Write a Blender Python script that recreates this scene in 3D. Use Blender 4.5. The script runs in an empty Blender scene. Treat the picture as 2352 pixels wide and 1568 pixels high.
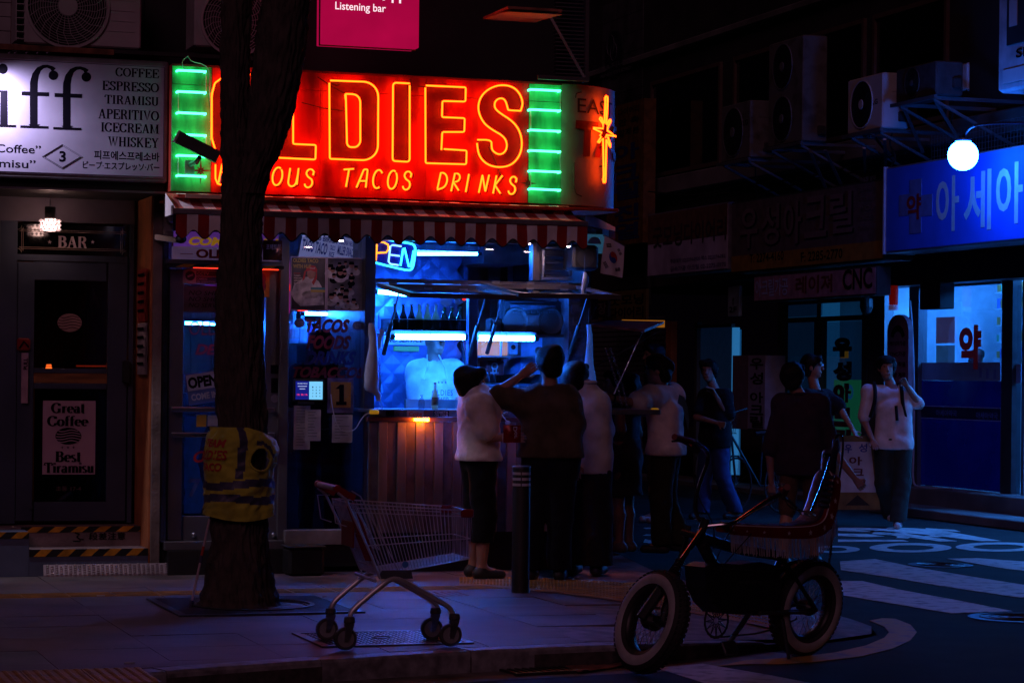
import bpy,math,random
import numpy as np
from mathutils import Vector,Matrix,noise as mnoise
rnd=random.Random(7)
scene=bpy.context.scene
COL=scene.collection
rad=math.radians
F,CX,HZ,CH,ROLL=5553.0,1176.0,862.0,1.6,0.0105
RV=Vector((math.cos(ROLL),0,math.sin(ROLL)))
UV=Vector((-math.sin(ROLL),0,math.cos(ROLL)))
FV=Vector((0,1,0))
cam_d=bpy.data.cameras.new('camera')
cam_d.sensor_width=36.0
cam_d.lens=36.0*F/2352.0
cam_d.shift_y=(HZ-784.0)/2352.0
cam_d.clip_end=500
cam=bpy.data.objects.new('camera',cam_d)
COL.objects.link(cam)
cam.matrix_world=Matrix(((RV.x,UV.x,-FV.x,0),(RV.y,UV.y,-FV.y,0),(RV.z,UV.z,-FV.z,CH),(0,0,0,1)))
scene.camera=cam
world=bpy.data.worlds.new('World');scene.world=world
world.use_nodes=True
wn=world.node_tree.nodes;wl=world.node_tree.links
bg=wn['Background']
sky=wn.new('ShaderNodeTexSky');sky.sky_type='NISHITA';sky.sun_disc=False
sky.sun_elevation=rad(-6);sky.sun_rotation=rad(160)
mx=wn.new('ShaderNodeMix');mx.data_type='RGBA';mx.blend_type='ADD'
mx.inputs[0].default_value=1.0
wl.new(sky.outputs[0],mx.inputs[6])
mx.inputs[7].default_value=(0.14,0.06,0.19,1)
wl.new(mx.outputs[2],bg.inputs[0])
bg.inputs[1].default_value=0.0035
sun_d=bpy.data.lights.new('night_glow','SUN')
sun_d.energy=0.17;sun_d.angle=rad(25);sun_d.color=(1.0,0.43,0.62)
sun=bpy.data.objects.new('night_glow',sun_d);COL.objects.link(sun)
sun.rotation_euler=Vector((0.16,0.80,-0.50)).to_track_quat('-Z','Y').to_euler()
scene.view_settings.view_transform='Standard'
scene.view_settings.look='None'
scene.view_settings.exposure=0.0
scene.view_settings.gamma=1.0
scene.render.engine='CYCLES'
cy=scene.cycles
cy.use_denoising=True
cy.max_bounces=6;cy.diffuse_bounces=3;cy.glossy_bounces=3;cy.transmission_bounces=4;cy.transparent_max_bounces=10
cy.caustics_reflective=False;cy.caustics_refractive=False
cy.sample_clamp_indirect=4.0
cy.use_light_tree=True
def ray(px,py):
 return RV*((px-CX)/F)+UV*((HZ-py)/F)+FV
def PD(px,py,Y):
 d=ray(px,py);return Vector((0,0,CH))+d*(Y/d.y)
def G(px,py,z=0.0):
 d=ray(px,py);return Vector((0,0,CH))+d*((z-CH)/d.z)
class Frame:
 def __init__(s,o,ang):
  s.M=Matrix.Translation(Vector(o))@Matrix.Rotation(ang,4,'Z');s.I=s.M.inverted();s.ang=ang
 def hit(s,px,py,y=0.0):
  o=s.I@Vector((0,0,CH));d=s.I.to_3x3()@ray(px,py)
  t=(y-o.y)/d.y;p=o+d*t;return p.x,p.z
 def rect(s,x0,y0,x1,y1,y=0.0):
  xm,ym=(x0+x1)/2,(y0+y1)/2
  return s.hit(x0,ym,y)[0],s.hit(x1,ym,y)[0],s.hit(xm,y1,y)[1],s.hit(xm,y0,y)[1]
ID=Frame((0,0,0),0.0)
FA=Frame((-3.4,17.4,0),rad(18.4))
g=G(2095,1188)
FB=Frame((g.x,g.y,0),rad(18.4-90))
fr=FA
MATS={}
def lin(c):
 return tuple(((v/12.92)if v<=0.04045 else((v+0.055)/1.055)**2.4)for v in c)
def mat(name,col=(0.5,0.5,0.5),rough=0.6,metal=0.0,var=0.15,scale=8.0,bump=0.0,bscale=40.0,col2=None,emit=None,es=1.0,spec=0.5,wave=None,detail=4.0,thresh=None,aniso=None,sheen=0.0,coat=0.0):
 if name in MATS:return MATS[name]
 m=bpy.data.materials.new(name);m.use_nodes=True
 nt=m.node_tree;N=nt.nodes;L=nt.links
 b=N['Principled BSDF']
 tc=N.new('ShaderNodeTexCoord')
 nz=N.new('ShaderNodeTexNoise');nz.inputs['Scale'].default_value=scale;nz.inputs['Detail'].default_value=detail
 vec=tc.outputs['Object']
 if aniso:
  mp=N.new('ShaderNodeMapping');mp.inputs['Scale'].default_value=aniso;L.new(vec,mp.inputs[0]);vec=mp.outputs[0]
 L.new(vec,nz.inputs['Vector'])
 rp=N.new('ShaderNodeValToRGB')
 c2=col2 if col2 else tuple(v*(1-var*1.6)for v in col)
 c1=col if col2 else tuple(min(1,v*(1+var))for v in col)
 lo,hi=thresh if thresh else(0.3,0.7)
 rp.color_ramp.elements[0].position=lo;rp.color_ramp.elements[1].position=hi
 rp.color_ramp.elements[0].color=(*c2,1);rp.color_ramp.elements[1].color=(*c1,1)
 L.new(nz.outputs[0],rp.inputs[0])
 L.new(rp.outputs[0],b.inputs['Base Color'])
 b.inputs['Roughness'].default_value=rough
 rr=N.new('ShaderNodeMapRange');rr.inputs[3].default_value=max(0.02,rough-0.08);rr.inputs[4].default_value=min(1,rough+0.12)
 L.new(nz.outputs[0],rr.inputs[0]);L.new(rr.outputs[0],b.inputs['Roughness'])
 b.inputs['Metallic'].default_value=metal
 b.inputs['Specular IOR Level'].default_value=spec
 if coat:b.inputs['Coat Weight'].default_value=coat
 if sheen:b.inputs['Sheen Weight'].default_value=sheen
 if emit:
  b.inputs['Emission Color'].default_value=(*emit,1);b.inputs['Emission Strength'].default_value=es
 if bump:
  if wave:
   t=N.new('ShaderNodeTexWave');t.inputs['Scale'].default_value=wave;t.inputs['Distortion'].default_value=1.5
   t.bands_direction='Y';t.inputs['Distortion'].default_value=.4
  else:
   t=N.new('ShaderNodeTexNoise');t.inputs['Scale'].default_value=bscale;t.inputs['Detail'].default_value=5
  L.new(vec,t.inputs['Vector'])
  bp=N.new('ShaderNodeBump');bp.inputs['Strength'].default_value=min(1,bump);bp.inputs['Distance'].default_value=0.01*max(1,bump)
  L.new(t.outputs[1 if wave else 0],bp.inputs['Height']);L.new(bp.outputs[0],b.inputs['Normal'])
 MATS[name]=m;return m
def glass(name,tint=(0.9,0.95,1.0),tr=0.8,rough=0.03):
 if name in MATS:return MATS[name]
 m=bpy.data.materials.new(name);m.use_nodes=True
 nt=m.node_tree;N=nt.nodes;L=nt.links;N.remove(N['Principled BSDF'])
 out=N['Material Output']
 t=N.new('ShaderNodeBsdfTransparent');t.inputs[0].default_value=(*[v*tr for v in tint],1)
 gl=N.new('ShaderNodeBsdfGlossy');gl.inputs[0].default_value=(1,1,1,1);gl.inputs['Roughness'].default_value=rough
 lf=N.new('ShaderNodeLayerWeight');lf.inputs[0].default_value=0.5
 lp=N.new('ShaderNodeMath');lp.operation='POWER';lp.inputs[1].default_value=4.0;L.new(lf.outputs['Facing'],lp.inputs[0])
 lw=N.new('ShaderNodeMath');lw.operation='MULTIPLY_ADD';lw.inputs[1].default_value=0.9;lw.inputs[2].default_value=0.035;L.new(lp.outputs[0],lw.inputs[0])
 nz=N.new('ShaderNodeTexNoise');nz.inputs['Scale'].default_value=3
 mr=N.new('ShaderNodeMapRange');mr.inputs[3].default_value=1.0;mr.inputs[4].default_value=1.6
 L.new(nz.outputs[0],mr.inputs[0])
 mu=N.new('ShaderNodeMath');mu.operation='MULTIPLY';L.new(lw.outputs[0],mu.inputs[0]);L.new(mr.outputs[0],mu.inputs[1])
 ms=N.new('ShaderNodeMixShader');L.new(mu.outputs[0],ms.inputs[0]);L.new(t.outputs[0],ms.inputs[1]);L.new(gl.outputs[0],ms.inputs[2])
 L.new(ms.outputs[0],out.inputs[0]);MATS[name]=m;return m
def glow(name,col,s,grad=0.0):
 if name in MATS:return MATS[name]
 m=bpy.data.materials.new(name);m.use_nodes=True
 N=m.node_tree.nodes;L=m.node_tree.links;N.remove(N['Principled BSDF'])
 e=N.new('ShaderNodeEmission');e.inputs[0].default_value=(*col,1);e.inputs[1].default_value=s
 nz=N.new('ShaderNodeTexNoise');nz.inputs['Scale'].default_value=2.5
 mr=N.new('ShaderNodeMapRange');mr.inputs[3].default_value=s*(1-grad);mr.inputs[4].default_value=s*(1+grad)
 L.new(nz.outputs[0],mr.inputs[0]);L.new(mr.outputs[0],e.inputs[1])
 L.new(e.outputs[0],N['Material Output'].inputs[0]);MATS[name]=m;return m
class MB:
 def __init__(s,frame=None):
  s.v=[];s.f=[];s.mi=[];s.m=0;s.T=(frame or fr).M.copy();s.sm=False
 def add(s,vs,fs,loc=None):
  n=len(s.v);T=s.T if loc is None else s.T@loc
  s.v+=[T@Vector(v)for v in vs]
  s.f+=[tuple(i+n for i in f)for f in fs];s.mi+=[s.m]*len(fs);return s
 def box(s,x0,x1,y0,y1,z0,z1,loc=None,b=0.0):
  if x0>x1:x0,x1=x1,x0
  if y0>y1:y0,y1=y1,y0
  if z0>z1:z0,z1=z1,z0
  b=min(b,(x1-x0)*.45,(y1-y0)*.45,(z1-z0)*.45)
  if b<=0:
   vs=[(x,y,z)for z in(z0,z1)for y in(y0,y1)for x in(x0,x1)]
   return s.add(vs,[(0,2,3,1),(4,5,7,6),(0,1,5,4),(2,6,7,3),(0,4,6,2),(1,3,7,5)],loc)
  vs=[]
  def ring(z,i):
   return[(x0+i,y0+i+b,z),(x0+i+b,y0+i,z),(x1-i-b,y0+i,z),(x1-i,y0+i+b,z),(x1-i,y1-i-b,z),(x1-i-b,y1-i,z),(x0+i+b,y1-i,z),(x0+i,y1-i-b,z)]
  for z,i in((z0,b),(z0+b,0),(z1-b,0),(z1,b)):vs+=ring(z,i*0.999)
  fs=[tuple(range(7,-1,-1)),tuple(range(24,32))]
  for k in range(3):
   for j in range(8):
    a=k*8+j;c=k*8+(j+1)%8;fs.append((a,c,c+8,a+8))
  return s.add(vs,fs,loc)
 def prism(s,pts,y0,y1,loc=None):
  n=len(pts);a=sum(pts[i][0]*pts[(i+1)%n][1]-pts[(i+1)%n][0]*pts[i][1]for i in range(n))
  if a<0:pts=pts[::-1]
  vs=[(x,y0,z)for x,z in pts]+[(x,y1,z)for x,z in pts]
  fs=[tuple(range(n)),tuple(range(2*n-1,n-1,-1))]+[(i,i+n,(i+1)%n+n,(i+1)%n)for i in range(n)]
  return s.add(vs,fs,loc)
 def slab(s,pts,z0,z1,loc=None):
  n=len(pts);a=sum(pts[i][0]*pts[(i+1)%n][1]-pts[(i+1)%n][0]*pts[i][1]for i in range(n))
  if a<0:pts=pts[::-1]
  vs=[(p[0],p[1],z0)for p in pts]+[(p[0],p[1],z1)for p in pts]
  fs=[tuple(range(n-1,-1,-1)),tuple(range(n,2*n))]+[(i,(i+1)%n,(i+1)%n+n,i+n)for i in range(n)]
  return s.add(vs,fs,loc)
 def tube(s,pts,r,seg=8,closed=False,caps=True,rs=None):
  pts=[Vector(p)for p in pts];n=len(pts)
  if n<2:return s
  vs=[];fs=[];prev=None
  for i,p in enumerate(pts):
   if closed:t=pts[(i+1)%n]-pts[i-1]
   else:t=pts[min(i+1,n-1)]-pts[max(i-1,0)]
   if t.length<1e-9:t=Vector((0,0,1))
   t.normalize()
   if prev is None:
    a=Vector((0,0,1))if abs(t.z)<0.9 else Vector((1,0,0));u=t.cross(a).normalized()
   else:
    u=prev-t*prev.dot(t)
    if u.length<1e-6:u=t.orthogonal()
    u.normalize()
   prev=u;w=t.cross(u);R=rs[i]if rs else r
   for k in range(seg):
    q=2*math.pi*k/seg;vs.append(p+(u*math.cos(q)+w*math.sin(q))*R)
  m=n if closed else n-1
  for i in range(m):
   j=(i+1)%n
   for k in range(seg):
    l=(k+1)%seg;fs.append((i*seg+k,i*seg+l,j*seg+l,j*seg+k))
  if caps and not closed:
   fs.append(tuple(range(seg-1,-1,-1)));fs.append(tuple(range((n-1)*seg,n*seg)))
  return s.add(vs,fs)
 def bar(s,a,b,w,h=None):
  a=Vector(a);b=Vector(b);h=h or w;t=(b-a).normalized()
  up=Vector((0,0,1))if abs(t.z)<0.95 else Vector((1,0,0))
  u=t.cross(up).normalized()*w/2;v=u.cross(t).normalized()*h/2
  vs=[p+x*u+y*v for p in(a,b)for x,y in((-1,-1),(1,-1),(1,1),(-1,1))]
  return s.add(vs,[(3,2,1,0),(4,5,6,7),(0,1,5,4),(1,2,6,5),(2,3,7,6),(3,0,4,7)])
 def lathe(s,prof,c=(0,0,0),axis='z',seg=16,loc=None,cap=True):
  vs=[];fs=[];n=len(prof);c=Vector(c)
  for r,h in prof:
   for k in range(seg):
    q=2*math.pi*k/seg;x,y=r*math.cos(q),r*math.sin(q)
    vs.append(c+Vector({'z':(x,y,h),'y':(x,h,-y),'x':(h,x,y)}[axis]))
  for i in range(n-1):
   for k in range(seg):
    l=(k+1)%seg;fs.append((i*seg+k,i*seg+l,(i+1)*seg+l,(i+1)*seg+k))
  if cap and prof[0][0]>1e-5:fs.append(tuple(range(seg-1,-1,-1)))
  if cap and prof[-1][0]>1e-5:fs.append(tuple(range((n-1)*seg,n*seg)))
  return s.add(vs,fs,loc)
 def ball(s,c,r,seg=12,sc=(1,1,1)):
  n=seg//2;vs=[];fs=[];c=Vector(c)
  for i in range(n+1):
   a=math.pi*i/n
   for k in range(seg):
    q=2*math.pi*k/seg
    vs.append(c+Vector((math.sin(a)*math.cos(q)*sc[0],math.sin(a)*math.sin(q)*sc[1],-math.cos(a)*sc[2]))*r)
  for i in range(n):
   for k in range(seg):
    l=(k+1)%seg;fs.append((i*seg+k,i*seg+l,(i+1)*seg+l,(i+1)*seg+k))
  return s.add(vs,fs)
 def grid(s,nu,nv,fn,closed=False):
  vs=[fn(i,j)for j in range(nv+1)for i in range(nu+(0 if closed else 1))]
  w=nu+(0 if closed else 1);fs=[]
  for j in range(nv):
   for i in range(nu):
    k=(i+1)%w if closed else i+1
    fs.append((j*w+i,j*w+k,(j+1)*w+k,(j+1)*w+i))
  return s.add(vs,fs)
def finish(o,label,cat,group,kind):
 if label:o['label']=label
 if cat:o['category']=cat
 if group:o['group']=group
 if kind:o['kind']=kind
 return o
def link(o,parent=None):
 COL.objects.link(o)
 if parent is not None:o.parent=parent
 return o
WM={}
def mk(name,mb,ms,parent=None,label=None,cat=None,group=None,kind=None,smooth=False):
 """one mesh object; origin at the base centre (top level) or the parent's axes"""
 if not isinstance(ms,(list,tuple)):ms=[ms]
 V=mb.v
 if parent is not None:T=WM[parent.name]
 else:
  R=mb.T.to_3x3().normalized().to_4x4();RI=R.inverted()
  ls=[RI@v for v in V]
  x0=min(v.x for v in ls);x1=max(v.x for v in ls);y0=min(v.y for v in ls);y1=max(v.y for v in ls);z0=min(v.z for v in ls)
  T=Matrix.Translation(R@Vector(((x0+x1)/2,(y0+y1)/2,z0)))@R
 TI=T.inverted();M=np.array(TI)
 A=np.array([tuple(v)for v in V],dtype=np.float64).reshape(-1,3)
 A=A@M[:3,:3].T+M[:3,3]
 me=bpy.data.meshes.new(name);me.from_pydata(A.tolist(),[],mb.f)
 for m in ms:me.materials.append(m)
 if len(ms)>1:me.polygons.foreach_set('material_index',mb.mi)
 if smooth:me.polygons.foreach_set('use_smooth',[True]*len(me.polygons))
 if smooth=='auto':me.set_sharp_from_angle(angle=rad(35))
 me.update()
 o=bpy.data.objects.new(name,me);link(o,parent)
 if parent is None:o.matrix_world=T
 WM[o.name]=T
 return finish(o,label,cat,group,kind)
def root(name,label,cat,loc,rotz=None,group=None,kind=None):
 """Empty at the base of a thing; loc is in the current frame"""
 o=bpy.data.objects.new(name,None);COL.objects.link(o);o.empty_display_size=0.1
 T=Matrix.Translation(fr.M@Vector(loc))@Matrix.Rotation(fr.ang if rotz is None else rotz,4,'Z')
 o.matrix_world=T;WM[o.name]=T
 return finish(o,label,cat,group,kind)
def dup(o,T,parent=None,label=None):
 """copy an object and its parts to a new place (T: world matrix for the copy of a top-level thing)"""
 c=o.copy();COL.objects.link(c)
 if parent is None:c.matrix_world=T;WM[c.name]=T
 else:c.parent=parent;WM[c.name]=WM[parent.name]
 if label:c['label']=label
 for ch in list(o.children):dup(ch,None,c)
 return c
_tc={}
def text_mesh(s,bold=0.0,shear=0.0,spacing=1.0):
 k=(s,bold,shear,spacing)
 if k in _tc:return _tc[k]
 cu=bpy.data.curves.new('lettering_source','FONT');cu.body=s;cu.offset=bold;cu.shear=shear;cu.space_character=spacing
 cu.resolution_u=3
 ob=bpy.data.objects.new('lettering_source',cu)
 me=bpy.data.meshes.new_from_object(ob)
 v=np.zeros(len(me.vertices)*3);me.vertices.foreach_get('co',v);v=v.reshape(-1,3)
 fs=[tuple(p.vertices)for p in me.polygons]
 bpy.data.objects.remove(ob);bpy.data.curves.remove(cu);bpy.data.meshes.remove(me)
 _tc[k]=(v,fs);return _tc[k]
def put_text(mb,s,x0,x1,z0,z1,y,bold=0.02,shear=0.0,spacing=1.0,fit=True,mirror=False):
 v,fs=text_mesh(s,bold,shear,spacing)
 if len(v)==0:return mb
 a,b=v.min(0),v.max(0)
 sz=(z1-z0)/max(1e-6,b[1]-a[1]);sx=(x1-x0)/max(1e-6,b[0]-a[0])if fit else sz
 vs=[(x0+(p[0]-a[0])*sx,y,z0+(p[1]-a[1])*sz)for p in v]
 return mb.add(vs,fs)
def text(s,px,y,m,parent,name='lettering',**kw):
 """px: pixel box of the words on the plane local y"""
 x0,x1,z0,z1=fr.rect(*px,y)
 mb=MB();put_text(mb,s,x0,x1,z0,z1,y-0.002,**kw)
 return mk(name,mb,m,parent)
def arc(cx,cy,rx,ry,a0,a1,n=12):
 return[(cx+rx*math.cos(rad(a0+(a1-a0)*i/n)),cy+ry*math.sin(rad(a0+(a1-a0)*i/n)))for i in range(n+1)]
SER={'C':(.8,[arc(.42,.5,.34,.47,50,310,18),[(.66,.72),(.66,.95)],[(.66,.1),(.64,.3)]],[]),'O':(.84,[arc(.42,.5,.34,.46,0,360,24)],[]),'F':(.72,[[(.2,0),(.2,1)],[(.2,.97),(.66,.97),(.66,.74)],[(.2,.52),(.48,.52)],[(.48,.4),(.48,.64)]],[(.2,.02,.18),(.2,.98,.15)]),'E':(.76,[[(.2,0),(.2,1)],[(.2,.97),(.68,.97),(.68,.76)],[(.2,.52),(.48,.52)],[(.48,.4),(.48,.64)],[(.2,.03),(.7,.03),(.7,.26)]],[(.2,.02,.16),(.2,.98,.15)]),'S':(.62,[arc(.32,.75,.2,.22,30,200,10)+[(.2,.6),(.44,.42)]+arc(.31,.25,.22,.22,50,-150,12),[(.52,.72),(.52,.95)],[(.1,.05),(.1,.28)]],[]),'P':(.7,[[(.2,0),(.2,1)],[(.2,.97)]+arc(.42,.74,.2,.23,90,-90,10)+[(.2,.5)]],[(.2,.02,.18),(.2,.98,.15)]),'R':(.8,[[(.2,0),(.2,1)],[(.2,.97)]+arc(.42,.75,.2,.22,90,-90,10)+[(.2,.52)],[(.42,.52),(.6,.3),(.64,.06),(.76,.02)]],[(.2,.02,.18),(.2,.98,.15)]),'T':(.78,[[(.39,0),(.39,.97)],[(.06,.74),(.06,.97),(.72,.97),(.72,.74)]],[(.39,.02,.18)]),'I':(.42,[[(.21,0),(.21,1)]],[(.21,.02,.18),(.21,.98,.18)]),'A':(.84,[[(.16,.02),(.4,.97)],[(.42,.99),(.68,.02)],[(.24,.33),(.58,.33)]],[(.14,.02,.14),(.68,.02,.17)]),'M':(1.0,[[(.18,0),(.18,1)],[(.2,.98),(.5,.05),(.8,.98)],[(.82,0),(.82,1)]],[(.18,.02,.15),(.82,.02,.17),(.16,.98,.14),(.84,.98,.14)]),'U':(.84,[[(.2,1),(.2,.3)]+arc(.42,.28,.22,.26,180,360,10)+[(.64,1)]],[(.2,.98,.16),(.64,.98,.14)]),'V':(.84,[[(.16,.98),(.43,.02),(.7,.98)]],[(.16,.98,.16),(.7,.98,.13)]),'N':(.86,[[(.18,0),(.18,.98)],[(.18,.98),(.68,.03)],[(.68,.02),(.68,1)]],[(.18,.02,.15),(.16,.98,.12),(.68,.98,.15)]),'W':(1.1,[[(.14,.98),(.34,.02),(.55,.9)],[(.52,.9),(.74,.02),(.96,.98)]],[(.14,.98,.15),(.96,.98,.13),(.54,.98,.13)]),'H':(.88,[[(.2,0),(.2,1)],[(.68,0),(.68,1)],[(.2,.5),(.68,.5)]],[(.2,.02,.16),(.2,.98,.16),(.68,.02,.16),(.68,.98,.16)]),'K':(.86,[[(.2,0),(.2,1)],[(.66,.97),(.24,.42)],[(.34,.55),(.7,.02)]],[(.2,.02,.16),(.2,.98,.16),(.7,.02,.14),(.66,.98,.13)]),'Y':(.84,[[(.16,.98),(.42,.46),(.42,0)],[(.68,.98),(.42,.46)]],[(.42,.02,.18),(.16,.98,.15),(.68,.98,.13)]),'B':(.76,[[(.2,0),(.2,1)],[(.2,.97)]+arc(.4,.76,.2,.21,90,-90,10)+[(.2,.54)],[(.38,.53)]+arc(.42,.28,.22,.25,90,-90,10)+[(.2,.03)]],[(.16,.02,.12),(.16,.98,.12)]),'G':(.86,[arc(.42,.5,.34,.47,50,310,18),[(.66,.72),(.66,.95)],[(.66,.06),(.66,.42)]],[(.66,.42,.16)]),'o':(.6,[arc(.3,.33,.22,.31,0,360,20)],[]),'f':(.42,[[(.2,0),(.2,.8)]+arc(.36,.8,.16,.18,180,60,8),[(.04,.64),(.4,.64)]],[(.2,.02,.16)]),'e':(.56,[[(.1,.36),(.48,.36)]+arc(.3,.34,.2,.3,0,310,18)],[]),'i':(.32,[[(.16,0),(.16,.66)],[(.16,.84),(.16,.98)]],[(.16,.02,.14),(.1,.65,.09)]),'m':(.96,[[(.16,0),(.16,.66)],[(.16,.46)]+arc(.34,.46,.16,.18,150,0,8)+[(.5,0)],[(.5,.46)]+arc(.66,.46,.16,.18,150,0,8)+[(.82,0)]],[(.16,.02,.13),(.5,.02,.13),(.82,.02,.13)]),'s':(.46,[arc(.23,.5,.14,.14,40,200,8)+[(.16,.4),(.3,.28)]+arc(.22,.17,.15,.15,50,-150,8)],[]),'u':(.64,[[(.16,.64),(.16,.2)]+arc(.3,.2,.15,.18,180,330,8),[(.46,.66),(.46,0)]],[(.12,.65,.09),(.42,.65,.08),(.52,.02,.07)]),'r':(.46,[[(.16,0),(.16,.66)],[(.18,.42)]+arc(.34,.48,.14,.16,160,50,8)],[(.16,.02,.14),(.12,.65,.08)]),'a':(.58,[arc(.24,.2,.15,.18,0,360,14),[(.1,.56)]+arc(.26,.5,.15,.14,130,0,8)+[(.42,.06),(.54,.02)]],[]),'t':(.38,[[(.18,.9),(.18,.14)]+arc(.28,.14,.1,.12,180,300,6),[(.04,.64),(.34,.64)]],[]),'l':(.32,[[(.16,0),(.16,1)]],[(.16,.02,.14)]),'3':(.6,[arc(.3,.76,.18,.2,150,-80,12),arc(.3,.28,.22,.26,80,-160,14)],[]),'"':(.4,[[(.1,.98),(.12,.74)],[(.28,.98),(.3,.74)]],[]),'.':(.25,[[(.1,0),(.1,.1)]],[]),' ':(.4,[],[]),}
def serif(mb,s,x0,x1,z0,z1,y,thick=.16,thin=.05):
 tot=sum(SER[c][0]for c in s);sx=(x1-x0)/tot;sz=z1-z0;x=x0
 for c in s:
  w,st,se=SER[c]
  for p in st:
   n=len(p);L=[];R=[]
   for i in range(n):
    a=p[max(0,i-1)];b=p[min(n-1,i+1)]
    dx,dy=b[0]-a[0],b[1]-a[1];d=math.hypot(dx,dy)or 1
    slope=dy/d*(1 if dx*dy<=0 or c not in 'AVWMKY' else .35)
    hw=(thin+(thick-thin)*abs(slope)**1.5)/2
    nx,ny=-dy/d*hw,dx/d*hw
    L.append((p[i][0]+nx,p[i][1]+ny));R.append((p[i][0]-nx,p[i][1]-ny))
   vs=[(x+q[0]*sx,y,z0+q[1]*sz)for q in L+R]
   mb.add(vs,[(n+i,n+i+1,i+1,i)for i in range(n-1)])
  for(cx,cyy,hw)in se:
   mb.add([(x+(cx+a*hw)*sx,y-.0005,z0+(cyy+b*.022)*sz)for a,b in((-1,-1),(1,-1),(1,1),(-1,1))],[(0,1,2,3)])
  x+=w*sx
 return mb
def stext(s,px,y,m,parent,name='lettering',thick=.16,thin=.05):
 x0,x1,z0,z1=fr.rect(*px,y)
 return mk(name,serif(MB(),s,x0,x1,z0,z1,y-0.002,thick,thin),m,parent)
def pxbox(px,y0,y1,m,parent=None,name='panel',b=0.0,**kw):
 """box whose front face (local y0) fills the pixel box"""
 x0,x1,z0,z1=fr.rect(*px,y0)
 return mk(name,MB().box(x0,x1,y0,y1,z0,z1,b=b),m,parent,**kw)
# ================================================================ GROUND
PZ=0.12
fr=ID
asphalt=mat('asphalt',(.026,.026,.028),.85,spec=.2,var=.35,scale=2.2,bump=.5,bscale=160,thresh=(.35,.75))
m_pave=mat('paving_stone',(.20,.145,.145),.6,spec=.3,col2=(.095,.068,.07),thresh=(.34,.62),detail=9,scale=1.6,bump=.25,bscale=120)
m_pave2=mat('paving_stone_dark',(.15,.125,.125),.55,spec=.3,var=.4,scale=2.0,bump=.25,bscale=120)
m_joint=mat('joint_sand',(.075,.06,.06),.95,var=.3,scale=20)
m_kerb=mat('kerb_granite',(.26,.25,.27),.6,var=.35,scale=14,bump=.3,bscale=90)
m_tact=mat('tactile_yellow',(.44,.20,.025),.62,var=.3,scale=6,bump=.2,bscale=60)
m_paint=mat('road_paint',(.60,.60,.60),.6,var=.2,scale=9,col2=(.16,.16,.16),bump=.3,bscale=150,thresh=(.30,.50),detail=9)
m_ypaint=mat('yellow_road_paint',(.45,.26,.03),.6,col2=(.12,.08,.03),scale=9,thresh=(.28,.5),detail=9)
m_gut=mat('gutter_concrete',(.17,.15,.14),.8,var=.4,scale=5,bump=.4,bscale=50)
m_iron=mat('cast_iron',(.085,.08,.085),.42,metal=.7,var=.3,scale=10,bump=.2,bscale=40)
m_soil=mat('soil',(.11,.085,.07),.95,var=.5,scale=14,bump=1.2,bscale=40)
mb=MB();n=40
def road_pt(i,j):
 x,y=-45+90*i/n,-12+90*j/n
 return(x,y,0)
mb.grid(n,n,road_pt)
road=mk('road',mb,asphalt,kind='structure',label='dark asphalt street running past the shops')
def gxy(px,py,z):p=G(px,py,z);return(p.x,p.y)
KERB=[(-420,1602),(-200,1585),(0,1568),(230,1551),(458,1535),(746,1514),(1100,1493),(1407,1480),(1600,1476),(1760,1474)]
RAMP=[(1900,1470),(1985,1461),(2014,1452),(2000,1437),(1937,1416),(1840,1392),(1720,1368),(1600,1342),(1500,1310),(1430,1278),(1370,1240)]
zk=lambda px:PZ if px<1500 else max(.012,PZ-(px-1500)/440*(PZ-.012))
edge=[Vector((*gxy(a,b,zk(a)),zk(a)))for a,b in KERB]
ramp=[]
for a,b in RAMP:
 z=.012 if a>1700 else .012+(1700-a)/330*(PZ-.012)
 ramp.append(Vector((*gxy(a,b,z),z)))
loop=edge+ramp
inner=[Vector((-9.5,18.5,PZ)),Vector((-9.5,11,PZ))]
back=FA.M@Vector((5.6,3.0,PZ));back2=FA.M@Vector((-6,3.0,PZ))
body=loop+[Vector((back.x,back.y,PZ)),Vector((back2.x,back2.y,PZ))]
body=[Vector((p.x,p.y,min(p.z-.012,PZ-.035)))for p in body]
mb=MB();k=len(body)
mb.add(body+[Vector((p.x,p.y,-.05))for p in body],[tuple(range(k))]+[(i,i+k,(i+1)%k+k,(i+1)%k)for i in range(k)])
pavement=mk('pavement',mb,m_joint,kind='structure',label='brownish stone paved footpath in front of the taco bar')
kerb=root('kerb','pale granite kerb along the footpath edge',None,edge[4],kind='structure')
def resample(pts,step):
 out=[pts[0]];acc=0
 for a,b in zip(pts,pts[1:]):
  L=(b-a).length;t=step-acc
  while t<L:
   out.append(a+(b-a)*(t/L));t+=step
  acc=L-(t-step)
 out.append(pts[-1]);return out
ks=resample(edge,.9);KW=.16
inn=[]
for i,p in enumerate(ks):
 t=(ks[min(i+1,len(ks)-1)]-ks[max(i-1,0)]);t.z=0;t.normalize()
 inn.append(p+Vector((-t.y,t.x,0))*KW)
for i in range(len(ks)-1):
 a,b,c,d=ks[i],ks[i+1],inn[i+1],inn[i]
 s=(b-a).normalized()*.004
 pts=[a+s,b-s,c-s,d+s];dz=rnd.uniform(-.002,.002)
 mb=MB();top=[Vector((p.x,p.y,p.z+dz))for p in pts]
 n_=(pts[3]-pts[0]).normalized();ch=[top[0]+n_*.015,top[1]+n_*.015,top[2],top[3]]
 lo=[top[0]-Vector((0,0,.015)),top[1]-Vector((0,0,.015))]
 bot=[Vector((p.x,p.y,-.03))for p in pts]
 mb.add(ch+lo+bot,[(0,1,2,3),(4,5,1,0),(6,7,5,4),(7,8,2,1,5),(9,6,4,0,3),(8,9,3,2)])
 mk('kerb_stone',mb,m_kerb,kerb)
FI=FA.I
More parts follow.
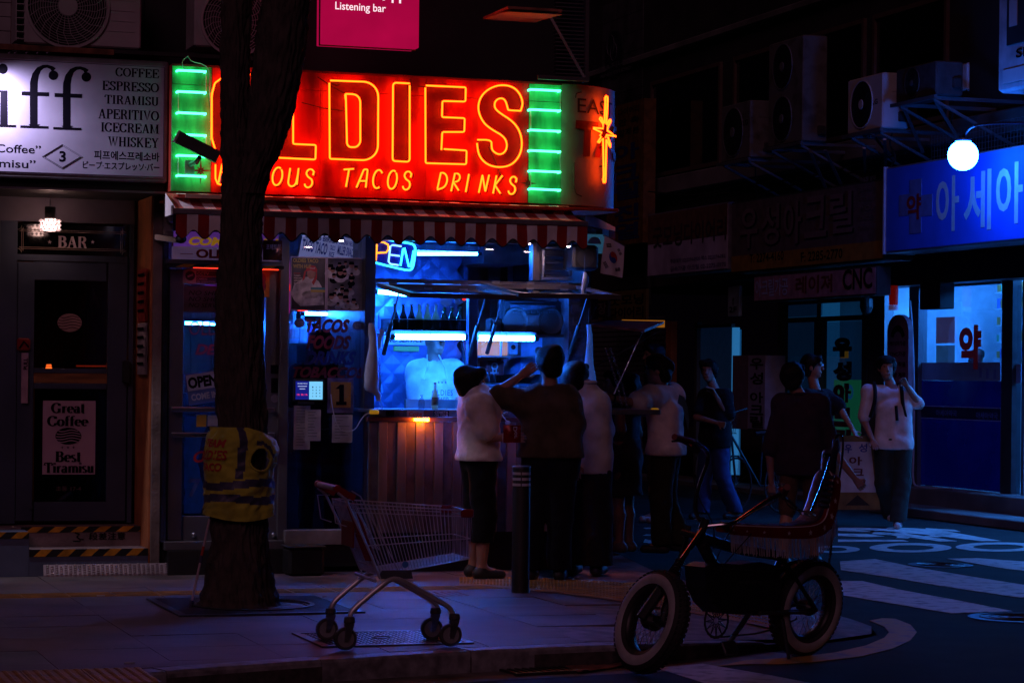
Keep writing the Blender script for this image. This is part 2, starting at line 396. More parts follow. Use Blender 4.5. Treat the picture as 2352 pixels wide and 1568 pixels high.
def clip(poly,p,nrm):
 out=[]
 for i in range(len(poly)):
  a,b=poly[i],poly[(i+1)%len(poly)]
  da=(a[0]-p[0])*nrm[0]+(a[1]-p[1])*nrm[1];db=(b[0]-p[0])*nrm[0]+(b[1]-p[1])*nrm[1]
  if da>=0:out.append(a)
  if(da>=0)!=(db>=0):
   t=da/(da-db);out.append((a[0]+(b[0]-a[0])*t,a[1]+(b[1]-a[1])*t))
 return out
fr=FA
innL=[FI@p for p in inn];rampL=[FI@p for p in ramp]
TY=(-1.66,-1.36)
slabs=[]
def keep(cx,cyy):
 for a,b in zip(innL,innL[1:]):
  if a.x<=cx<=b.x:return(a,b)
 return None
SX,SY=.60,.60
for j in range(-12,1):
 y0=j*SY+.14-.0
 off=0.0
 for i in range(-5,14):
  x0=i*SX+off
  if y0>-.02 or x0>5.3:continue
  poly=[(x0,y0),(x0+SX,y0),(x0+SX,y0+SY),(x0,y0+SY)]
  g_=.0018
  poly=[(x0+g_,y0+g_),(x0+SX-g_,y0+g_),(x0+SX-g_,y0+SY-g_),(x0+g_,y0+SY-g_)]
  cxm=x0+SX/2
  sg=keep(cxm,0)
  if sg is None:continue
  a,b=sg;t=(b-a);nr=(-t.y,t.x);L_=math.hypot(*nr);nr=(nr[0]/L_,nr[1]/L_)
  poly=clip(poly,(a.x+nr[0]*.004,a.y+nr[1]*.004),nr)
  if poly and y0+SY>TY[0]and y0<TY[1]:
   lo=clip(poly,(0,TY[0]-.003),(0,-1));hi=clip(poly,(0,TY[1]+.003),(0,1))
   for q in(lo,hi):
    if len(q)>2:slabs.append(q)
   continue
  if len(poly)>2:slabs.append(poly)
def area(p):return abs(sum(p[i][0]*p[(i+1)%len(p)][1]-p[(i+1)%len(p)][0]*p[i][1]for i in range(len(p))))/2
RL=[(p.x,p.y)for p in rampL[5:]]
nslab=0
for q in slabs:
 if area(q)<.004:continue
 cx_=sum(p[0]for p in q)/len(q);cy_=sum(p[1]for p in q)/len(q)
 w=FA.M@Vector((cx_,cy_,0))
 if w.x>.42+max(0,(w.y-13.9))*.14:continue
 z=PZ+rnd.uniform(-.0015,.0015);tl=rnd.uniform(-.0012,.0012)
 mb=MB();n=len(q)
 a_=sum(q[i][0]*q[(i+1)%n][1]-q[(i+1)%n][0]*q[i][1]for i in range(n))
 if a_<0:q=q[::-1]
 top=[(p[0],p[1],z+tl*(1 if p[0]>cx_ else-1))for p in q]
 mb.add(top+[(p[0],p[1],PZ-.036)for p in q],[tuple(range(n))]+[(i,i+n,(i+1)%n+n,(i+1)%n)for i in range(n)])
 mk('paving_slab',mb,m_pave if rnd.random()<.8 else m_pave2,pavement);nslab+=1
for i in range(-6,14):
 x0=i*.3
 if x0>3.9:break
 mb=MB();mb.box(x0+.002,x0+.298,TY[0]+.002,TY[1]-.002,PZ-.036,PZ+.001,b=.002)
 for b_ in range(4):
  yy=TY[0]+.04+b_*.073;mb.box(x0+.01,x0+.29,yy-.014,yy+.014,PZ+.001,PZ+.006,b=.003)
 mk('tactile_tile',mb,m_tact,pavement)
def dots(px,py,nx,ny,name='tactile_tile',m=m_tact,z=PZ):
 c=FI@G(px,py,z)
 for i in range(nx):
  for j in range(ny):
   x0=c.x+i*.3;y0=c.y+j*.3
   mb=MB();mb.box(x0+.002,x0+.298,y0+.002,y0+.298,z,z+.003)
   for a in range(6):
    for b_ in range(6):
     mb.lathe([(.017,0),(.011,.004)],(x0+.025+a*.05,y0+.025+b_*.05,z+.003),seg=6)
   mk(name,mb,m,pavement)
dots(-70,1580,3,2)
dots(985,1370,1,1,m=mat('tactile_red',(.20,.055,.03),.6))
fr=ID
m_corner=mat('corner_surface',(.21,.165,.16),.7,var=.35,scale=7,bump=.3,bscale=80)
def even(pts,n):
 d=[0]
 for p,q in zip(pts,pts[1:]):d.append(d[-1]+(q-p).length)
 out=[]
 for i in range(n+1):
  t=d[-1]*i/n;k=max(j for j in range(len(d))if d[j]<=t+1e-9);k=min(k,len(pts)-2)
  out.append(pts[k].lerp(pts[k+1],(t-d[k])/max(1e-9,d[k+1]-d[k])))
 return out
mb=MB()
LA=even([Vector((.02,13.68,PZ-.004)),Vector((.60,19.0,PZ-.004))],20)
RB=even([Vector((p.x,p.y,p.z+.003))for p in inn if p.x>.45]+[Vector((p.x,p.y,p.z+.003))for p in ramp],20)
def cfn(i,j):
 u=i/8;p=LA[j].lerp(RB[j],u);za=LA[j].z;zb=RB[j].z
 return(p.x,p.y,za+(zb-za)*u*u)
mb.grid(8,20,cfn)
mk('corner_surface',mb,m_corner,pavement)
from mathutils.bvhtree import BVHTree
cbv=BVHTree.FromPolygons(mb.v,mb.f)
def czz(px,py):
 p=G(px,py,PZ*.7);h=cbv.ray_cast(Vector((p.x,p.y,2)),Vector((0,0,-1)))
 if h[0]is None:return PZ
 p=G(px,py,h[0].z);h=cbv.ray_cast(Vector((p.x,p.y,2)),Vector((0,0,-1)))
 z=h[0].z if h[0]is not None else PZ
 return max(z,PZ)if p.x<.78+max(0,(p.y-13.9))*.14 else z
mb=MB();mb2=MB()
for i in range(96):
 for j in range(9):
  t=i/96
  px=1060+730*t;c0=1334+78*t**1.7
  hw=7+24*t;py=c0+hw*(j/4-1)*.9
  zc=czz(px,py)
  p=G(px,py,zc);mb2.lathe([(.011,0),(.007,.005)],(p.x,p.y,zc+.006),seg=5)
A_=[];B_=[]
for i in range(13):
 t=i/12;px=1055+740*t;c0=1334+78*t**1.7;hw=9+25*t
 za=czz(px,c0-hw)+.006;zb=czz(px,c0+hw)+.006
 A_.append(Vector((*gxy(px,c0-hw,za),za)));B_.append(Vector((*gxy(px,c0+hw,zb),zb)))
mb.add(A_+B_,[(13+i,14+i,i+1,i)for i in range(12)])
mk('tactile_surface',mb,m_tact,pavement);mk('tactile_studs',mb2,m_tact,pavement,kind='stuff')
mb=MB();g1=[];g2=[]
for i,p in enumerate(ks):
 t=(ks[min(i+1,len(ks)-1)]-ks[max(i-1,0)]);t.z=0;t.normalize();n_=Vector((t.y,-t.x,0))
 g1.append(Vector((p.x,p.y,.004))+n_*.002);g2.append(Vector((p.x,p.y,.004))+n_*.34)
k=len(g1);mb.add(g1+g2,[(k+i,k+i+1,i+1,i)for i in range(k-1)])
mk('gutter',mb,m_gut,road)
def z3(x,y):return(1349.4+.42626*x,947.4+.42626*y)
def sheet(name,pts,m,z=.006,parent=None):
 P=[G(*z3(a,b),z)for a,b in pts];mb=MB();mb.slab([(p.x,p.y)for p in P],z-.002,z)
 return mk(name,mb,m,parent or road)
sheet('yellow_line',[(860,1352),(700,1362),(860,1330),(1100,1318),(1330,1290),(1500,1252),(1600,1210),(1625,1180),(1600,1150),(1520,1118),(1590,1105),(1660,1108),(1740,1140),(1775,1180),(1740,1225),(1640,1270),(1480,1310),(1250,1338),(1050,1352)],m_ypaint)
for nm,pts in(('crosswalk_stripe',[(1360,800),(1550,787),(1760,830),(2060,880),(2420,936),(2420,1000),(2300,990),(1900,930),(1600,880),(1365,845)]),('crosswalk_stripe',[(1330,905),(1480,905),(1700,955),(2000,1010),(2290,1067),(1960,1078),(1700,1035),(1380,982)]),('crosswalk_stripe',[(1940,785),(2100,782),(2420,805),(2420,858),(2250,838)]),('crosswalk_stripe',[(655,815),(700,810),(900,810),(1010,830),(1040,862),(930,862),(780,835)]),('crosswalk_stripe',[(370,1372),(620,1350),(1000,1415),(1280,1470),(900,1530),(620,1450)])):
 sheet(nm,pts,m_paint)
def ring_mark(cx,cy,rx,ry,wx,wy,a0=0,a1=360,n=28):
 mb=MB();P=[];Q=[]
 for i in range(n+1):
  a=rad(a0+(a1-a0)*i/n)
  P.append(G(*z3(cx+rx*math.cos(a),cy+ry*math.sin(a)),.006));Q.append(G(*z3(cx+(rx-wx)*math.cos(a),cy+(ry-wy)*math.sin(a)),.006))
 mb.add(P+Q,[(i,i+1,n+2+i,n+1+i)for i in range(n)])
 mk('road_lettering',mb,m_paint,road)
ring_mark(1740,726,222,25,95,11);ring_mark(2215,722,232,25,95,11);ring_mark(1330,735,138,19,70,8)
ring_mark(1500,650,470,34,90,11,-75,35);ring_mark(1500,668,240,24,70,9,-80,20);ring_mark(330,640,95,22,60,7,-110,110)
for pts in([(1350,618),(1480,618),(1950,640),(2230,690),(2120,690),(1800,652),(1350,634)],[(1350,650),(1500,652),(1600,664),(1500,668),(1350,662)],[(1350,682),(1700,684),(1730,692),(1350,694)],[(1820,620),(1980,630),(2010,640),(1830,628)],[(310,680),(420,700),(440,712),(300,698)],[(370,640),(470,655),(470,664),(370,650)],[(1450,628),(1640,638),(1990,690),(1900,692),(1560,646)]):
 sheet('road_lettering',pts,m_paint)
def rect_g(px0,py0,sx,sy,z):
 c=FI@G(px0,py0,z);return c.x,c.y,sx,sy
fr=FA
c=FI@G(740,1487,PZ);x0,y0=c.x,c.y;W_,D_=.86,.72
cov=root('service_cover','rectangular cast iron service cover let into the paving under the trolley','manhole cover',(x0+W_/2,y0+D_/2,PZ))
mb=MB()
for a in((x0,x0+W_,y0,y0+.04),(x0,x0+W_,y0+D_-.04,y0+D_),(x0,x0+.04,y0+.04,y0+D_-.04),(x0+W_-.04,x0+W_,y0+.04,y0+D_-.04)):mb.box(*a,PZ,PZ+.009)
mk('rim',mb,m_iron,cov)
mk('plate',MB().box(x0+.042,x0+W_-.042,y0+.042,y0+D_-.042,PZ,PZ+.0055),m_iron,cov)
mb=MB()
for i in range(26):
 for j in range(20):
  cx_=x0+.07+i*.0288;cy_=y0+.07+j*.0303
  if abs(cx_-x0-W_/2)<.07 and abs(cy_-y0-D_/2)<.07:continue
  if(i+j)%2:mb.box(cx_-.011,cx_+.011,cy_-.004,cy_+.004,PZ+.0055,PZ+.009)
  else:mb.box(cx_-.004,cx_+.004,cy_-.011,cy_+.011,PZ+.0055,PZ+.009)
mb.tube([(x0+W_/2+.055*math.cos(a),y0+D_/2+.055*math.sin(a),PZ+.008)for a in[k*.45 for k in range(14)]],.005,5,closed=True)
mk('studs',mb,m_iron,cov,kind='stuff')
c=FI@G(412,1417,PZ);gx0,gy0=c.x,c.y;GW=1.16
gr=root('tree_grate','square iron grate round the foot of the street tree','tree grate',(gx0+GW/2,gy0+GW/2,PZ))
mb=MB();zt=PZ+.012
for a in((gx0,gx0+GW,gy0,gy0+.05),(gx0,gx0+GW,gy0+GW-.05,gy0+GW),(gx0,gx0+.05,gy0+.05,gy0+GW-.05),(gx0+GW-.05,gx0+GW,gy0+.05,gy0+GW-.05)):mb.box(*a,PZ-.005,zt)
mk('rim',mb,m_iron,gr)
mb=MB();hx,hy,hr=gx0+GW/2,gy0+GW/2,.36
for i in range(26):
 yy=gy0+.065+i*.0408
 for(a,b_)in((gx0+.05,gx0+GW/2),(gx0+GW/2,gx0+GW-.05)):
  d=abs(yy-hy);cut=math.sqrt(max(0,hr*hr-d*d))if d<hr else 0
  if a<hx-.1:e=hx-max(cut,.004);mb.box(a,e,yy,yy+.022,PZ-.004,zt-.002)
  else:mb.box(hx+max(cut,.004),b_,yy,yy+.022,PZ-.004,zt-.002)
for xx in(gx0+.22,gx0+GW-.24):mb.box(xx,xx+.03,gy0+.05,gy0+GW-.05,PZ-.004,zt-.004)
mk('bars',mb,m_iron,gr,kind='stuff')
mb=MB();mb.lathe([(hr+.02,0),(hr+.03,.02),(hr,.022),(hr-.01,0)],(hx,hy,PZ-.004),seg=28,cap=False);mk('ring',mb,m_iron,gr)
mb=MB();mb.grid(24,24,lambda i,j:(gx0+.02+i*(GW-.04)/24,gy0+.02+j*(GW-.04)/24,PZ-.012+.022*max(0,1-math.hypot(gx0+i*GW/24-hx,gy0+j*GW/24-hy)/.5)+.012*mnoise.noise(Vector((i*.5,j*.5,0)))))
soil=mk('soil',mb,m_soil,kind='stuff',label='bare soil in the tree pit',smooth=True)
fr=ID
def round_cover(px,py,r,lab):
 p=G(px,py,.004);o=root('manhole_cover',lab,'manhole cover',(p.x,p.y,.004),0)
 mb=MB();mb.lathe([(r,0),(r,.006),(r-.03,.006)],(p.x,p.y,.002),seg=32);mk('rim',mb,m_iron,o)
 mb=MB();mb.lathe([(r-.032,.002),(0,.002)],(p.x,p.y,.003),seg=32);mk('plate',mb,m_iron,o)
 mb=MB()
 for q in range(1,5):mb.tube([(p.x+q*(r-.05)/4.5*math.cos(a*.2618),p.y+q*(r-.05)/4.5*math.sin(a*.2618),.008)for a in range(24)],.006,4,closed=True)
 mk('rings',mb,m_iron,o)
round_cover(2336,1418,.33,'round iron manhole cover with raised rings at the right of the road')
round_cover(2160,1297,.28,'faint round manhole cover between the crossing stripes')
p=G(1240,1541,.004)
dr=root('drain_grate','small slotted drain grate in the gutter beside the flattened cardboard','drain',p,rad(25))
mb=MB()
T=Matrix.Translation(p)@Matrix.Rotation(rad(27),4,'Z')
for i in range(9):mb.box(-.2+i*.045,-.18+i*.045,-.12,.12,.002,.014,loc=T)
mk('bars',mb,m_iron,dr)
mb=MB();mb.box(-.22,.22,-.145,-.122,0,.016,loc=T);mb.box(-.22,.22,.122,.145,0,.016,loc=T);mk('rim',mb,m_iron,dr)
m_card=mat('cardboard',(.34,.13,.10),.8,var=.4,scale=9,bump=.4)
def crumple(name,quad,m,h,lab,cat,amp=.012,nu=14,nv=6):
 Q=[G(a,b,.01)for a,b in quad];mb=MB()
 def fn(i,j):
  u,v=i/nu,j/nv
  p=(Q[0]*(1-u)+Q[1]*u)*(1-v)+(Q[3]*(1-u)+Q[2]*u)*v
  return(p.x,p.y,h+amp*(mnoise.noise(p*5)+.6*mnoise.noise(p*14))+amp)
 mb.grid(nu,nv,fn);vs=list(mb.v);n=len(vs)
 mb.add([v-Vector((0,0,.004))for v in vs],[tuple(reversed(f))for f in mb.f])
 return mk(name,mb,m,label=lab,cat=cat)
crumple('flattened_cardboard',[(1330,1546),(1428,1530),(1470,1512),(1292,1528)],m_card,.006,'flattened reddish cardboard lying in the gutter beside the front bicycle wheel','cardboard')
crumple('flattened_cardboard',[(1215,1530),(1330,1519),(1345,1513),(1235,1522)],m_card,.006,'narrow torn strip of cardboard in the gutter, next to the drain grate','cardboard')
crumple('plastic_wrapper',[(737,1418),(755,1418),(757,1412),(740,1411)],mat('clear_plastic',(.5,.45,.5),.15,spec=1),PZ,'crumpled clear plastic wrapper on the paving near the trolley wheel','wrapper',amp=.012,nu=8,nv=5)
for i,(a,b,l)in enumerate(((222,1370,'tiny pale cigarette end on the paving left of the tree grate'),(285,1525,'pale scrap on the paving near the kerb, lower left'),(375,1316,'small pale strip of paper by the step of the taco bar'))):
 p=G(a,b,PZ);mb=MB();mb.tube([(p.x,p.y,PZ+.008),(p.x+.05,p.y+.02,PZ+.008)],.005,6);mk('litter_scrap',mb,mat('paper_scrap',(.6,.55,.5),.8),label=l,cat='litter')
mb=MB(ID)
for i in range(170):
 p=G(rnd.uniform(-20,1500),rnd.uniform(1345,1500),PZ)
 if p.x>.3+(p.y-13.9)*.1:continue
 r=rnd.uniform(.008,.022);n=7;a0=rnd.random()
 mb.add([(p.x+r*rnd.uniform(.7,1.1)*math.cos(a0+k*.898),p.y+r*rnd.uniform(.7,1.1)*math.sin(a0+k*.898),PZ+.0032)for k in range(n)],[tuple(range(n))])
mk('gum_spots',mb,mat('old_gum',(.05,.045,.045),.5),pavement,kind='stuff')
# ================================================================ LEFT: ESPRESSO BAR FRONT
fr=FA
m_wall=mat('dark_render_wall',(.028,.026,.030),.85,var=.35,scale=1.4,bump=.3)
m_tilewall=mat('pale_wall_tile',(.42,.40,.42),.45,var=.2,scale=3)
m_frame=mat('grey_door_frame',(.065,.08,.125),.42,var=.12,scale=3,metal=.2)
m_signw=mat('brushed_sign_face',(.36,.33,.50),.5,var=.12,scale=3,metal=.15)
m_signfr=mat('sign_frame_metal',(.30,.28,.33),.35,metal=.6)
m_print=mat('black_print',(.006,.005,.010),.9,var=.05,spec=.0)
m_black=mat('black_matte',(.012,.012,.014),.6,var=.3)
m_gold=mat('gilt_line',(.42,.30,.22),.5,var=.2)
m_glass=glass('window_glass',tr=.82)
m_glassd=glass('dark_glass',tr=.45,rough=.02)
m_orange=mat('orange_brown_paint',(.50,.17,.06),.6,var=.25,scale=4,bump=.2)
m_conc=mat('concrete_column',(.24,.19,.165),.75,var=.3,scale=5,bump=.4)
m_step=mat('step_stone',(.26,.19,.19),.6,var=.3,scale=6,bump=.3)
m_blue=mat('blue_grey_panel',(.10,.12,.19),.55,var=.15,scale=4)
m_hy=mat('hazard_yellow',(.60,.24,.015),.4,var=.3,scale=12)
m_hb=mat('hazard_black',(.012,.010,.010),.4)
m_steel=mat('stainless_steel',(.42,.42,.45),.28,metal=1.0,var=.15,scale=3,bump=.1,aniso=(1,1,14))
m_wood=mat('warm_wood',(.30,.12,.04),.5,var=.35,scale=3,aniso=(1,1,8))
m_rust=mat('rusty_steel',(.22,.09,.05),.8,var=.5,scale=8,bump=.5)
m_ac=mat('ac_casing',(.48,.46,.48),.5,var=.12,scale=3)
m_dark=mat('dark_metal',(.05,.05,.055),.45,metal=.4)
m_wood2=mat('interior_panelling',(.16,.05,.025),.6,var=.4,scale=3,aniso=(6,6,1))
def Z(px,py,y=0.0):return fr.hit(px,py,y)[1]
def Xx(px,py,y=0.0):return fr.hit(px,py,y)[0]
shell=root('shop_building','dark two storey building that holds the espresso bar and the taco bar','building',(1.5,.9,0))
mb=MB();xl=Xx(-250,300);xr=Xx(1372,400,.0)
mb.box(xl,xr,.62,7.0,Z(600,420,.62),8.5)
mk('upper_wall',mb,m_wall,shell)
mb=MB();mb.box(xl,Xx(345,800),2.6,7.0,0,3.3);mb.box(xl,xl+.2,.9,2.6,0,3.3);mk('rear_wall',mb,m_wall,shell)
tw=root('tiled_wall_panel','pale tiled wall patch left of the fan unit above the silver coffee sign','wall panel',(Xx(0,60,.5),.5,Z(0,100,.5)))
for i in range(-3,2):
 for j in range(5):
  x0=Xx(28,50,.55)+i*.2;z0=Z(0,104,.55)+j*.105
  if x0>Xx(50,50,.55):continue
  mk('tile',MB().box(x0+.002,x0+.198,.55,.60,z0+.002,z0+.103,b=.003),m_tilewall,tw)
mk('backing',MB().box(Xx(-200,50,.6),Xx(330,50,.6),.601,.618,Z(0,110,.6),Z(0,-80,.6)),m_wall,tw)
def ac_unit(px,y0,label,group,circ,dep=.34,m=m_ac,fan=True):
 x0,x1,z0,z1=fr.rect(*px,y0)
 o=root('cooling_unit',label,'air conditioner',((x0+x1)/2,y0+dep/2,z0),group=group)
 mk('casing',MB().box(x0,x1,y0,y0+dep,z0,z1,b=.012),m,o)
 cx,cz=fr.hit(circ[0],circ[1],y0);r=circ[2]
 mb=MB();mb.lathe([(r+.018,0),(r+.018,-.018),(r,-.02),(r-.006,0)],(cx,y0,cz),'y',40,cap=False);mk('rim',mb,m,o)
 mk('fan_opening',MB().lathe([(r-.007,-.003),(0,-.003)],(cx,y0,cz),'y',40),m_black,o)
 mb=MB()
 for k in range(3):
  a=k*2.094+.5
  def bl(i,j):
   q=a+i*.22;rr=r*(.2+.7*j/4);return(cx+rr*math.cos(q),y0-.008-.004*i/4,cz+rr*math.sin(q))
  mb.grid(4,4,bl)
 mk('fan',mb,m_dark,o)
 mb=MB()
 nr=max(5,int(r/.0175))
 for k in range(1,nr):
  rr=r*k/nr;mb.tube([(cx+rr*math.cos(q),y0-.02,cz+rr*math.sin(q))for q in[i*math.pi/18 for i in range(36)]],.0022,4,closed=True)
 for k in range(24):
  q=k*math.pi/12
  mb.tube([(cx+r*.25*math.cos(q),y0-.021,cz+r*.25*math.sin(q)),(cx+r*.7*math.cos(q+.12),y0-.021,cz+r*.7*math.sin(q+.12)),(cx+r*math.cos(q+.3),y0-.021,cz+r*math.sin(q+.3))],.0024,4)
 mk('grille',mb,m,o)
 mk('hub',MB().lathe([(r*.24,-.018),(r*.24,-.026),(0,-.027)],(cx,y0,cz),'y',24),m,o)
 return o,(x0,x1,z0,z1)
o,(x0,x1,z0,z1)=ac_unit((57,-80,325,107),-.02,'large cooling unit with round fan grille above the silver coffee sign','cooling units over the shop fronts',(155,16,.285))
mb=MB()
for k in range(5):mb.box(x1-.26,x1-.05,-.024,-.019,z0+.12+k*.075,z0+.124+k*.075)
mk('seams',mb,m_ac,o)
mb=MB()
for k in range(12):mb.box(x0-.06,x0-.003,-.01,.26,z0+.03+k*.05,z0+.036+k*.05)
mb.box(x0-.062,x0-.055,-.01,.26,z0+.02,z1);mk('side_guard',mb,m_ac,o)
ac_unit((447,-70,650,112),.1,'second cooling unit half hidden behind the tree trunk, above the neon sign','cooling units over the shop fronts',(540,50,.245))
bk=root('bracket_rail','rusty steel rail carrying the fan unit over the silver sign','bracket',(Xx(150,110,-.05),0,Z(150,112,-.05)))
mk('rail',MB().box(Xx(-100,108,-.06),Xx(262,114,-.06),-.06,-.02,Z(150,121,-.06),Z(150,108,-.06)),m_rust,bk)
mk('rail',MB().box(Xx(262,114,-.05)+.002,Xx(640,128,-.05),-.05,.02,Z(420,131,-.05),Z(420,122,-.05)),m_dark,bk)
mb=MB()
for q in(20,34,60,85,108):mb.tube([(Xx(q,118,-.1),-.1,Z(q,122,-.1)),(Xx(q+12,112,.1),.1,Z(q+8,117,.1)),(Xx(q+34,118,.2),.2,Z(q,121,.2))],.006,5)
mk('cable',mb,m_signw,bk)
mk('upright',MB().box(Xx(26,50,.3),Xx(32,50,.3),.3,.34,Z(30,106,.3),Z(30,-60,.3)),m_rust,bk)
mb=MB();mb.bar((Xx(38,20,.25),.25,Z(38,-10,.25)),(Xx(56,96,.25),.25,Z(56,100,.25)),.05);mk('strut',mb,m_black,bk)
sy=-.35
x0=Xx(-260,265,sy);x1=Xx(387,281,sy);z0=Z(194,414,sy);z1=Z(194,132,sy)
sg=root('coffee_sign','wide silver fascia sign with big black serif letters and a drinks list','sign',((x0+x1)/2,sy,z0))
mk('box',MB().box(x0,x1,sy,-.03,z0,z1,b=.012),m_signfr,sg)
mk('face',MB().box(x0+.03,x1-.028,sy-.004,sy+.01,z0+.03,z1-.035,b=.002),m_signw,sg)
mb=MB();a,b,c,d=x0+.04,x1-.036,z0+.04,z1-.045
for q in((a,b,d,d+.003),(a,b,c,c+.003),(b,b+.003,c,d)):mb.box(q[0],q[1],sy-.006,sy-.003,q[2],q[3])
mk('border',mb,m_print,sg)
TYS=sy-.0044
def zz(p,k=.2998,ox=0,oy=0):return[(ox+a*k*.5742/.5742,oy+b*k)for a,b in p]
def tr(pts,k,y):
 return[fr.hit(a*k,b*k,y)for a,b in pts]
K1=.17216
def flat(mb,pts,y):mb.prism(pts,y-.003,y)
mb=MB()
def stroke_band(c,w,y,k):
 n=len(c);L=[];R=[]
 for i in range(n):
  a=c[max(0,i-1)];b=c[min(n-1,i+1)];dx,dy=b[0]-a[0],b[1]-a[1];d=math.hypot(dx,dy)
  L.append((c[i][0]-dy/d*c[i][2],c[i][1]+dx/d*c[i][2]));R.append((c[i][0]+dy/d*c[i][2],c[i][1]-dx/d*c[i][2]))
 P=[fr.hit(p[0]*k,p[1]*k,y)for p in L+R]
 mb.add([(p[0],y,p[1])for p in P],[(i,i+1,n+i+1,n+i)for i in range(n-1)])
def big_f(dx,dy):
 st=[(450,2560-2020+1155,50)]
 c=[(450+dx,1670+dy,51),(450+dx,1250+dy,52),(452+dx,1100+dy,52),(475+dx,1000+dy,46),(520+dx,925+dy,34),(575+dx,893+dy,24),(630+dx,886+dy,20),(685+dx,905+dy,24),(720+dx,940+dy,36)]
 stroke_band(c,0,TYS,K1)
 cx,cz=712+dx,1008+dy
 P=[fr.hit((cx+64*math.cos(q))*K1,(cz+64*math.sin(q))*K1,TYS)for q in[i*.2618 for i in range(24)]]
 mb.add([(p[0],TYS-.0003,p[1])for p in P],[tuple(range(24))[::-1]])
 stroke_band([(288+dx,1248+dy,27),(652+dx,1262+dy,27)],0,TYS-.0006,K1)
 stroke_band([(270+dx,1690+dy,16),(645+dx,1702+dy,16)],0,TYS-.0006,K1)
 stroke_band([(380+dx,1660+dy,2),(450+dx,1688+dy,26),(530+dx,1662+dy,2)],0,TYS-.0009,K1)
big_f(0,0);big_f(440,22)
c=[(38+66*math.cos(q),922+70*math.sin(q))for q in[i*.2618 for i in range(24)]]
P=[fr.hit(a*K1,b*K1,TYS)for a,b in c];mb.add([(p[0],TYS,p[1])for p in P],[tuple(range(24))[::-1]])
stroke_band([(52,1205,52),(52,1680,52)],0,TYS,K1);stroke_band([(-40,1215,14),(60,1222,16)],0,TYS-.0005,K1);stroke_band([(-120,1676,16),(215,1686,16)],0,TYS-.0005,K1)
mk('big_lettering',mb,m_print,sg)
def sl(s,a,b,c,d):stext(s,(a,b,c,d),sy-.0024,m_print,sg,thick=.19,thin=.075)
sl('COFFEE',265,158,365,178);sl('ESPRESSO',234,189,365,210);sl('TIRAMISU',240,221,365,241);sl('APERITIVO',225,253,365,275);sl('ICECREAM',231,284,365,305);sl('WHISKEY',248,316,365,338)
text('Coffee”',(-10,333,94,352),sy-.0024,m_print,sg,bold=.015);text('misu”',(-2,367,82,386),sy-.0024,m_print,sg,bold=.015);text('3',(136,347,151,372),sy-.0026,m_print,sg,bold=.03)
text('피프에스프레소바',(216,348,366,369),sy-.0024,m_print,sg);text('ピープ·エスプレッソ·バー',(190,373,366,391),sy-.0024,m_print,sg)
mb=MB()
for k in(1,.9):
 P=[fr.hit(143+a*k,360+b*k,TYS)for a,b in((-46,0),(0,-28),(46,0),(0,28))]
 mb.tube([(p[0],TYS,p[1])for p in P],.0015,4,closed=True)
mk('diamond_badge',mb,m_print,sg)
fx,fz=fr.hit(-15,190,sy-.16)
sp=root('sign_lamp','small arm lamp washing the left end of the silver sign','lamp',(fx,sy-.16,fz+.08))
mk('head',MB().lathe([(.02,.12),(.045,.02),(.05,0),(.044,0),(.03,.06),(0,.07)],(fx-.12,sy-.16,fz+.06),'z',16),m_dark,sp)
mb=MB();mb.tube([(fx-.12,sy-.16,fz+.18),(fx-.12,sy-.1,fz+.30),(fx-.12,sy,fz+.32)],.008,6);mk('arm',mb,m_dark,sp)
ld=bpy.data.lights.new('sign_lamp_bulb','SPOT');ld.energy=120;ld.color=(.84,.74,1.0);ld.spot_size=rad(150);ld.spot_blend=1;ld.shadow_soft_size=.03
lo=bpy.data.objects.new('sign_lamp_bulb',ld);COL.objects.link(lo);lo.location=FA.M@Vector((fx-.12,sy-.16,fz+.05));lo.rotation_euler=(Vector((.10,.55,-.5)).to_track_quat('-Z','Y')).to_euler()
mk('soffit',MB().box(x0,x1-.01,-.28,.618,Z(194,438,-.28),z0-.004),m_black,shell)
mk('ledge',MB().box(x0,Xx(385,444,-.3),-.31,-.283,Z(194,439,-.3),Z(194,434.5,-.3)),m_signfr,shell)
RY=.62
bay=root('bar_shopfront','grey framed recessed front of the espresso bar','shopfront',(Xx(160,900,RY),RY,.5))
xL=Xx(-250,800,RY);xR=Xx(303,800,RY)
mk('fascia_wall',MB().box(xL,xR,RY-.06,RY,Z(160,512,RY),Z(160,440,RY)),mat('mauve_grey_wall',(.17,.14,.18),.6,var=.25,scale=2.5),bay)
for a,b_ in((-4,36),(293,303)):
 mk('frame',MB().box(Xx(a,800,RY),Xx(b_,800,RY),RY-.05,RY+.05,Z(160,1200,RY),Z(160,512,RY)),m_frame,bay)
mk('frame',MB().box(Xx(36,590,RY)+.002,Xx(293,590,RY)-.002,RY-.05,RY+.05,Z(160,601,RY),Z(160,587,RY)),m_frame,bay)
mk('frame',MB().box(xL,Xx(-4,590,RY)-.002,RY-.05,RY+.05,Z(0,598,RY),Z(0,584,RY)),m_frame,bay)
tp=pxbox((37,517,292,587),RY-.02,RY,mat('black_glass_panel',(.004,.003,.004),.06,var=.05,spec=.8),bay,'transom_panel')
bx0,bx1,bz0,bz1=fr.rect(40,521,290,583,RY-.022)
for ins,rr in((0,.03),(.012,.03)):
 mb=MB();P=[]
 a0,a1,c0,c1=bx0+ins,bx1-ins,bz0+ins,bz1-ins
 for(cx_,cz_,st)in((a0,c0,90),(a0,c1,0),(a1,c1,-90),(a1,c0,-180)):
  for q in range(6):
   an=rad(st-q*18);P.append((cx_+rr*math.cos(an),RY-.022,cz_+rr*math.sin(an)))
 mb.tube(P,.0022,4,closed=True);mk('gilt_border',mb,m_gold,bay)
m_barl=mat('pale_letter',(.55,.42,.44),.5)
stext('BAR',(132,543,200,569),RY-.024,m_barl,bay,thick=.22,thin=.08)
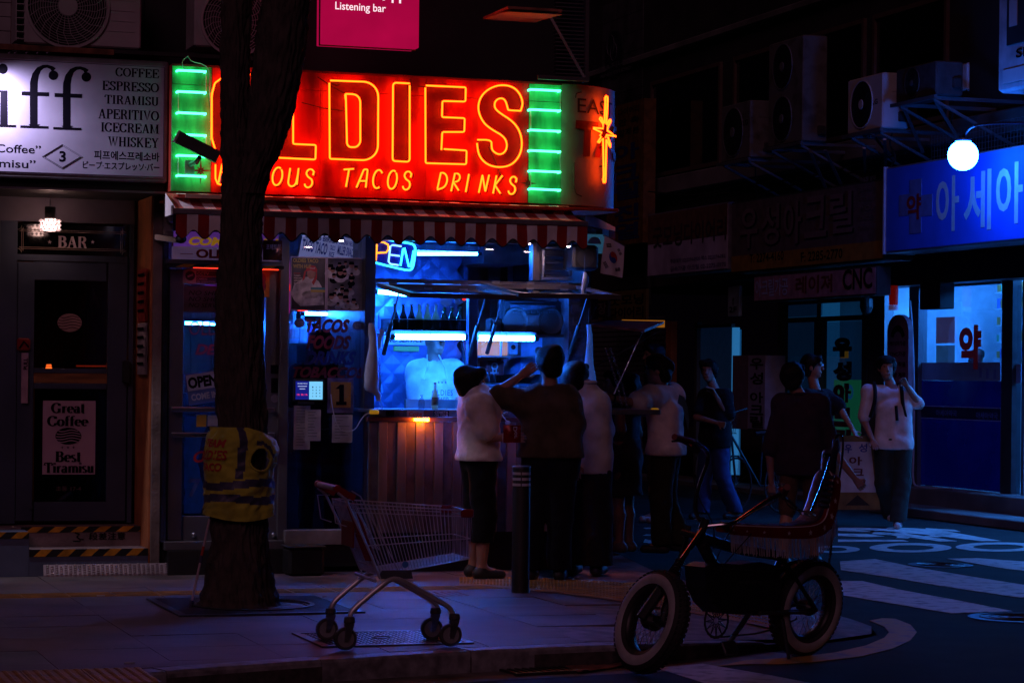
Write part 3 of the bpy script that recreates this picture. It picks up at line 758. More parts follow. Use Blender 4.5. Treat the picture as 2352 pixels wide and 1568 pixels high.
def star(cx,cz,r,y,k=.4,n=5,rot=90):
 return[(cx+(r if i%2==0 else r*k)*math.cos(rad(rot+i*180/n)),cz+(r if i%2==0 else r*k)*math.sin(rad(rot+i*180/n)))for i in range(2*n)]
for px_ in(114,213):
 c0,c1=fr.hit(px_,556,RY-.024);mk('star',MB().prism(star(c0,c1,.016,0),RY-.026,RY-.024),m_barl,bay)
mk('window_pane',MB().box(xL,Xx(-4,700,RY),RY-.005,RY+.005,Z(0,860,RY),Z(0,598,RY)),m_glassd,bay)
mk('window_pane',MB().box(xL,Xx(-4,700,RY),RY-.005,RY+.005,Z(0,584,RY),Z(0,512,RY)),m_glassd,bay)
mk('rail',MB().box(xL,Xx(-4,870,RY),RY-.03,RY+.03,Z(0,888,RY),Z(0,862,RY)),m_wood,bay)
mk('lower_panel',MB().box(xL,Xx(-4,1000,RY),RY-.02,RY+.02,Z(0,1200,RY),Z(0,889,RY)),m_blue,bay)
dr=root('bar_door','grey framed glass door of the espresso bar with a coffee poster','door',(Xx(165,1190,RY),RY,Z(165,1196,RY)))
dy0,dy1=RY-.04,RY+.01
for q in((38,602,77,1196),(246,602,291,1196),(77.5,602,245.5,644),(77.5,846,245.5,857),(77.5,880,245.5,893),(77.5,1152,245.5,1196)):
 pxbox(q,dy0,dy1,m_frame,dr,'frame',b=.003)
pxbox((77.5,857.5,245.5,879.5),dy0+.006,dy1,m_wood,dr,'wooden_rail')
pxbox((77.5,644.5,245.5,845.5),RY-.02,RY-.012,m_glassd,dr,'glass_pane')
pxbox((77.5,893.5,245.5,1151.5),RY-.02,RY-.012,glass('smoked_glass',tr=.12),dr,'glass_pane')
pxbox((98,920,219,1089),RY-.03,RY-.024,mat('pink_poster_paper',(.56,.36,.46),.6,var=.1,scale=2),dr,'poster')
def pl(s,a,b,c,d,th=.2):stext(s,(a,b,c,d),RY-.034,m_print,dr,thick=th,thin=.07)
pl('Great',118,925,195,948,.24);pl('Coffee',109,955,202,978,.24);pl('Best',126,1036,186,1060,.24);pl('Tiramisu',101,1062,216,1085,.24)
def waves(cx,cy,rx,ry,y,m,mw,parent,nm,lines=5):
 c=fr.hit(cx,cy,y);e=fr.hit(cx+rx,cy,y);f_=fr.hit(cx,cy+ry,y);R=abs(e[0]-c[0]);Rz=abs(f_[1]-c[1])
 mb=MB();mb.add([(c[0]+R*math.cos(q),y,c[1]+Rz*math.sin(q))for q in[i*.2244 for i in range(28)]],[tuple(range(28))])
 o=mk(nm,mb,m,parent);mb=MB()
 for k in range(lines):
  t=-0.62+1.24*k/(lines-1);w=math.sqrt(max(0,1-t*t))*.96;P=[];Q=[]
  for i in range(13):
   s_=-1+2*i/12;zc=t*Rz+.10*Rz*math.sin(s_*3.3+.6)
   P.append((c[0]+s_*w*R,y-.001,c[1]+zc+.05*Rz));Q.append((c[0]+s_*w*R,y-.001,c[1]+zc-.05*Rz))
  mb.add(P+Q,[(i,13+i,14+i,i+1)for i in range(12)])
 mk('wave_lines',mb,mw,parent)
waves(157,1001,30,19.5,RY-.034,m_print,MATS['pink_poster_paper'],dr,'logo_disc')
waves(160,741,28,21,RY-.024,mat('frosted_film',(.40,.22,.22),.6),mat('dark_red_film',(.05,.012,.01),.6),dr,'logo_disc',5)
for k in range(3):
 c0,c1=fr.hit(143+13*k,1027,RY-.034);mk('star',MB().prism(star(c0,c1,.012,0,.3,4),RY-.035,RY-.034),m_print,dr)
text('초동 17-4',(128,1116,186,1127),RY-.03,mat('faint_print',(.10,.05,.05),.6),dr)
pxbox((49,810,65,926),RY-.07,RY-.055,mat('pink_handle_plate',(.50,.32,.40),.5),dr,'pull_plate',b=.003)
h0,h1=fr.hit(57,835,RY-.072)
v,fs=text_mesh('PULL',.03);a_,b_=v.min(0),v.max(0)
zlo,zhi=Z(57,849,RY-.072),Z(57,822,RY-.072);s_=(zhi-zlo)/(b_[0]-a_[0]);xx_=Xx(63,835,RY-.072)
mb=MB();mb.add([(xx_-(p[1])*s_,RY-.073,zlo+(p[0]-a_[0])*s_)for p in v],fs);mk('lettering',mb,m_print,dr)
pxbox((40,776,70,806),RY-.08,RY-.042,mat('red_plastic',(.28,.02,.02),.3,var=.3),dr,'lock_box',b=.012)
lb=fr.rect(44,784,66,800,RY-.082);mb=MB();mb.tube([(lb[0],RY-.083,lb[2]),((lb[0]+lb[1])/2,RY-.085,lb[3]),(lb[1],RY-.083,lb[2]+.01)],.008,6);mk('latch',mb,m_print,dr)
pxbox((283,828,300,880),RY-.1,RY-.042,m_black,dr,'door_closer',b=.008)
mb=MB();c0,c1=fr.hit(69,1163,RY-.05);mb.lathe([(.02,0),(.02,-.012),(0,-.014)],(c0,RY-.04,c1),'y',16);mk('keyhole',mb,m_frame,dr)
inn_=root('bar_interior','dim wood panelled room with small orange lamps behind the bar door glass','interior',(Xx(150,800,1.8),1.8,.5))
pw=[]
for i in range(16):
 a=Xx(-150,800,2.0)+i*.17;mk('panel',MB().box(a+.002,a+.166,1.98,2.02,.45,3.0),m_wood2,inn_)
mk('floor',MB().box(Xx(-250,900,RY),xR,RY+.06,2.55,.40,.47),m_wood2,inn_)
mk('counter',MB().box(Xx(100,840,1.6),Xx(280,840,1.6),1.5,1.9,.47,Z(170,849,1.5)),m_wood2,inn_)
m_lampo=glow('orange_lamp',(1.0,.12,.015),6.0)
c0,c1=fr.hit(116,849,1.45)
tl=root('table_lamp','tiny orange table lamp glowing behind the bar door','lamp',(c0,1.55,c1))
mk('shade',MB().lathe([(.026,0),(.019,.04)],(c0,1.55,c1+.004),'z',12),m_lampo,tl);mk('base',MB().lathe([(.02,0),(.02,.004),(0,.004)],(c0,1.55,c1),'z',12),m_dark,tl)
x_0,x_1,z_0,z_1=fr.rect(175,839,247,842,1.48)
mk('light_strip',MB().box(x_0,x_1,1.47,1.49,z_0,z_1),glow('orange_strip',(1.0,.05,.01),.7),inn_)
x_0,x_1,z_0,z_1=fr.rect(-10,600,12,1150,1.5)
mk('lit_curtain',MB().box(x_0,x_1,1.5,1.52,z_0,z_1),mat('orange_curtain',(.25,.07,.02),.7,emit=(1,.18,.03),es=.03),inn_)
c0,c1=fr.hit(222,690,1.0)
mb=MB();mb.prism([(c0-.03,c1+.10),(c0+.0,c1+.03),(c0+.03,c1-.05),(c0+.015,c1-.06),(c0-.025,c1+.02)],1.0,1.01);mk('feather_reflection_shape',mb,mat('brassy',(.5,.3,.18),.3,metal=.8),label='brassy leaf ornament hanging inside the bar door glass',cat='ornament')  # solid shape made to stand for a reflection in the door glass
px_rev=MB();xr0=Xx(345,800,0)
px_rev.box(xr0,xr0+.012,.0,.62,Z(345,1315,0),Z(345,445,0));mk('reveal',px_rev,m_orange,bay)
mk('column',MB().box(xr0+.014,Xx(371,800,0),-.01,.5,PZ-.01,Z(358,445,0),b=.004),m_conc,bay)
mk('dark_jamb',MB().box(Xx(371,800,0)+.002,Xx(386,800,0),.05,.5,PZ,Z(378,430,0)),m_black,bay)
m_fr1=mat('red_flyer',(.42,.035,.03),.5,var=.25);m_fr2=mat('white_flyer',(.5,.42,.46),.6,var=.2)
def flyer(za,zb,m,lab,n=3):
 o=root('flyer_bundle',lab,'flyers',(xr0-.01,.2,zb))
 for k in range(n):
  mb=MB();y0=.04+.012*k;w=.42-.05*k
  mb.grid(6,10,lambda i,j:(xr0-.012-.006*k-.012*abs(mnoise.noise(Vector((i*.6,j*.5,k)))),y0+w*i/6,zb+(za-zb)*j/10))
  mk('sheet',mb,m,o,smooth=True)
 mb=MB();zc=(za+zb)/2
 for k in range(5):
  z_=za-(za-zb)*(.10+.17*k);mb.box(xr0-.036,xr0-.034,.10,.36,z_-.012,z_+.008)
 mk('print',mb,m_print,o)
flyer(Z(345,616),Z(345,738),m_fr1,'red flyers stuck on the orange reveal beside the bar door')
flyer(Z(345,741),Z(345,860),m_fr2,'curling white flyers below the red ones beside the bar door')
st=root('entrance_steps','two entrance steps with black and yellow hazard edging','steps',(Xx(200,1300),.2,PZ))
za=Z(205,1261,0);zb=Z(180,1210,.3);zc=Z(30,1222,0)
xa=Xx(67,1290,0);xb=xr0-.002
mk('step',MB().box(xa,xb,.004,.33,PZ,za),m_step,st)
mk('riser_panel',MB().box(xa,xb,-.004,.003,PZ,Z(200,1276,0)),m_blue,st)
mk('step',MB().box(xL,xb,.334,RY+.1,PZ,zb),m_step,st)
mk('side_wall',MB().box(Xx(-250,1300,0),xa-.002,0,.333,PZ,zc),m_blue,st)
def hazard(x0,x1,z0,z1,y,par,step=.083,lean=.055):
 x=x0-lean;k=0
 while x<x1:
  P=[(x,z0),(x+step,z0),(x+step+lean,z1),(x+lean,z1)]
  P=clip(clip(P,(x0,0),(1,0)),(x1,0),(-1,0))
  if len(P)>2:mk('hazard_stripe',MB().prism(P,y-.004,y),m_hy if k%2 else m_hb,par)
  x+=step;k+=1
hazard(xa,xb,Z(205,1276,0),za+.004,-.006,st);hazard(Xx(48,1215,.33),xb,Z(190,1221,.33),zb+.003,.329,st);hazard(Xx(-40,1228,0),xa-.004,Z(30,1236,0),zc+.003,-.004,st)
text('段差注意',(204,1222,288,1239),.329,m_print,st,bold=.01)
mb=MB();P=[(172,1222),(182,1226),(176,1232),(184,1238)];mb.tube([(*[fr.hit(a,b,.326)[0]],.326,fr.hit(a,b,.326)[1])for a,b in P],.005,4);P=[(168,1242),(184,1242),(184,1238),(192,1238)]
mb.tube([(fr.hit(a,b,.326)[0],.326,fr.hit(a,b,.326)[1])for a,b in P],.004,4);mk('pictogram',mb,m_print,st)
rp=root('ramp_plate','chequered aluminium ramp plate lying before the bar steps','ramp',(Xx(240,1320,-.2),-.15,PZ))
ra=fr.M.inverted()@G(103,1326,PZ);rb_=fr.M.inverted()@G(388,1318,PZ)
yf,yb=(ra.y+rb_.y)/2,-.03;rx0,rx1=ra.x,rb_.x;zt0,zt1=PZ+.012,PZ+.085
m_alu=mat('chequer_aluminium',(.55,.48,.50),.38,metal=.4,var=.25,scale=6)
mb=MB();mb.add([(rx0,yf,PZ),(rx1,yf,PZ),(rx1,yb,PZ),(rx0,yb,PZ),(rx0,yf,zt0),(rx1,yf,zt0),(rx1,yb,zt1),(rx0,yb,zt1)],[(0,3,2,1),(4,5,6,7),(0,1,5,4),(1,2,6,5),(2,3,7,6),(3,0,4,7)])
mk('plate',mb,m_alu,rp)
mb=MB();ny=9
for i in range(27):
 for j in range(ny):
  u=rx0+.03+i*(rx1-rx0-.06)/26;t=(j+.5)/ny;y_=yf+(yb-yf)*t;z_=zt0+(zt1-zt0)*t
  if(i+j)%2:continue
  a=.5
  dx,dy=.017*math.cos(a),.020*math.sin(a);ex,ey=-.005,.010
  mb.add([(u-dx,y_-dy,z_+.001),(u+ex,y_+ey,z_+.001),(u+dx,y_+dy,z_+.001),(u-ex,y_-ey,z_+.001),(u,y_,z_+.0065)],[(0,4,3),(3,4,2),(2,4,1),(1,4,0)])
mk('raised_pattern',mb,m_alu,rp,kind='stuff')
pc=fr.hit(115,520,.25)
pn=root('pendant_lamp','black pendant lamp with a glowing cut glass ring over the bar entrance','lamp',(pc[0],.25,pc[1]))
kz=Z(115,475,.25)-Z(115,503,.25)
ztop=Z(115,442,.25)
mb=MB();mb.tube([(pc[0],.25,Z(115,476,.25)),(pc[0],.25,ztop)],.004,6);mb.lathe([(.006,0),(.006,.06)],(pc[0],.25,Z(115,476,.25)),'z',8);mk('cord',mb,m_signfr,pn)
rr=(Xx(128,490,.25)-Xx(103,490,.25))/2
mk('canister',MB().lathe([(rr*.9,0),(rr,.004),(rr,kz-.004),(rr*.9,kz),(0,kz)],(pc[0],.25,Z(115,503,.25)),'z',24),m_black,pn)
R_=(Xx(139,517,.25)-Xx(91,517,.25))/2;m_cry=glow('lamp_crystal',(1.0,.58,.50),17.0,grad=.9);m_cryd=mat('cut_glass',(.8,.6,.6),.08,spec=1,emit=(1,.62,.6),es=.7)
zb0=Z(115,531,.25);hh=Z(115,503,.25)-zb0
mk('bulb',MB().lathe([(0,0),(R_*.55,.004),(R_*.55,hh-.004),(0,hh)],(pc[0],.25,zb0),'z',16),m_cry,pn)
for row in range(3):
 for k in range(14):
  q=k*2*math.pi/14+row*.2;c_=(pc[0]+R_*.92*math.cos(q),.25+R_*.92*math.sin(q),zb0+hh*(row+.5)/3)
  mb=MB();r_=hh/6.4
  V_=[(c_[0]+r_,c_[1],c_[2]),(c_[0]-r_,c_[1],c_[2]),(c_[0],c_[1]+r_,c_[2]),(c_[0],c_[1]-r_,c_[2]),(c_[0],c_[1],c_[2]+r_),(c_[0],c_[1],c_[2]-r_)]
  mb.add(V_,[(0,2,4),(2,1,4),(1,3,4),(3,0,4),(2,0,5),(1,2,5),(3,1,5),(0,3,5)]);mk('crystal',mb,m_cryd,pn)
fl=root('strip_floodlight','dark box shaped floodlight on an arm, pointing down across the green tubes','floodlight',(Xx(450,340,-1.0),-1.0,Z(450,360,-1.0)))
yb_=-1.0
A=[fr.hit(a,b,yb_)for a,b in((408,315),(498,363))]
mb=MB();mb.bar((A[0][0],yb_,A[0][1]),(A[1][0],yb_-.05,A[1][1]),.07,.085);mk('housing',mb,m_dark,fl)
mb=MB();mb.bar((A[0][0]-.012,yb_,A[0][1]+.006),(A[0][0]-.002,yb_,A[0][1]+.001),.072,.088);mk('end_cap',mb,mat('pale_end_cap',(.5,.45,.47),.4),fl)
P=[(fr.hit(a,b,y)[0],y,fr.hit(a,b,y)[1])for a,b,y in((458,362,-1.0),(452,372,-.9),(436,378,-.5))]
mb=MB();mb.tube(P,.018,6);mk('arm',mb,m_dark,fl);pxbox((425,368,447,404),-.50,-.49,mat('mount_plate',(.3,.32,.3),.5),fl,'mount_plate')
# ================================================================ TACO BAR: SIGN, AWNING, FRONT
fr=FA
m_red=mat('red_sign_enamel',(.62,.012,.008),.45,scale=2.2,col2=(.20,.004,.003),thresh=(.36,.54),detail=8,aniso=(2.2,1,.8))
m_redd=mat('dark_red_letter_paint',(.17,.006,.005),.5,var=.3,scale=6)
m_grn=mat('pale_green_sign_enamel',(.06,.55,.17),.45,scale=3,col2=(.02,.20,.06),thresh=(.34,.55),detail=8,aniso=(2.5,1,.7))
m_cream=mat('cream_sign_enamel',(.40,.38,.24),.45,scale=3,col2=(.24,.22,.13),thresh=(.3,.55))
m_neon=glow('neon_red_orange',(1.0,.047,.002),14)
m_neong=glow('neon_green',(.05,1.0,.40),7.5)
m_wire=mat('thin_cable',(.02,.018,.018),.5)
m_ledge=mat('red_ledge',(.45,.05,.03),.4,var=.2)
K2=.34184;K2x,K2y=631.6,0.0
SY=-.45
def z2(a,b):return(K2x+a*K2,K2y+b*K2)
bx0=Xx(394,292,SY);bxg=Xx(486,300,SY);bxr=Xx(1213,330,SY);bx1=Xx(1289,332,SY)
bz1=Z(842,170,SY);bz0=Z(842,454,SY)
ns=root('neon_sign','big red fascia sign with glowing yellow neon outline letters and green neon ends','neon sign',((bx0+bx1)/2,SY,bz0))
mk('box',MB().box(bx0,bx1,SY+.016,-.02,bz0,bz1),m_ledge,ns)
zj=bz1-(bz1-bz0)*.155
def panels(a,b,n,m):
 for i in range(n):
  u0=a+(b-a)*i/n;u1=a+(b-a)*(i+1)/n
  mk('panel',MB().box(u0+.001,u1-.001,SY,SY+.015,bz0,zj-.002,b=.001),m,ns)
  mk('panel',MB().box(u0+.001,u1-.001,SY,SY+.015,zj+.002,bz1,b=.001),m,ns)
panels(bx0,bxg,1,m_grn);panels(bxg,bxr,3,m_red);panels(bxr,bx1,1,m_grn)
mb=MB();mb.box(bx0,bx1,SY-.004,SY+.001,bz1-.012,bz1+.004);mb.box(bxg-.004,bxg+.002,SY-.003,SY+.001,bz0,bz1-.013);mb.box(bxr-.002,bxr+.004,SY-.003,SY+.001,bz0,bz1-.013);mk('edge_trim',mb,m_redd,ns)
RC=.62;cxc=bx1;cyc=SY+RC
def bend(s,off=0.0):
 a=s/RC
 if a<math.pi/2:return cxc+(RC+off)*math.sin(a),cyc-(RC+off)*math.cos(a)
 return cxc+RC+off,cyc+(s-RC*math.pi/2)
mb=MB();mb.grid(22,1,lambda i,j:(*bend(i*(RC*1.57+1.0)/22),bz0 if j==0 else bz1))
cp=mk('corner_panel',mb,m_cream,ns,smooth=True)
mb=MB();P=[bend(i*(RC*1.57+1.0)/22)for i in range(23)]
mb.slab(P+[(cxc,cyc+1.0),(cxc,SY)],bz1,bz1+.004);mk('corner_lid',mb,m_ledge,ns);mb=MB();mb.slab(P+[(cxc,cyc+1.0),(cxc,SY)],bz0-.004,bz0);mk('corner_lid',mb,m_ledge,ns)
def bent_text(s,s0,s1,z0,z1,m,bold=.0,shear=0,sp=1.0):
 v,fs=text_mesh(s,bold,shear,sp);a,b=v.min(0),v.max(0);mb=MB()
 mb.add([(*bend(s0+(s1-s0)*(p[0]-a[0])/(b[0]-a[0]),.013 if bold>.03 else .006),z0+(z1-z0)*(p[1]-a[1])/(b[1]-a[1]))for p in v],fs)
 return mk('lettering',mb,m,ns)
zz_=lambda py:Z(1335,py,SY+.02)
m_lp=mat('faded_black_paint',(.03,.02,.015),.6)
bent_text('EAST OF',.13,.88,zz_(259),zz_(226),m_lp);bent_text('TACO',.11,1.05,zz_(360),zz_(276),m_redd,bold=.05,shear=.05)
mb=MB();mb.tube([(*bend(.115,.002),zz_(226+0)),(*bend(.12,.002),zz_(216)),(*bend(.16,.002),zz_(212)),(*bend(.7,.002),zz_(212))],.004,4)
mb.tube([(*bend(.11,.002),zz_(374)),(*bend(.11,.002),zz_(430)),(*bend(.13,.002),zz_(446)),(*bend(.18,.002),zz_(451))],.004,4);mk('painted_border',mb,m_lp,ns)
bx_,by_=bend(.85,.004)
mk('small_plate',MB().box(bx_-.004,bx_+.004,by_-.05,by_+.08,zz_(432),zz_(383)),mat('violet_plate',(.10,.05,.4),.5),ns)
NY=SY-.055
def P2(pts,y=NY):return[(*(lambda h:(h[0],y,h[1]))(fr.hit(*z2(a,b),y)),)for a,b in pts]
def arcp(cx,cy,rx,ry,a0,a1,n=8):return[(cx+rx*math.cos(rad(a0+(a1-a0)*i/n)),cy-ry*math.sin(rad(a0+(a1-a0)*i/n)))for i in range(n+1)]
def smooth_pts(pts,it=2,closed=False):
 for _ in range(it):
  q=[]
  n=len(pts);rng_=range(n if closed else n-1)
  if not closed:q.append(pts[0])
  for i in rng_:
   a,b=pts[i],pts[(i+1)%n]
   q.append(tuple(a[k]*.75+b[k]*.25 for k in range(len(a))));q.append(tuple(a[k]*.25+b[k]*.75 for k in range(len(a))))
  if not closed:q.append(pts[-1])
  pts=q
 return pts
def rnd_corner(pts,r,closed=False):
 out=[];n=len(pts)
 for i,p in enumerate(pts):
  if not closed and i in(0,n-1):out.append(p);continue
  a=pts[i-1];b=pts[(i+1)%n]
  la=math.hypot(a[0]-p[0],a[1]-p[1]);lb=math.hypot(b[0]-p[0],b[1]-p[1])
  q0=(p[0]+(a[0]-p[0])*min(.45,r/la),p[1]+(a[1]-p[1])*min(.45,r/la));q1=(p[0]+(b[0]-p[0])*min(.45,r/lb),p[1]+(b[1]-p[1])*min(.45,r/lb))
  out+=[q0,(q0[0]*.3+p[0]*.4+q1[0]*.3,q0[1]*.3+p[1]*.4+q1[1]*.3),q1]
 return out
NR=.0066
LET={'O':[[(-118,500),(-190,500),(-330,505),(-405,560),(-425,640),(-425,930),(-400,1010),(-330,1060),(-190,1065),(-110,1030),(-92,940),(-92,620),(-112,530)],[(-210,560),(-230,575),(-290,580),(-315,620),(-315,900),(-300,960),(-250,985),(-215,960),(-205,900),(-205,620)]],'L':[[(10,512),(122,518),(122,968),(275,975),(272,1073),(8,1060),(8,525)]],'D':[[(365,558),(368,1068),(590,1077)]+arcp(590,980,102,97,-80,0,6)+arcp(590,650,104,100,0,80,6)+[(592,550),(372,542)],[(475,672),(470,632),(520,634)]+arcp(524,690,49,55,80,0,5)+[(573,930)]+arcp(532,940,42,50,0,-85,5)+[(500,989),(484,970),(476,640)]],'I':[[(905,575),(905,1075),(895,1088),(800,1083),(790,1072),(793,570),(805,557),(905,562)]],'E':[[(1010,590),(1012,1097),(1285,1105),(1288,1012),(1135,1002)],[(1118,1008),(1124,888),(1272,888),(1275,795),(1122,788),(1125,680),(1280,684),(1282,588),(1015,576)]],}
def neon(parent,name,pts,r=NR,m=None,round_=9):
 mb=MB();mb.tube(P2(rnd_corner(pts,round_)),r,6);return mk(name,mb,m or m_neon,parent)
for ch in 'OLDIE':
 for pts in LET[ch]:neon(ns,'neon_tube',pts)
 mb=MB();out=LET[ch][0]+(LET[ch][1]if ch=='E' else[])
 if ch=='O':out=LET[ch][0]
 if ch in 'DO':
  for o_ in(LET[ch][0],):mb.add([(p[0],SY-.002,p[2])for p in P2(out,SY-.002)],[tuple(range(len(out)))])
  mb2=MB();inn2=LET[ch][1];mb2.add([(p[0],SY-.0045,p[2])for p in P2(inn2,SY-.004)],[tuple(range(len(inn2)))]);mk('letter_counter',mb2,m_red,ns)
 elif ch=='E':
  out=[(1012,577),(1012,1097),(1285,1105),(1288,1010),(1120,1003),(1122,888),(1272,888),(1275,795),(1122,785),(1125,682),(1280,685),(1282,588)]
  mb.add([(p[0],SY-.002,p[2])for p in P2(out,SY-.002)],[tuple(range(len(out)))])
 else:mb.add([(p[0],SY-.002,p[2])for p in P2(out,SY-.002)],[tuple(range(len(out)))])
 mk('letter_paint_and_shadow',mb,m_redd,ns)
So=smooth_pts([(1650,748),(1668,690),(1640,620),(1590,580),(1510,570),(1430,600),(1375,660),(1362,740),(1395,820),(1450,868),(1540,918),(1562,975),(1545,1025),(1505,1042),(1462,1015),(1455,985),(1455,941),(1360,940)],2)
Si=smooth_pts([(1357,962),(1368,1045),(1420,1105),(1500,1128),(1590,1112),(1650,1040),(1662,950),(1640,870),(1590,810),(1510,760),(1474,725),(1478,680),(1515,658),(1548,672),(1565,735),(1568,742),(1650,746)],2)
for pts in(So,Si):mb=MB();mb.tube(P2(pts),NR,6);mk('neon_tube',mb,m_neon,ns)
mb=MB();n=min(len(So),len(Si));A_=P2(So[::-1],SY-.002)[::-1];B_=P2(Si,SY-.002)
A2=[A_[round(i*(len(A_)-1)/30)]for i in range(31)];B2=[B_[::-1][round(i*(len(B_)-1)/30)]for i in range(31)]
mb.add(A2+B2,[(i,i+1,32+i,31+i)for i in range(30)]);mk('letter_paint_and_shadow',mb,m_redd,ns)
HW={'O':[arc(.42,.5,.36,.5,60,410,18)],'U':[[(.1,1),(.08,.3)]+arc(.38,.28,.3,.28,190,350,8)+[(.72,1),(.74,.1)]],'S':[[(.66,.66),(.7,.86)]+arc(.42,.78,.26,.2,30,200,8)+[(.3,.58),(.62,.42)]+arc(.4,.24,.28,.24,40,-170,10)],'T':[[(0,.96),(.8,1)],[(.42,.98),(.34,0)]],'A':[[(0,0),(.42,1),(.72,1),(.74,0)],[(.2,.36),(.74,.36)]],'C':[arc(.44,.5,.38,.5,40,300,16)],'D':[[(.06,.1),(.2,1)]+arc(.3,.55,.5,.44,85,-70,12)+[(.05,.04)]],'R':[[(.05,0),(.2,1)]+arc(.36,.76,.3,.23,85,-90,8)+[(.16,.5),(.68,.04)]],'I':[[(.1,0),(.2,1)]],'N':[[(.02,0),(.16,1),(.56,.06),(.72,1)]],'K':[[(.04,0),(.16,1)],[(.66,1),(.12,.46),(.66,0)]],'F':[[(.05,0),(.16,1),(.7,1)],[(.12,.55),(.55,.55)]],'M':[[(0,0),(.2,1),(.42,.3),(.72,1),(.74,0)]]}
def hand(word,bx,r=.0065,shear=.16):
 a0,a1,b0,b1=bx;n=len(word);w=(a1-a0)/n
 for i,ch in enumerate(word):
  for st_ in HW[ch]:
   base=b1[0]+(b1[1]-b1[0])*i/max(1,n-1);top=b0[0]+(b0[1]-b0[0])*i/max(1,n-1);h=base-top
   pts=[(a0+w*i+(u*.92+shear*v)*w*.92,base-v*h)for u,v in st_]
   mb=MB();mb.tube(P2(rnd_corner(pts,6)if len(st_)<6 else pts),r,6);mk('neon_tube',mb,m_neon,ns)
   mb=MB();Q=[(p[0]+10,p[1]+8)for p in pts];mb.tube(P2(Q,SY-.003),.006,4);mk('letter_paint_and_shadow',mb,m_redd,ns)  # dark copy of the stroke, offset on the panel as its shadow
hand('FAM',(-385,-60,(1098,1115),(1228,1240)));hand('OUS',(-30,292,(1125,1135),(1245,1260)));hand('TACOS',(448,945,(1135,1150),(1255,1275)));hand('DRINKS',(1085,1650,(1160,1185),(1280,1305)))
mb=MB();mb.tube(P2([(-400,1105),(-400,1200),(-385,1235),(-362,1242)]),.0065,6);mk('neon_tube',mb,m_neon,ns)
for a,b,c,d in((285,517,470,630),(380,560,435,568),(912,530,905,660),(958,580,1050,572),(1435,985,1525,1205),(180,690,455,745),(1650,650,1690,750)):
 mb=MB();mb.tube(P2([(a,b),((a+c)/2+8,(b+d)/2+10),(c,d)],SY-.01),.0035,4);mk('wire',mb,m_wire,ns)
def gbar(x0,x1,py):
 mb=MB();h0=fr.hit(x0,py,NY);h1=fr.hit(x1,py+(x1-x0)*.045,NY)
 mb.tube([(h0[0],SY+.0,h0[1]),(h0[0],NY,h0[1]),(h1[0],NY,h1[1]),(h1[0],SY+.0,h1[1])],.0085,6);mk('green_tube',mb,m_neong,ns)
for py in(162,210.5,259,309,357,403):gbar(409,473,py)
for py in(206,252,299,346,392.5,434):gbar(1219,1287,py)
m_dimt=mat('unlit_tube',(.3,.6,.5),.2)
for x_,ys in((473,((163,211),(309,357))),(409,((211,260),(357,404))),(1287,((208,254),(346,393))),(1219,((253,300),(393,434)))):
 for a,b in ys:mb=MB();mb.tube([(*(lambda h:(h[0],SY-.03,h[1]))(fr.hit(x_,y_,SY-.03)),)for y_ in(a,b)],.004,5);mk('tube_return',mb,m_dimt,ns)
for cx_,cy_,r_ in((461,392,.075),(1213,421,.07)):
 c_=fr.hit(cx_,cy_,SY-.003);mb=MB()
 for k in range(8):
  L_=r_*(1.0 if k%2==0 else .55)*(1.35 if k in(0,4)else 1);a=rad(90+45*k);w=.010
  mb.add([(c_[0]+L_*math.cos(a),SY-.003,c_[1]+L_*math.sin(a)),(c_[0]+w*math.cos(a+1.2),SY-.003,c_[1]+w*math.sin(a+1.2)),(c_[0]+w*math.cos(a-1.2),SY-.003,c_[1]+w*math.sin(a-1.2))],[(0,1,2)])
 mk('painted_star',mb,m_redd,ns)
mb=MB();mb.tube([(*(lambda h:(h[0],SY-.02,h[1]))(fr.hit(a,b,SY-.02)),)for a,b in smooth_pts([(432,128),(418,140),(420,155),(428,160)],1)],.004,4)
mb.tube([(*(lambda h:(h[0],SY-.02,h[1]))(fr.hit(a,b,SY-.02)),)for a,b in smooth_pts([(432,130),(440,142),(470,148),(482,165),(481,210),(484,245)],1)],.004,4)
mk('hanging_cable',mb,mat('grey_cable',(.2,.2,.2),.5),ns)
stn=root('neon_star','glowing neon starburst fixed on the right end of the red sign','neon sign',(Xx(1388,300,-.42),-.42,Z(1388,420,-.42)))
SP=[(498,240),(484,262),(488,300),(478,555),(465,550),(447,490),(432,482),(420,500),(462,560),(462,612),(352,602),(352,612),(448,658),(425,690),(440,705),(400,770),(415,775),(462,722),(470,1150),(463,1190),(468,1228),(484,1228),(490,1190),(500,735),(530,800),(545,826),(545,790),(515,705),(490,715),(500,685),(612,700),(560,668),(512,635),(515,600),(552,525),(545,510),(532,515),(505,570),(500,555),(514,300),(512,250)]
mb=MB();mb.tube([(h[0],-.42,h[1])for h in(fr.hit(1292+a*.2015,172.3+b*.2015,-.42)for a,b in SP)],.007,6,closed=True);mk('neon_tube',mb,m_neon,stn)
mb=MB()
for b in(412,640,815,1035):
 h=fr.hit(1292+480*.2015,172.3+b*.2015,-.42);mb.tube([(h[0],-.41,h[1]),(h[0]-.04,-.1,h[1])],.006,5)
mk('bracket',mb,m_dark,stn)
lg=MB();lg.box(bx0-.01,Xx(1395,482,-.5),-.75,-.03,Z(842,467,-.75),Z(842,460,-.75),b=.004)
lgo=mk('ledge',lg,m_ledge,ns)
text('By SMK-KHK',(1251,473,1302,479),-.753,m_lp,ns,bold=0)
mk('pale_ledge_end',MB().box(Xx(415,445,-.57),Xx(500,448,-.57),-.765,-.753,Z(455,455,-.76),Z(455,446,-.76)),mat('pale_trim',(.45,.40,.34),.5),ns)
AY0,AY1=-.56,-.98
aw=root('striped_awning','red and white striped awning with a scalloped valance above the taco counter','awning',(Xx(870,500,AY1),-.5,Z(870,560,AY1)))
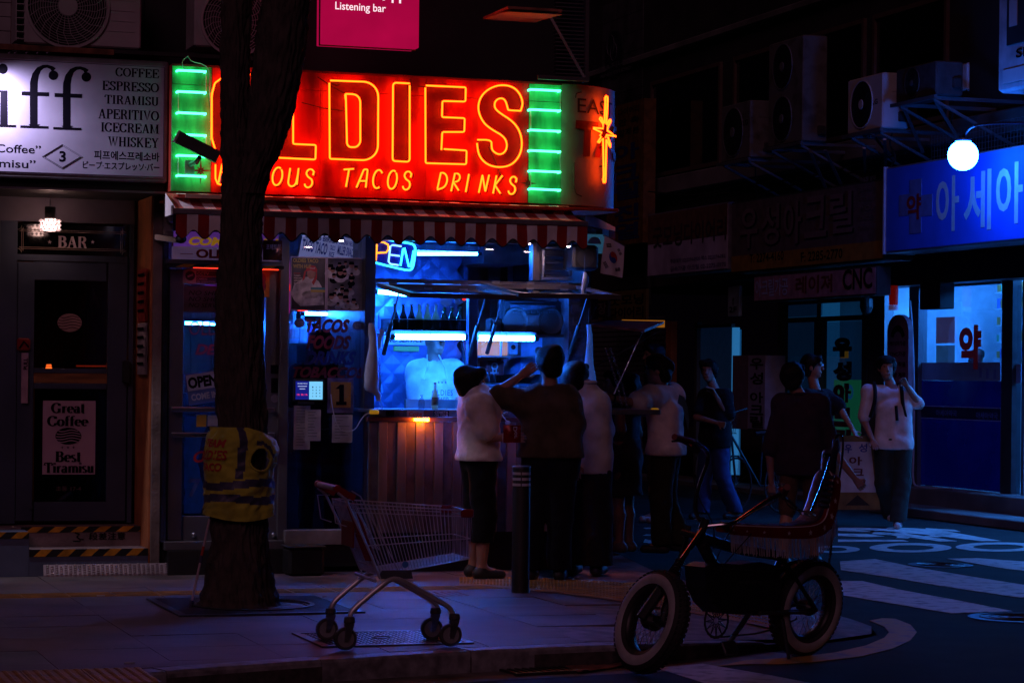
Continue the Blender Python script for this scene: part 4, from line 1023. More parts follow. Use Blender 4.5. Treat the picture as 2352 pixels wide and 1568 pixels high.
m_awr=mat('red_awning_cloth',(.36,.012,.012),.8,var=.2,scale=9,sheen=.2);m_aww=mat('white_awning_cloth',(.88,.84,.88),.8,var=.12,scale=9,sheen=.2,bump=.15)
ax0=Xx(404,510,AY1);ax1=Xx(1349,545,AY1);NS=39;sw=(ax1-ax0)/NS
zA=Z(400,449,AY0);zB=Z(404,479,AY1);zC=Z(404,489,AY1);zD=Z(404,534,AY1)
zA=Z(1300,474,AY0);zB=Z(870,494,AY1);zC=Z(870,504,AY1);zD=Z(870,550,AY1)
mb=MB();nvs=8
for k in range(NS):
 mb.m=k%2
 for h_ in range(2):
  u0=ax0+sw*(k+h_*.5);u1=u0+sw*.5
  vs=[]
  for j in range(nvs+1):
   t=j/nvs;y=AY0+(AY1-AY0)*t;z=zA+(zB-zA)*t-.035*math.sin(math.pi*t)
   for u in(u0,u1):
    vs.append((u,y,z+.008*mnoise.noise(Vector((u*3,t*3,1)))))
  mb.add(vs,[(2*j,2*j+2,2*j+3,2*j+1)for j in range(nvs)])
mk('slope_cloth',mb,[m_awr,m_aww],aw,smooth=True)
mb=MB();pip=[]
def val_z(u):return zD-.030*(math.sin((u-ax0)/(2*sw)*2*math.pi-.3))
for k in range(NS):
 mb.m=k%2
 for h_ in range(6):
  u0=ax0+sw*(k+h_/6);u1=u0+sw/6;vs=[]
  for j in range(6):
   t=j/5
   for u in(u0,u1):
    vs.append((u,AY1+.012*math.sin(u*9)*t+.010*mnoise.noise(Vector((u*4,t*2,5))),zC+(val_z(u)-zC)*t))
  mb.add(vs,[(2*j,2*j+1,2*j+3,2*j+2)for j in range(5)])
  pip.append((u0,AY1+.012*math.sin(u0*9)-.002,val_z(u0)))
mk('valance',mb,[m_awr,m_aww],aw,smooth=True)
mb=MB();mb.tube(pip,.0045,5);mk('piping',mb,m_black,aw)
mb=MB();mb.box(ax0-.02,ax1+.01,AY1-.012,AY1+.02,zC-.004,zB+.004,b=.006);mb.box(ax0-.03,ax0-.02,AY1-.03,AY1+.03,zC-.012,zB+.02);mk('front_rail',mb,m_signfr,aw)
mb=MB();mb.add([(ax0,AY0,zA),(ax0,AY1,zB),(ax0,AY1,zC-.0),(ax0,AY0,zC)],[(0,1,2,3)]);mk('side_cheek',mb,m_aww,aw)
for u in(ax0+.25,ax0+1.55,ax1-.3):
 mb=MB();mb.bar((u,AY1+.03,zC+.01),(u+.04,-.05,zC+.14),.035,.02);mk('arm',mb,m_signfr,aw)
m_spot=glow('awning_spot',(1.0,.60,.60),90)
def spot(px,py,i,lab):
 c_=fr.hit(px,py,-.42);o=root('spot_lamp',lab,'lamp',(c_[0],-.42,c_[1]),group='small lamps under the awning')
 mb=MB();mb.lathe([(0,.075),(.028,.07),(.045,.01),(.043,0)],(c_[0],-.42,c_[1]),'z',14);mk('housing',mb,m_signfr,o)
 mk('lens',MB().lathe([(0,-.002),(.034,-.002),(.034,.004),(0,.004)],(c_[0],-.42,c_[1]),'z',14),m_spot,o)
for i,(a,b,l)in enumerate(((778,553,'lamp under the awning above the blue menu board'),(1208,560,'lamp under the awning above the open window light'),(1300,566,'lamp under the awning above the steel louvre vent'))):spot(a,b,i,l)
# ================================================================ door bay
m_alufr=mat('anodised_frame',(.17,.17,.19),.4,metal=.55,var=.12,scale=3)
m_lilac=mat('lilac_lightbox',(.30,.16,.52),.5,var=.15,scale=3,emit=(.36,.10,.85),es=.13)
m_white=mat('white_board',(.55,.48,.56),.5,var=.12,scale=3,emit=(.6,.35,.8),es=.06)
m_yel=mat('yellow_letter',(.75,.42,.02),.5,var=.15,emit=(1,.5,.02),es=.15);m_rl=mat('red_letter',(.50,.015,.02),.5,var=.15)
m_led=glow('red_led',(1.0,.03,.008),4.5)
db=root('entrance_fascia','lettered boards and metal rails over the taco bar door','shop fascia',(Xx(515,700),0,Z(515,660)))
B=pxbox
B((376,450,398,540),-.05,.02,mat('junction_boxes',(.20,.18,.18),.6,var=.4,scale=5),db,'junction_box',b=.006)
for q in((388,462,400,486),(386,496,398,512),(383,530,399,556)):B(q,-.12,-.06,m_alufr,db,'junction_box',b=.008)
B((400,534,640,568),-.03,0,m_lilac,db,'lettered_board');B((397,568.6,640,597.4),-.05,0,m_white,db,'lettered_board')
B((385,598,652,608),-.09,.02,m_alufr,db,'head_rail',b=.003)
text('COME ON IN',(434,546,640,566),-.033,m_yel,db,bold=.05,shear=.25);text('OLDIES',(450,573,565,594),-.053,m_rl,db,bold=.045)
B((414,582.5,443,583.8),-.054,-.051,m_rl,db,'rule_line')
a0,a1,c0,c1=fr.rect(390,608.4,652,616,-.085)
def hazard_px(x0,x1,z0,z1,y,par,st_,ln):hazard(x0,x1,z0,z1,y,par,st_,ln)
B((390,608.4,652,616),-.084,.0,m_black,db,'strip_backing');hazard(a0,a1,c0,c1,-.086,db,.10,.06)
for q in((445,613,506,616),(560,616.5,640,619.5)):B(q,-.075,-.06,m_led,db,'red_light_bar')
B((372,556,384,1245),-.02,.05,mat('polished_strip',(.4,.45,.55),.18,metal=1),db,'steel_jamb')
cc=root('security_camera','small dark dome security camera beside the lilac board','camera',(Xx(407,550,-.2),-.2,Z(407,560,-.2)))
c_=fr.hit(408,549,-.2);mb=MB();mb.ball((c_[0]+.02,-.22,c_[1]),.042,12,(1,1,.8));mk('lens_head',mb,m_black,cc,smooth=True)
mb=MB();mb.bar((c_[0]-.12,-.02,c_[1]+.02),(c_[0],-.2,c_[1]-.01),.04);mk('arm',mb,m_signfr,cc)
bgp=root('crisp_packet','dark crisp packet hung above the taco bar door, right of the tree','snack packet',(Xx(625,575,-.12),-.12,Z(625,598,-.12)))
x0_,x1_,z0_,z1_=fr.rect(604,552,648,598,-.12)
m_foil=mat('brown_foil',(.16,.05,.04),.22,metal=.5,var=.5,scale=9,bump=.5,bscale=20)
mb=MB();mb.grid(10,12,lambda i,j:(x0_+(x1_-x0_)*i/10,-.12-.035*math.sin(math.pi*i/10)*math.sin(math.pi*j/12)-.006*mnoise.noise(Vector((i*.8,j*.7,3))),z0_+(z1_-z0_)*j/12));mk('packet',mb,m_foil,bgp,smooth=True)
text('포테토칩',(611,561,644,574),-.162,m_barl,bgp)
DY=.06
dr2=root('taco_door','grey framed glass door of the taco bar covered in stickers and painted words','door',(Xx(515,1240,DY),DY,Z(515,1241,DY)))
for q in((387,618,420,1241),(608,618,650,1241),(420.5,1184,607.5,1241),(420.5,618,607.5,650)):B(q,DY-.03,DY+.03,m_alufr,dr2,'frame',b=.004)
B((420.5,650.5,607.5,1183.5),DY,DY+.006,m_glass,dr2,'glass_pane')
for(a,b)in((935,946),(993,1004)):
 B((394,a,632,b),DY-.10,DY-.07,m_steel,dr2,'push_bar',b=.006)
 for xx_ in(396,624):B((xx_,a+2,xx_+6,b-2),DY-.07,DY-.03,m_dark,dr2,'bar_bracket')
B((420,621,502,652),DY-.036,DY-.031,mat('pale_notice',(.38,.34,.42),.5),dr2,'cctv_notice')
c_=fr.hit(437,633,DY-.038);mk('notice_disc',MB().lathe([(.036,0),(0,0)],(c_[0],DY-.038,c_[1]),'y',20),mat('navy_print',(.02,.02,.06),.5),dr2)
mb=MB();mb.bar((c_[0]-.02,DY-.040,c_[1]-.008),(c_[0]+.02,DY-.040,c_[1]+.008),.004,.014);mk('camera_icon',mb,MATS['pale_notice'],dr2)
B((451,623,500,634),DY-.039,DY-.037,MATS['navy_print'],dr2,'notice_band');text('CCTV',(453,625,480,632),DY-.040,MATS['pale_notice'],dr2)
B((451,636,500,650),DY-.039,DY-.037,MATS['navy_print'],dr2,'notice_band');text('CAMERAS',(453,638,476,643),DY-.040,MATS['pale_notice'],dr2);text('IN OPERATION',(453,645,494,649),DY-.040,MATS['pale_notice'],dr2)
B((421,656,500,717),DY-.02,DY-.014,mat('chalk_board',(.10,.06,.09),.8,var=.3),dr2,'rules_board',b=.004)
for s_,a in(('NO SHIRT',668),('NO SHOES',682),('NO SERVICE',696)):text(s_,(433,a,520,a+10),DY-.022,m_print,dr2,shear=.25,bold=0)
B((590,619,619,682),DY-.036,DY-.031,mat('amber_card',(.50,.24,.02),.5,var=.15),dr2,'number_card');text('3',(592,627,611,672),DY-.038,m_redd,dr2,bold=.05)
text('OLDIES',(435,738,540,770),DY-.006,m_rl,dr2,bold=-.005,shear=.05);text('DELI',(448,790,522,815),DY-.006,m_rl,dr2,bold=.04,shear=.3)
oc=MB();T_=Matrix.Translation(Vector((Xx(466,890,DY),0,Z(466,890,DY))))@Matrix.Rotation(rad(-9),4,'Y')
W2=.125;H2=.115
oc.box(-W2,W2,DY-.02,DY-.016,-H2,H2,loc=T_);mk('open_sign',oc,mat('blue_open_sign',(.07,.13,.42),.5),dr2)
oc=MB();oc.box(-W2+.008,W2-.008,DY-.023,DY-.0205,-.01,H2-.006,loc=T_);mk('open_sign_top',oc,mat('pale_blue_card',(.42,.46,.62),.5),dr2)
def ttext(s,u0,u1,w0,w1,y,T_,m,par,bold=.04):
 v,fs=text_mesh(s,bold);a,b=v.min(0),v.max(0);mb=MB();mb.add([(u0+(u1-u0)*(p[0]-a[0])/(b[0]-a[0]),y,w0+(w1-w0)*(p[1]-a[1])/(b[1]-a[1]))for p in v],fs,T_);return mk('lettering',mb,m,par)
ttext('OPEN',-.11,.11,.005,.09,DY-.0245,T_,m_print,dr2,.05);ttext('COME IN',-.10,.10,-.085,-.035,DY-.0215,T_,MATS['pale_blue_card'],dr2)
B((451,952,474,980),DY-.006,DY-.003,MATS['amber_card'],dr2,'sticker',b=.004);B((477,953,500,978),DY-.006,DY-.003,MATS['pale_notice'],dr2,'sticker')
text('O',(444,1035,475,1062),DY-.006,m_rl,dr2,bold=.03,shear=.3);text('7',(433,1098,462,1142),DY-.006,mat('blue_print',(.05,.10,.4),.5),dr2,bold=.04,shear=.1)
for q in((622,838,641,858),(623,868,639,902)):B(q,DY-.034,DY-.0305,m_print,dr2,'sticker')
c_=fr.hit(631,915,DY-.034);mk('sticker',MB().lathe([(.03,0),(0,0)],(c_[0],DY-.034,c_[1]),'y',20),MATS['pale_notice'],dr2)
for xx_ in(440,623):
 c_=fr.hit(xx_+5,1228,DY-.05);mb=MB();mb.ball((c_[0],DY-.05,c_[1]),.02,10);mk('floor_bolt',mb,m_steel,dr2,smooth=True)
pls=MB();pls.grid(8,24,lambda i,j:(Xx(424,1000,.2)+(.13+.03*math.sin(j*.35))*i/8+.015*mnoise.noise(Vector((i,j*.3,0))),.2+.03*mnoise.noise(Vector((i*.7,j*.4,2))),Z(430,1178,.2)+(Z(430,956,.2)-Z(430,1178,.2))*j/24))
mk('hanging_apron',pls,mat('blue_cloth',(.06,.15,.45),.6,var=.3,emit=(.01,.12,.8),es=.04),label='pale blue apron hanging behind the lower glass of the taco bar door',cat='apron',smooth=True)  # cloth glows faintly by itself, in place of blue light on it
bs=root('threshold_plinth','black plinth and grey threshold under the taco bar door','plinth',(Xx(515,1315),0,PZ))
B((378,1242,652,1262),-.06,.1,m_alufr,bs,'threshold',b=.004)
mk('plinth',MB().box(Xx(386,1290,-.1),Xx(652,1290,-.1),-.1,.1,PZ,Z(515,1263,-.1)),m_black,bs)
# ================================================================ window bay
WY=.05
wb=root('taco_window','tall shop window with posters and red brush lettered words','window',(Xx(745,1215,WY),WY,Z(745,1216,WY)))
B((640,545,662,1300),WY-.05,WY+.05,m_alufr,wb,'frame',b=.004)
B((838,545,862,945),-.06,WY+.05,mat('dark_post',(.06,.065,.09),.35,metal=.6),wb,'frame',b=.004)
B((662.5,545,837.5,1215),WY,WY+.006,m_glass,wb,'glass_pane')
B((654,1216,900,1250),-.04,WY+.05,mat('kick_steel',(.50,.46,.46),.35,metal=.5,var=.3,scale=5),wb,'kick_plate',b=.003)
B((654,1250.5,846,1300),-.02,WY+.05,m_black,wb,'plinth')
m_phy=mat('purple_container',(.35,.10,.38),.6,var=.3,scale=2)  # plain purple tone of the shelf containers
def poster(px,lab,kind):
 y=WY-.012;o=root('poster',lab,'poster',(Xx((px[0]+px[2])/2,px[3],y),y,Z((px[0]+px[2])/2,px[3],y)))
 B(px,y-.004,y,mat('poster_ground_'+kind,(.045,.035,.05)if kind=='a' else(.10,.085,.11),.35,var=.6,scale=7),o,'sheet')
 mb=MB();a0,a1,c0,c1=fr.rect(*px,y-.006)
 for q in((a0,a1,c0,c0+.008),(a0,a1,c1-.008,c1),(a0,a0+.008,c0+.009,c1-.009),(a1-.008,a1,c0+.009,c1-.009)):mb.box(q[0],q[1],y-.01,y-.0045,q[2],q[3])
 mk('clear_edge',mb,mat('acrylic_edge',(.5,.4,.5),.2,spec=1),o)
 return o,y
def blob(o,y,pts,m,nm='print'):
 H=[fr.hit(a,b,y)for a,b in pts];mb=MB();mb.add([(h[0],y,h[1])for h in H],[tuple(range(len(H)))]);mk(nm,mb,m,o)
def ell(cx,cy,rx,ry,n=14):return[(cx+rx*math.cos(i*6.2832/n),cy+ry*math.sin(i*6.2832/n))for i in range(n)]
oa,ya=poster((667,590,749,713),'poster of a cook in a red cap holding a plate, with gold heading','a')
m_prs=mat('poster_shirt',(.40,.36,.42),.5,var=.5,scale=14,detail=8);m_prf=mat('poster_skin',(.30,.14,.11),.5,var=.3,scale=12);m_prr=mat('poster_red',(.40,.02,.03),.5);m_prg=mat('poster_gold',(.42,.30,.07),.5)
text('OLDIES TACO',(673,594,731,603),ya-.006,m_prg,oa,bold=.03);text('WITH HUF',(673,607,714,616),ya-.006,m_prg,oa,bold=.03)
blob(oa,ya-.006,[(668,675),(676,652),(690,643),(702,636),(718,636),(732,646),(742,664),(744,700),(690,703),(676,690)],m_prs)
blob(oa,ya-.007,ell(715,628,10,13),m_prf);blob(oa,ya-.0075,[(702,624),(704,614),(713,609),(724,611),(729,620),(727,626),(714,620)],m_prr);blob(oa,ya-.007,[(703,620),(700,640),(694,646),(699,624)],m_prr);blob(oa,ya-.0065,[(728,622),(728,640),(720,655),(716,648),(724,636)],m_prr)
text('HUF',(712,614,724,618),ya-.009,m_barl,oa);blob(oa,ya-.008,ell(717,676,24,9),mat('poster_plate',(.25,.22,.24),.5,var=.6,scale=20));blob(oa,ya-.0085,ell(735,681,7,6),m_prs)
for k,s_ in enumerate(('RESTAURANT','T-SHIRTS','WORK SHIRTS','APRON','CAP')):text(s_,(675,626+k*5.6,690+(s_=='WORK SHIRTS')*4,629+k*5.6),ya-.006,m_prr if k==0 else m_barl,oa)
B((714,660,747,665),ya-.011,ya-.009,mat('teal_label',(.05,.2,.25),.5),oa,'label_band');B((714,665.5,747,671),ya-.011,ya-.009,m_prg,oa,'label_band')
ob_,yb2=poster((750,592,835,714),'grey photo poster of a crowd of people seen from above','b')
for k in range(26):
 cx_,cy_=758+rnd.random()*68,604+rnd.random()*98;r_=3.5+rnd.random()*5
 blob(ob_,yb2-.006-k*.0001,ell(cx_,cy_+r_*1.6,r_*1.7,r_*1.3),rnd.choice([m_prs,m_print,MATS['poster_plate']]));blob(ob_,yb2-.009-k*.0001,ell(cx_,cy_,r_*.75,r_*.9),m_prf);blob(ob_,yb2-.012-k*.0001,[(cx_-r_*.8,cy_-r_*.1),(cx_-r_*.6,cy_-r_),(cx_+r_*.6,cy_-r_),(cx_+r_*.8,cy_-r_*.1)],m_print)
m_brr=mat('brush_red_letter',(.16,.008,.01),.5,var=.3);m_brb=mat('brush_blue_letter',(.01,.012,.10),.5)
text('TACOS',(703,732,803,764),WY-.008,m_brr,wb,bold=.045,shear=.35);text('FOODS',(703,770,806,802),WY-.008,m_brr,wb,bold=.045,shear=.35);text('DRINKS',(699,806,818,838),WY-.008,m_brb,wb,bold=.045,shear=.35);text('TOBACCOS',(672,842,838,868),WY-.008,m_brr,wb,bold=.045,shear=.35)
for cx_,cy_ in((688,742),(822,748)):
 blob(wb,WY-.006,ell(cx_,cy_,13,11,9),mat('faint_sticker',(.10,.12,.25),.5),'sticker');text('OLDIES',(cx_-9,cy_-5,cx_+9,cy_),WY-.008,m_prs,wb);text('TACO',(cx_-7,cy_+1,cx_+7,cy_+6),WY-.008,m_prs,wb)
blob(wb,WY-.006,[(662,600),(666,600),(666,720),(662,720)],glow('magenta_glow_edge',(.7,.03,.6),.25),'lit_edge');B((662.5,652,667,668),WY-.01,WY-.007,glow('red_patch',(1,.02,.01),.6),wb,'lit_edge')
B((684,711,706,714),WY-.02,WY-.014,m_led,wb,'red_light_bar')
def sheet_thing(nm,px,y,m,lab,cat,lines=0,wav=.004):
 a0,a1,c0,c1=fr.rect(*px,y);o=root(nm,lab,cat,((a0+a1)/2,y,c0))
 mb=MB();mb.grid(6,8,lambda i,j:(a0+(a1-a0)*i/6,y-wav*(1+mnoise.noise(Vector((i*.7,j*.6,a0)))),c0+(c1-c0)*j/8));mk('sheet',mb,m,o,smooth=True)
 if lines:
  mb=MB()
  for k in range(lines):
   z_=c1-(c1-c0)*(k+1)/(lines+1.5);w=rnd.uniform(.35,.85);mb.box(a0+.02,a0+(a1-a0)*w,y-wav*2-.003,y-wav*2-.002,z_,z_+.004)
  mk('print',mb,mat('grey_print',(.10,.09,.12),.6),o,kind='stuff')
 return o
m_paper=mat('paper',(.42,.39,.44),.7,var=.25,scale=6)
sheet_thing('receipt',(674,931,712,1032),WY-.03,m_paper,'long paper receipt taped under the payment tablet','receipt',14);sheet_thing('receipt',(700,940,736,1012),WY-.045,m_paper,'crumpled receipt taped over the right of the long one','receipt',9,.008)
sheet_thing('receipt',(762,952,809,1016),WY-.04,m_paper,'paper notice in a sleeve below the yellow number card','notice',8,.006)
nc=root('number_card','yellow card with a big red number one in a clear sleeve','number card',(Xx(783,938,0),WY-.03,Z(783,938,0)))
B((752,868,812,948),WY-.024,WY-.02,mat('hazy_sleeve',(.16,.13,.20),.25,var=.4),nc,'sleeve');B((760,877,806,936),WY-.032,WY-.025,mat('amber_card2',(.42,.20,.015),.5,var=.15),nc,'card');P=[fr.hit(a,b,WY-.034)for a,b in((770,893),(781,883),(790,883),(790,922),(796,922),(796,930),(772,930),(772,922),(779,922),(779,893))];mk('numeral',MB().prism(P,WY-.035,WY-.034),m_print,nc)
tb=root('payment_tablet','payment tablet with a glowing blue and white keypad screen','tablet',(Xx(710,920,0),WY-.06,Z(710,922,0)))
B((674,870,746,921),WY-.065,WY-.045,m_black,tb,'body',b=.006);B((679,875,710,917),WY-.068,WY-.0655,glow('screen_navy',(.008,.012,.22),.9),tb,'screen');B((710.4,876,741,917),WY-.068,WY-.0655,glow('screen_white',(.20,.62,1.0),1.0),tb,'screen')
m_sk=mat('screen_ink',(.01,.04,.2),.5);m_sp=glow('screen_pink',(1,.05,.25),.9)
for r_,row in enumerate(('123','456','789','C0<')):
 for c2_,chx in enumerate(row):text(chx,(717+c2_*8,887+r_*7,719.5+c2_*8,890.5+r_*7),WY-.069,m_sk,tb)
for s_,q in(('1%',(682,904,688,908)),('3%',(691,904,697,908)),('1%',(700,904,706,908))):text(s_,q,WY-.069,m_sp,tb)
text('OLDIES TACO',(683,879,706,882),WY-.069,glow('screen_text',(.5,.6,1),.8),tb);B((684,886,705,887.5),WY-.0695,WY-.069,MATS['screen_text'],tb,'text_line');B((688,892,701,893.5),WY-.0695,WY-.069,MATS['screen_text'],tb,'text_line')
B((686,921.5,722,928),WY-.06,WY-.02,m_dark,tb,'stand')
m_ins=mat('interior_wall_blue',(.30,.34,.42),.6,var=.3,scale=3)
rm=root('shop_interior','narrow lit interior behind the taco bar window and door','interior',(Xx(600,900,2.2),2.2,.5))
xa_,xb_=Xx(386,800,.2),Xx(1342,800,.1)
mk('back_wall',MB().box(xa_,xb_,2.3,2.35,.3,3.3),m_ins,rm);mk('floor',MB().box(xa_,xb_,.15,2.3,.25,.32),m_black,rm);mk('ceiling',MB().box(xa_,xb_,.15,2.3,Z(842,500),Z(842,495)),m_alufr,rm)
mk('side_wall',MB().box(xa_-.05,xa_,.1,2.3,.25,3.3),m_ins,rm);mk('side_wall',MB().box(xb_,xb_+.05,.1,2.3,.25,3.3),mat('side_cladding',(.07,.065,.08),.6,var=.3),rm)
mk('head_panel',MB().box(xa_,xb_,.06,.14,Z(842,542),Z(842,440)),m_black,rm)
mk('interior_shelf',MB().box(Xx(662,800,1.4),Xx(845,800,1.4),1.4,1.7,Z(700,792,1.4),Z(700,789,1.4)),m_steel,rm);mk('interior_shelf',MB().box(Xx(420,800,1.6),Xx(845,800,1.6),1.6,1.9,Z(700,740,1.4),Z(700,737,1.4)),m_steel,rm)
mk('worktop',MB().box(xa_+.02,Xx(845,900,1.2),1.2,2.3,.32,Z(700,905,1.2)),mat('dim_cabinet',(.06,.07,.10),.5,var=.4,scale=4),rm)
mk('cabinet',MB().box(Xx(742,850,1.5),Xx(800,850,1.5),1.5,1.9,Z(770,905,1.5),Z(770,802,1.5)),mat('pale_cabinet',(.4,.42,.5),.5),rm)
mn=root('hanging_menu','tilted white menu board with blue lettering hanging inside the window','menu board',(Xx(765,598,.5),.5,Z(765,598,.5)))
T_=Matrix.Translation(Vector((Xx(760,575,.45),0,Z(760,575,.45))))@Matrix.Rotation(rad(10),4,'Y')
mb=MB();mb.box(-.24,.20,.45,.455,-.11,.12,loc=T_);mk('board',mb,mat('menu_white',(.65,.62,.75),.5,emit=(.45,.45,1),es=.35),mn)
mb=MB();mb.box(.202,.24,.45,.455,-.11,.12,loc=T_);mk('board_edge',mb,m_brb,mn)
m_mb=mat('menu_blue',(.02,.06,.45),.5)
for s_,q in(('OLDIES BIRRIA',(-.22,.04,.055,.10)),('TACO TACO',(-.23,-.03,-.045,.045)),('TACO',(-.01,.03,.0,.04)),('RICE',(-.01,.03,-.05,-.01)),('CORONA NEGRA',(.05,.19,.06,.10)),('MILLER SNACK',(.05,.19,-.02,.05))):ttext(s_,*q,.447,T_,m_mb,mn,.03)
ttext('7.0',.06,.12,-.09,-.04,.447,T_,m_rl,mn)
m_bott=mat('clear_bottle',(.35,.5,.7),.08,spec=1,emit=(.02,.25,1),es=.12)
def bottle(x,y,z,h,r,m,lab,grp,cap=None,lbl=None,name='bottle'):
 o=root(name,lab,'bottle',(x,y,z),group=grp)
 mk('body',MB().lathe([(r*.9,0),(r,.01),(r,h*.52),(r*.85,h*.6),(r*.38,h*.76),(r*.34,h*.95)],(x,y,z),'z',12),m,o,smooth=True)
 mk('cap',MB().lathe([(r*.42,h*.95),(r*.42,h),(0,h)],(x,y,z),'z',10),cap or m,o)
 if lbl:mk('label',MB().lathe([(r*1.03,h*.15),(r*1.03,h*.45)],(x,y,z),'z',12),lbl,o)
 return o
for k,(px_,py_)in enumerate(((675,789),(694,789))):
 h_=fr.hit(px_,py_,1.5);bottle(h_[0],1.5,h_[1],.26,.045,m_bott,'clear bottle on the inner shelf behind the taco window, %s'%('beside the frame' if k==0 else 'next along'),'clear bottles behind the window',lbl=m_paper)
for k,(px_,c_)in enumerate(((712,m_phy),(733,m_bott),(760,m_grn),(778,m_yel),(800,m_bott),(822,m_phy))):
 h_=fr.hit(px_,789,1.55);bottle(h_[0],1.55,h_[1],.20+.03*(k%3),.035,c_,('purple','clear blue','green','yellow','pale','second purple')[k]+' container on the inner shelf behind the word TACOS','containers behind the window',name='container')
m_tube=glow('fluorescent_blue',(.014,.16,1.0),330.0)
def ftube(x0,x1,y,z,r,lab,grp='fluorescent tubes',m=None):
 o=root('fluorescent_lamp',lab,'lamp',((x0+x1)/2,y,z),group=grp)
 mk('tube',MB().tube([(x0,y,z),(x1,y,z)],r,10),m or m_tube,o)
 mb=MB();mb.tube([(x0-.03,y,z),(x0-.001,y,z)],r*1.1,10);mb.tube([(x1+.001,y,z),(x1+.03,y,z)],r*1.1,10);mk('socket',mb,m_dark,o)
 mk('batten',MB().box(x0-.03,x1+.03,y-.02,y+.02,z+r+.004,z+r+.03),m_alufr,o)
 return o
h0=fr.hit(700,720,1.25);ftube(h0[0],h0[0]+.5,1.25,h0[1],.014,'blue fluorescent tube inside above the shelf behind the taco window')
h0=fr.hit(425,742,1.0);ftube(h0[0],h0[0]+.35,1.0,h0[1],.012,'blue tube inside behind the lettered glass of the taco bar door')  # extra tube, added to brighten the room behind the door
h0=fr.hit(470,660,1.2);ftube(h0[0],h0[0]+.5,1.2,h0[1],.012,'violet tube inside behind the rules board on the taco bar door',m=glow('tube_magenta',(.75,.03,.9),9))
# ================================================================ SERVING HATCH, COUNTER, KITCHEN
fr=FA
def z7(a,b):return(803.9+a*.26855,488+b*.26855)
kb=root('taco_kitchen','blue lit kitchen of the taco bar with quilted steel wall and open serving hatch','kitchen',(Xx(1100,1290),.3,PZ))
xk0,xk1=Xx(852,800,0),Xx(1342,800,0)
m_quilt=mat('quilted_steel',(.11,.20,.44),.36,metal=.4,var=.1,scale=3)  # blue of the reflected tube light is put into the steel's base colour
mk('partition',MB().box(xk0-.03,xk0,.08,2.29,.33,Z(842,500)),m_alufr,kb)
qy=1.35;qx0=xk0+.002;qx1=Xx(1062,800,qy);qz0,qz1=Z(950,945,qy),Z(950,545,qy);st_=.155
mb=MB();hs_=st_/2;nI=int((qx1-qx0)/st_)+1;nJ=int((qz1-qz0)/st_)+1
for i in range(2*nI+1):
 for j in range(2*nJ+1):
  if(i+j)%2:continue
  cx_,cz_=qx0+i*hs_,qz0+j*hs_
  P=[(cx_+dx*hs_,cz_+dz*hs_)for dx,dz in((-1,0),(0,-1),(1,0),(0,1))]
  if cx_>qx1 or cz_>qz1:continue
  n_=len(mb.v);mb.add([(min(max(x,qx0),qx1),qy,min(max(z,qz0),qz1))for x,z in P]+[(cx_,qy-.007,cz_)],[(k,(k+1)%4,4)for k in range(4)])
mk('quilted_panel',mb,m_quilt,kb)
mk('wall_return',MB().box(qx1,qx1+.03,qy-.02,2.29,.33,qz1),m_quilt,kb)
def at(px,py,y):h=fr.hit(px,py,y);return h
def obox(nm,px,y0,y1,m,lab,cat,b=.006,grp=None):
 x0,x1,z0,z1=fr.rect(*px,y0);mb=MB();mb.box(x0,x1,y0,y1,z0,z1,b=b)
 return mk(nm,mb,m,label=lab,cat=cat,group=grp)
m_kraft=mat('kraft_board',(.50,.27,.12),.7,var=.2);m_stl2=mat('kitchen_steel',(.35,.38,.42),.3,metal=.9,var=.2)
mk('worktop',MB().box(qx1+.04,xk1-.02,1.2,2.2,.33,Z(1150,880,1.2)),m_stl2,kb)
mk('wooden_cladding',MB().box(qx1+.04,Xx(1090,800,1.9),1.9,1.94,Z(1080,925,1.9),Z(1080,640,1.9)),mat('kitchen_wood',(.35,.13,.05),.6,var=.3,scale=4,aniso=(8,1,1)),kb)
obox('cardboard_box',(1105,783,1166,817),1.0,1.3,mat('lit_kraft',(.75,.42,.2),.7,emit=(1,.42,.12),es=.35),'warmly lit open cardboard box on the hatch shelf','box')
obox('tissue_box',(1167,782,1190,815),1.0,1.2,mat('pale_blue_box',(.4,.55,.65),.5),'pale box with an oval logo beside the lit cardboard box','box')
h_=at(1179,797,.995);mk('oval_sticker',MB().lathe([(.02,-.002),(0,-.002)],(h_[0],.995,h_[1]),'y',16),m_redd,label='dark oval sticker on the pale box',cat='sticker')
obox('red_drink_box',(1118,828,1158,862),1.25,1.45,mat('red_carton',(.32,.02,.02),.5,var=.2),'dark red carton with white lettering low behind the hatch','box');text('요',(1126,832,1146,858),1.245,m_barl,kb)
obox('steam_cabinet',(1195,772,1252,860),1.1,1.6,mat('blue_cabinet',(.25,.4,.65),.4,var=.2),'blue lit cabinet at the right of the kitchen','cabinet');obox('tall_fridge',(1254,768,1330,930),1.2,1.8,mat('pale_fridge',(.5,.6,.7),.4,var=.15),'pale blue tall fridge at the right end of the kitchen','fridge')
sh=root('hatch_shelf','wire shelf under the tube lamp at the right of the hatch','shelf',(Xx(1170,820,.9),.9,Z(1170,820,.9)))
mk('board',MB().box(Xx(1098,818,.9),Xx(1225,818,.9),.85,1.35,Z(1160,821,.9),Z(1160,817,.9)),m_stl2,sh)
for a,b in((1150,735),(1092,745)):
 mb=MB();h=at(a,820,.95);h2=at(a+4,690,.95);mb.tube([(h[0],.95,h[1]),(h2[0],.95,h2[1])],.01,6);mk('upright',mb,m_stl2,sh)
bain=root('food_trays','row of steel food trays with handles behind the counter glass','food trays',(Xx(1150,930,.55),.55,Z(1150,930,.55)))
for k in range(5):
 x0=Xx(1082+k*34,900,.5);mb=MB();mb.box(x0,x0+.095,.45,.9,Z(1150,934,.5),Z(1150,884,.5),b=.008);mk('tray',mb,m_stl2,bain)
mb=MB()
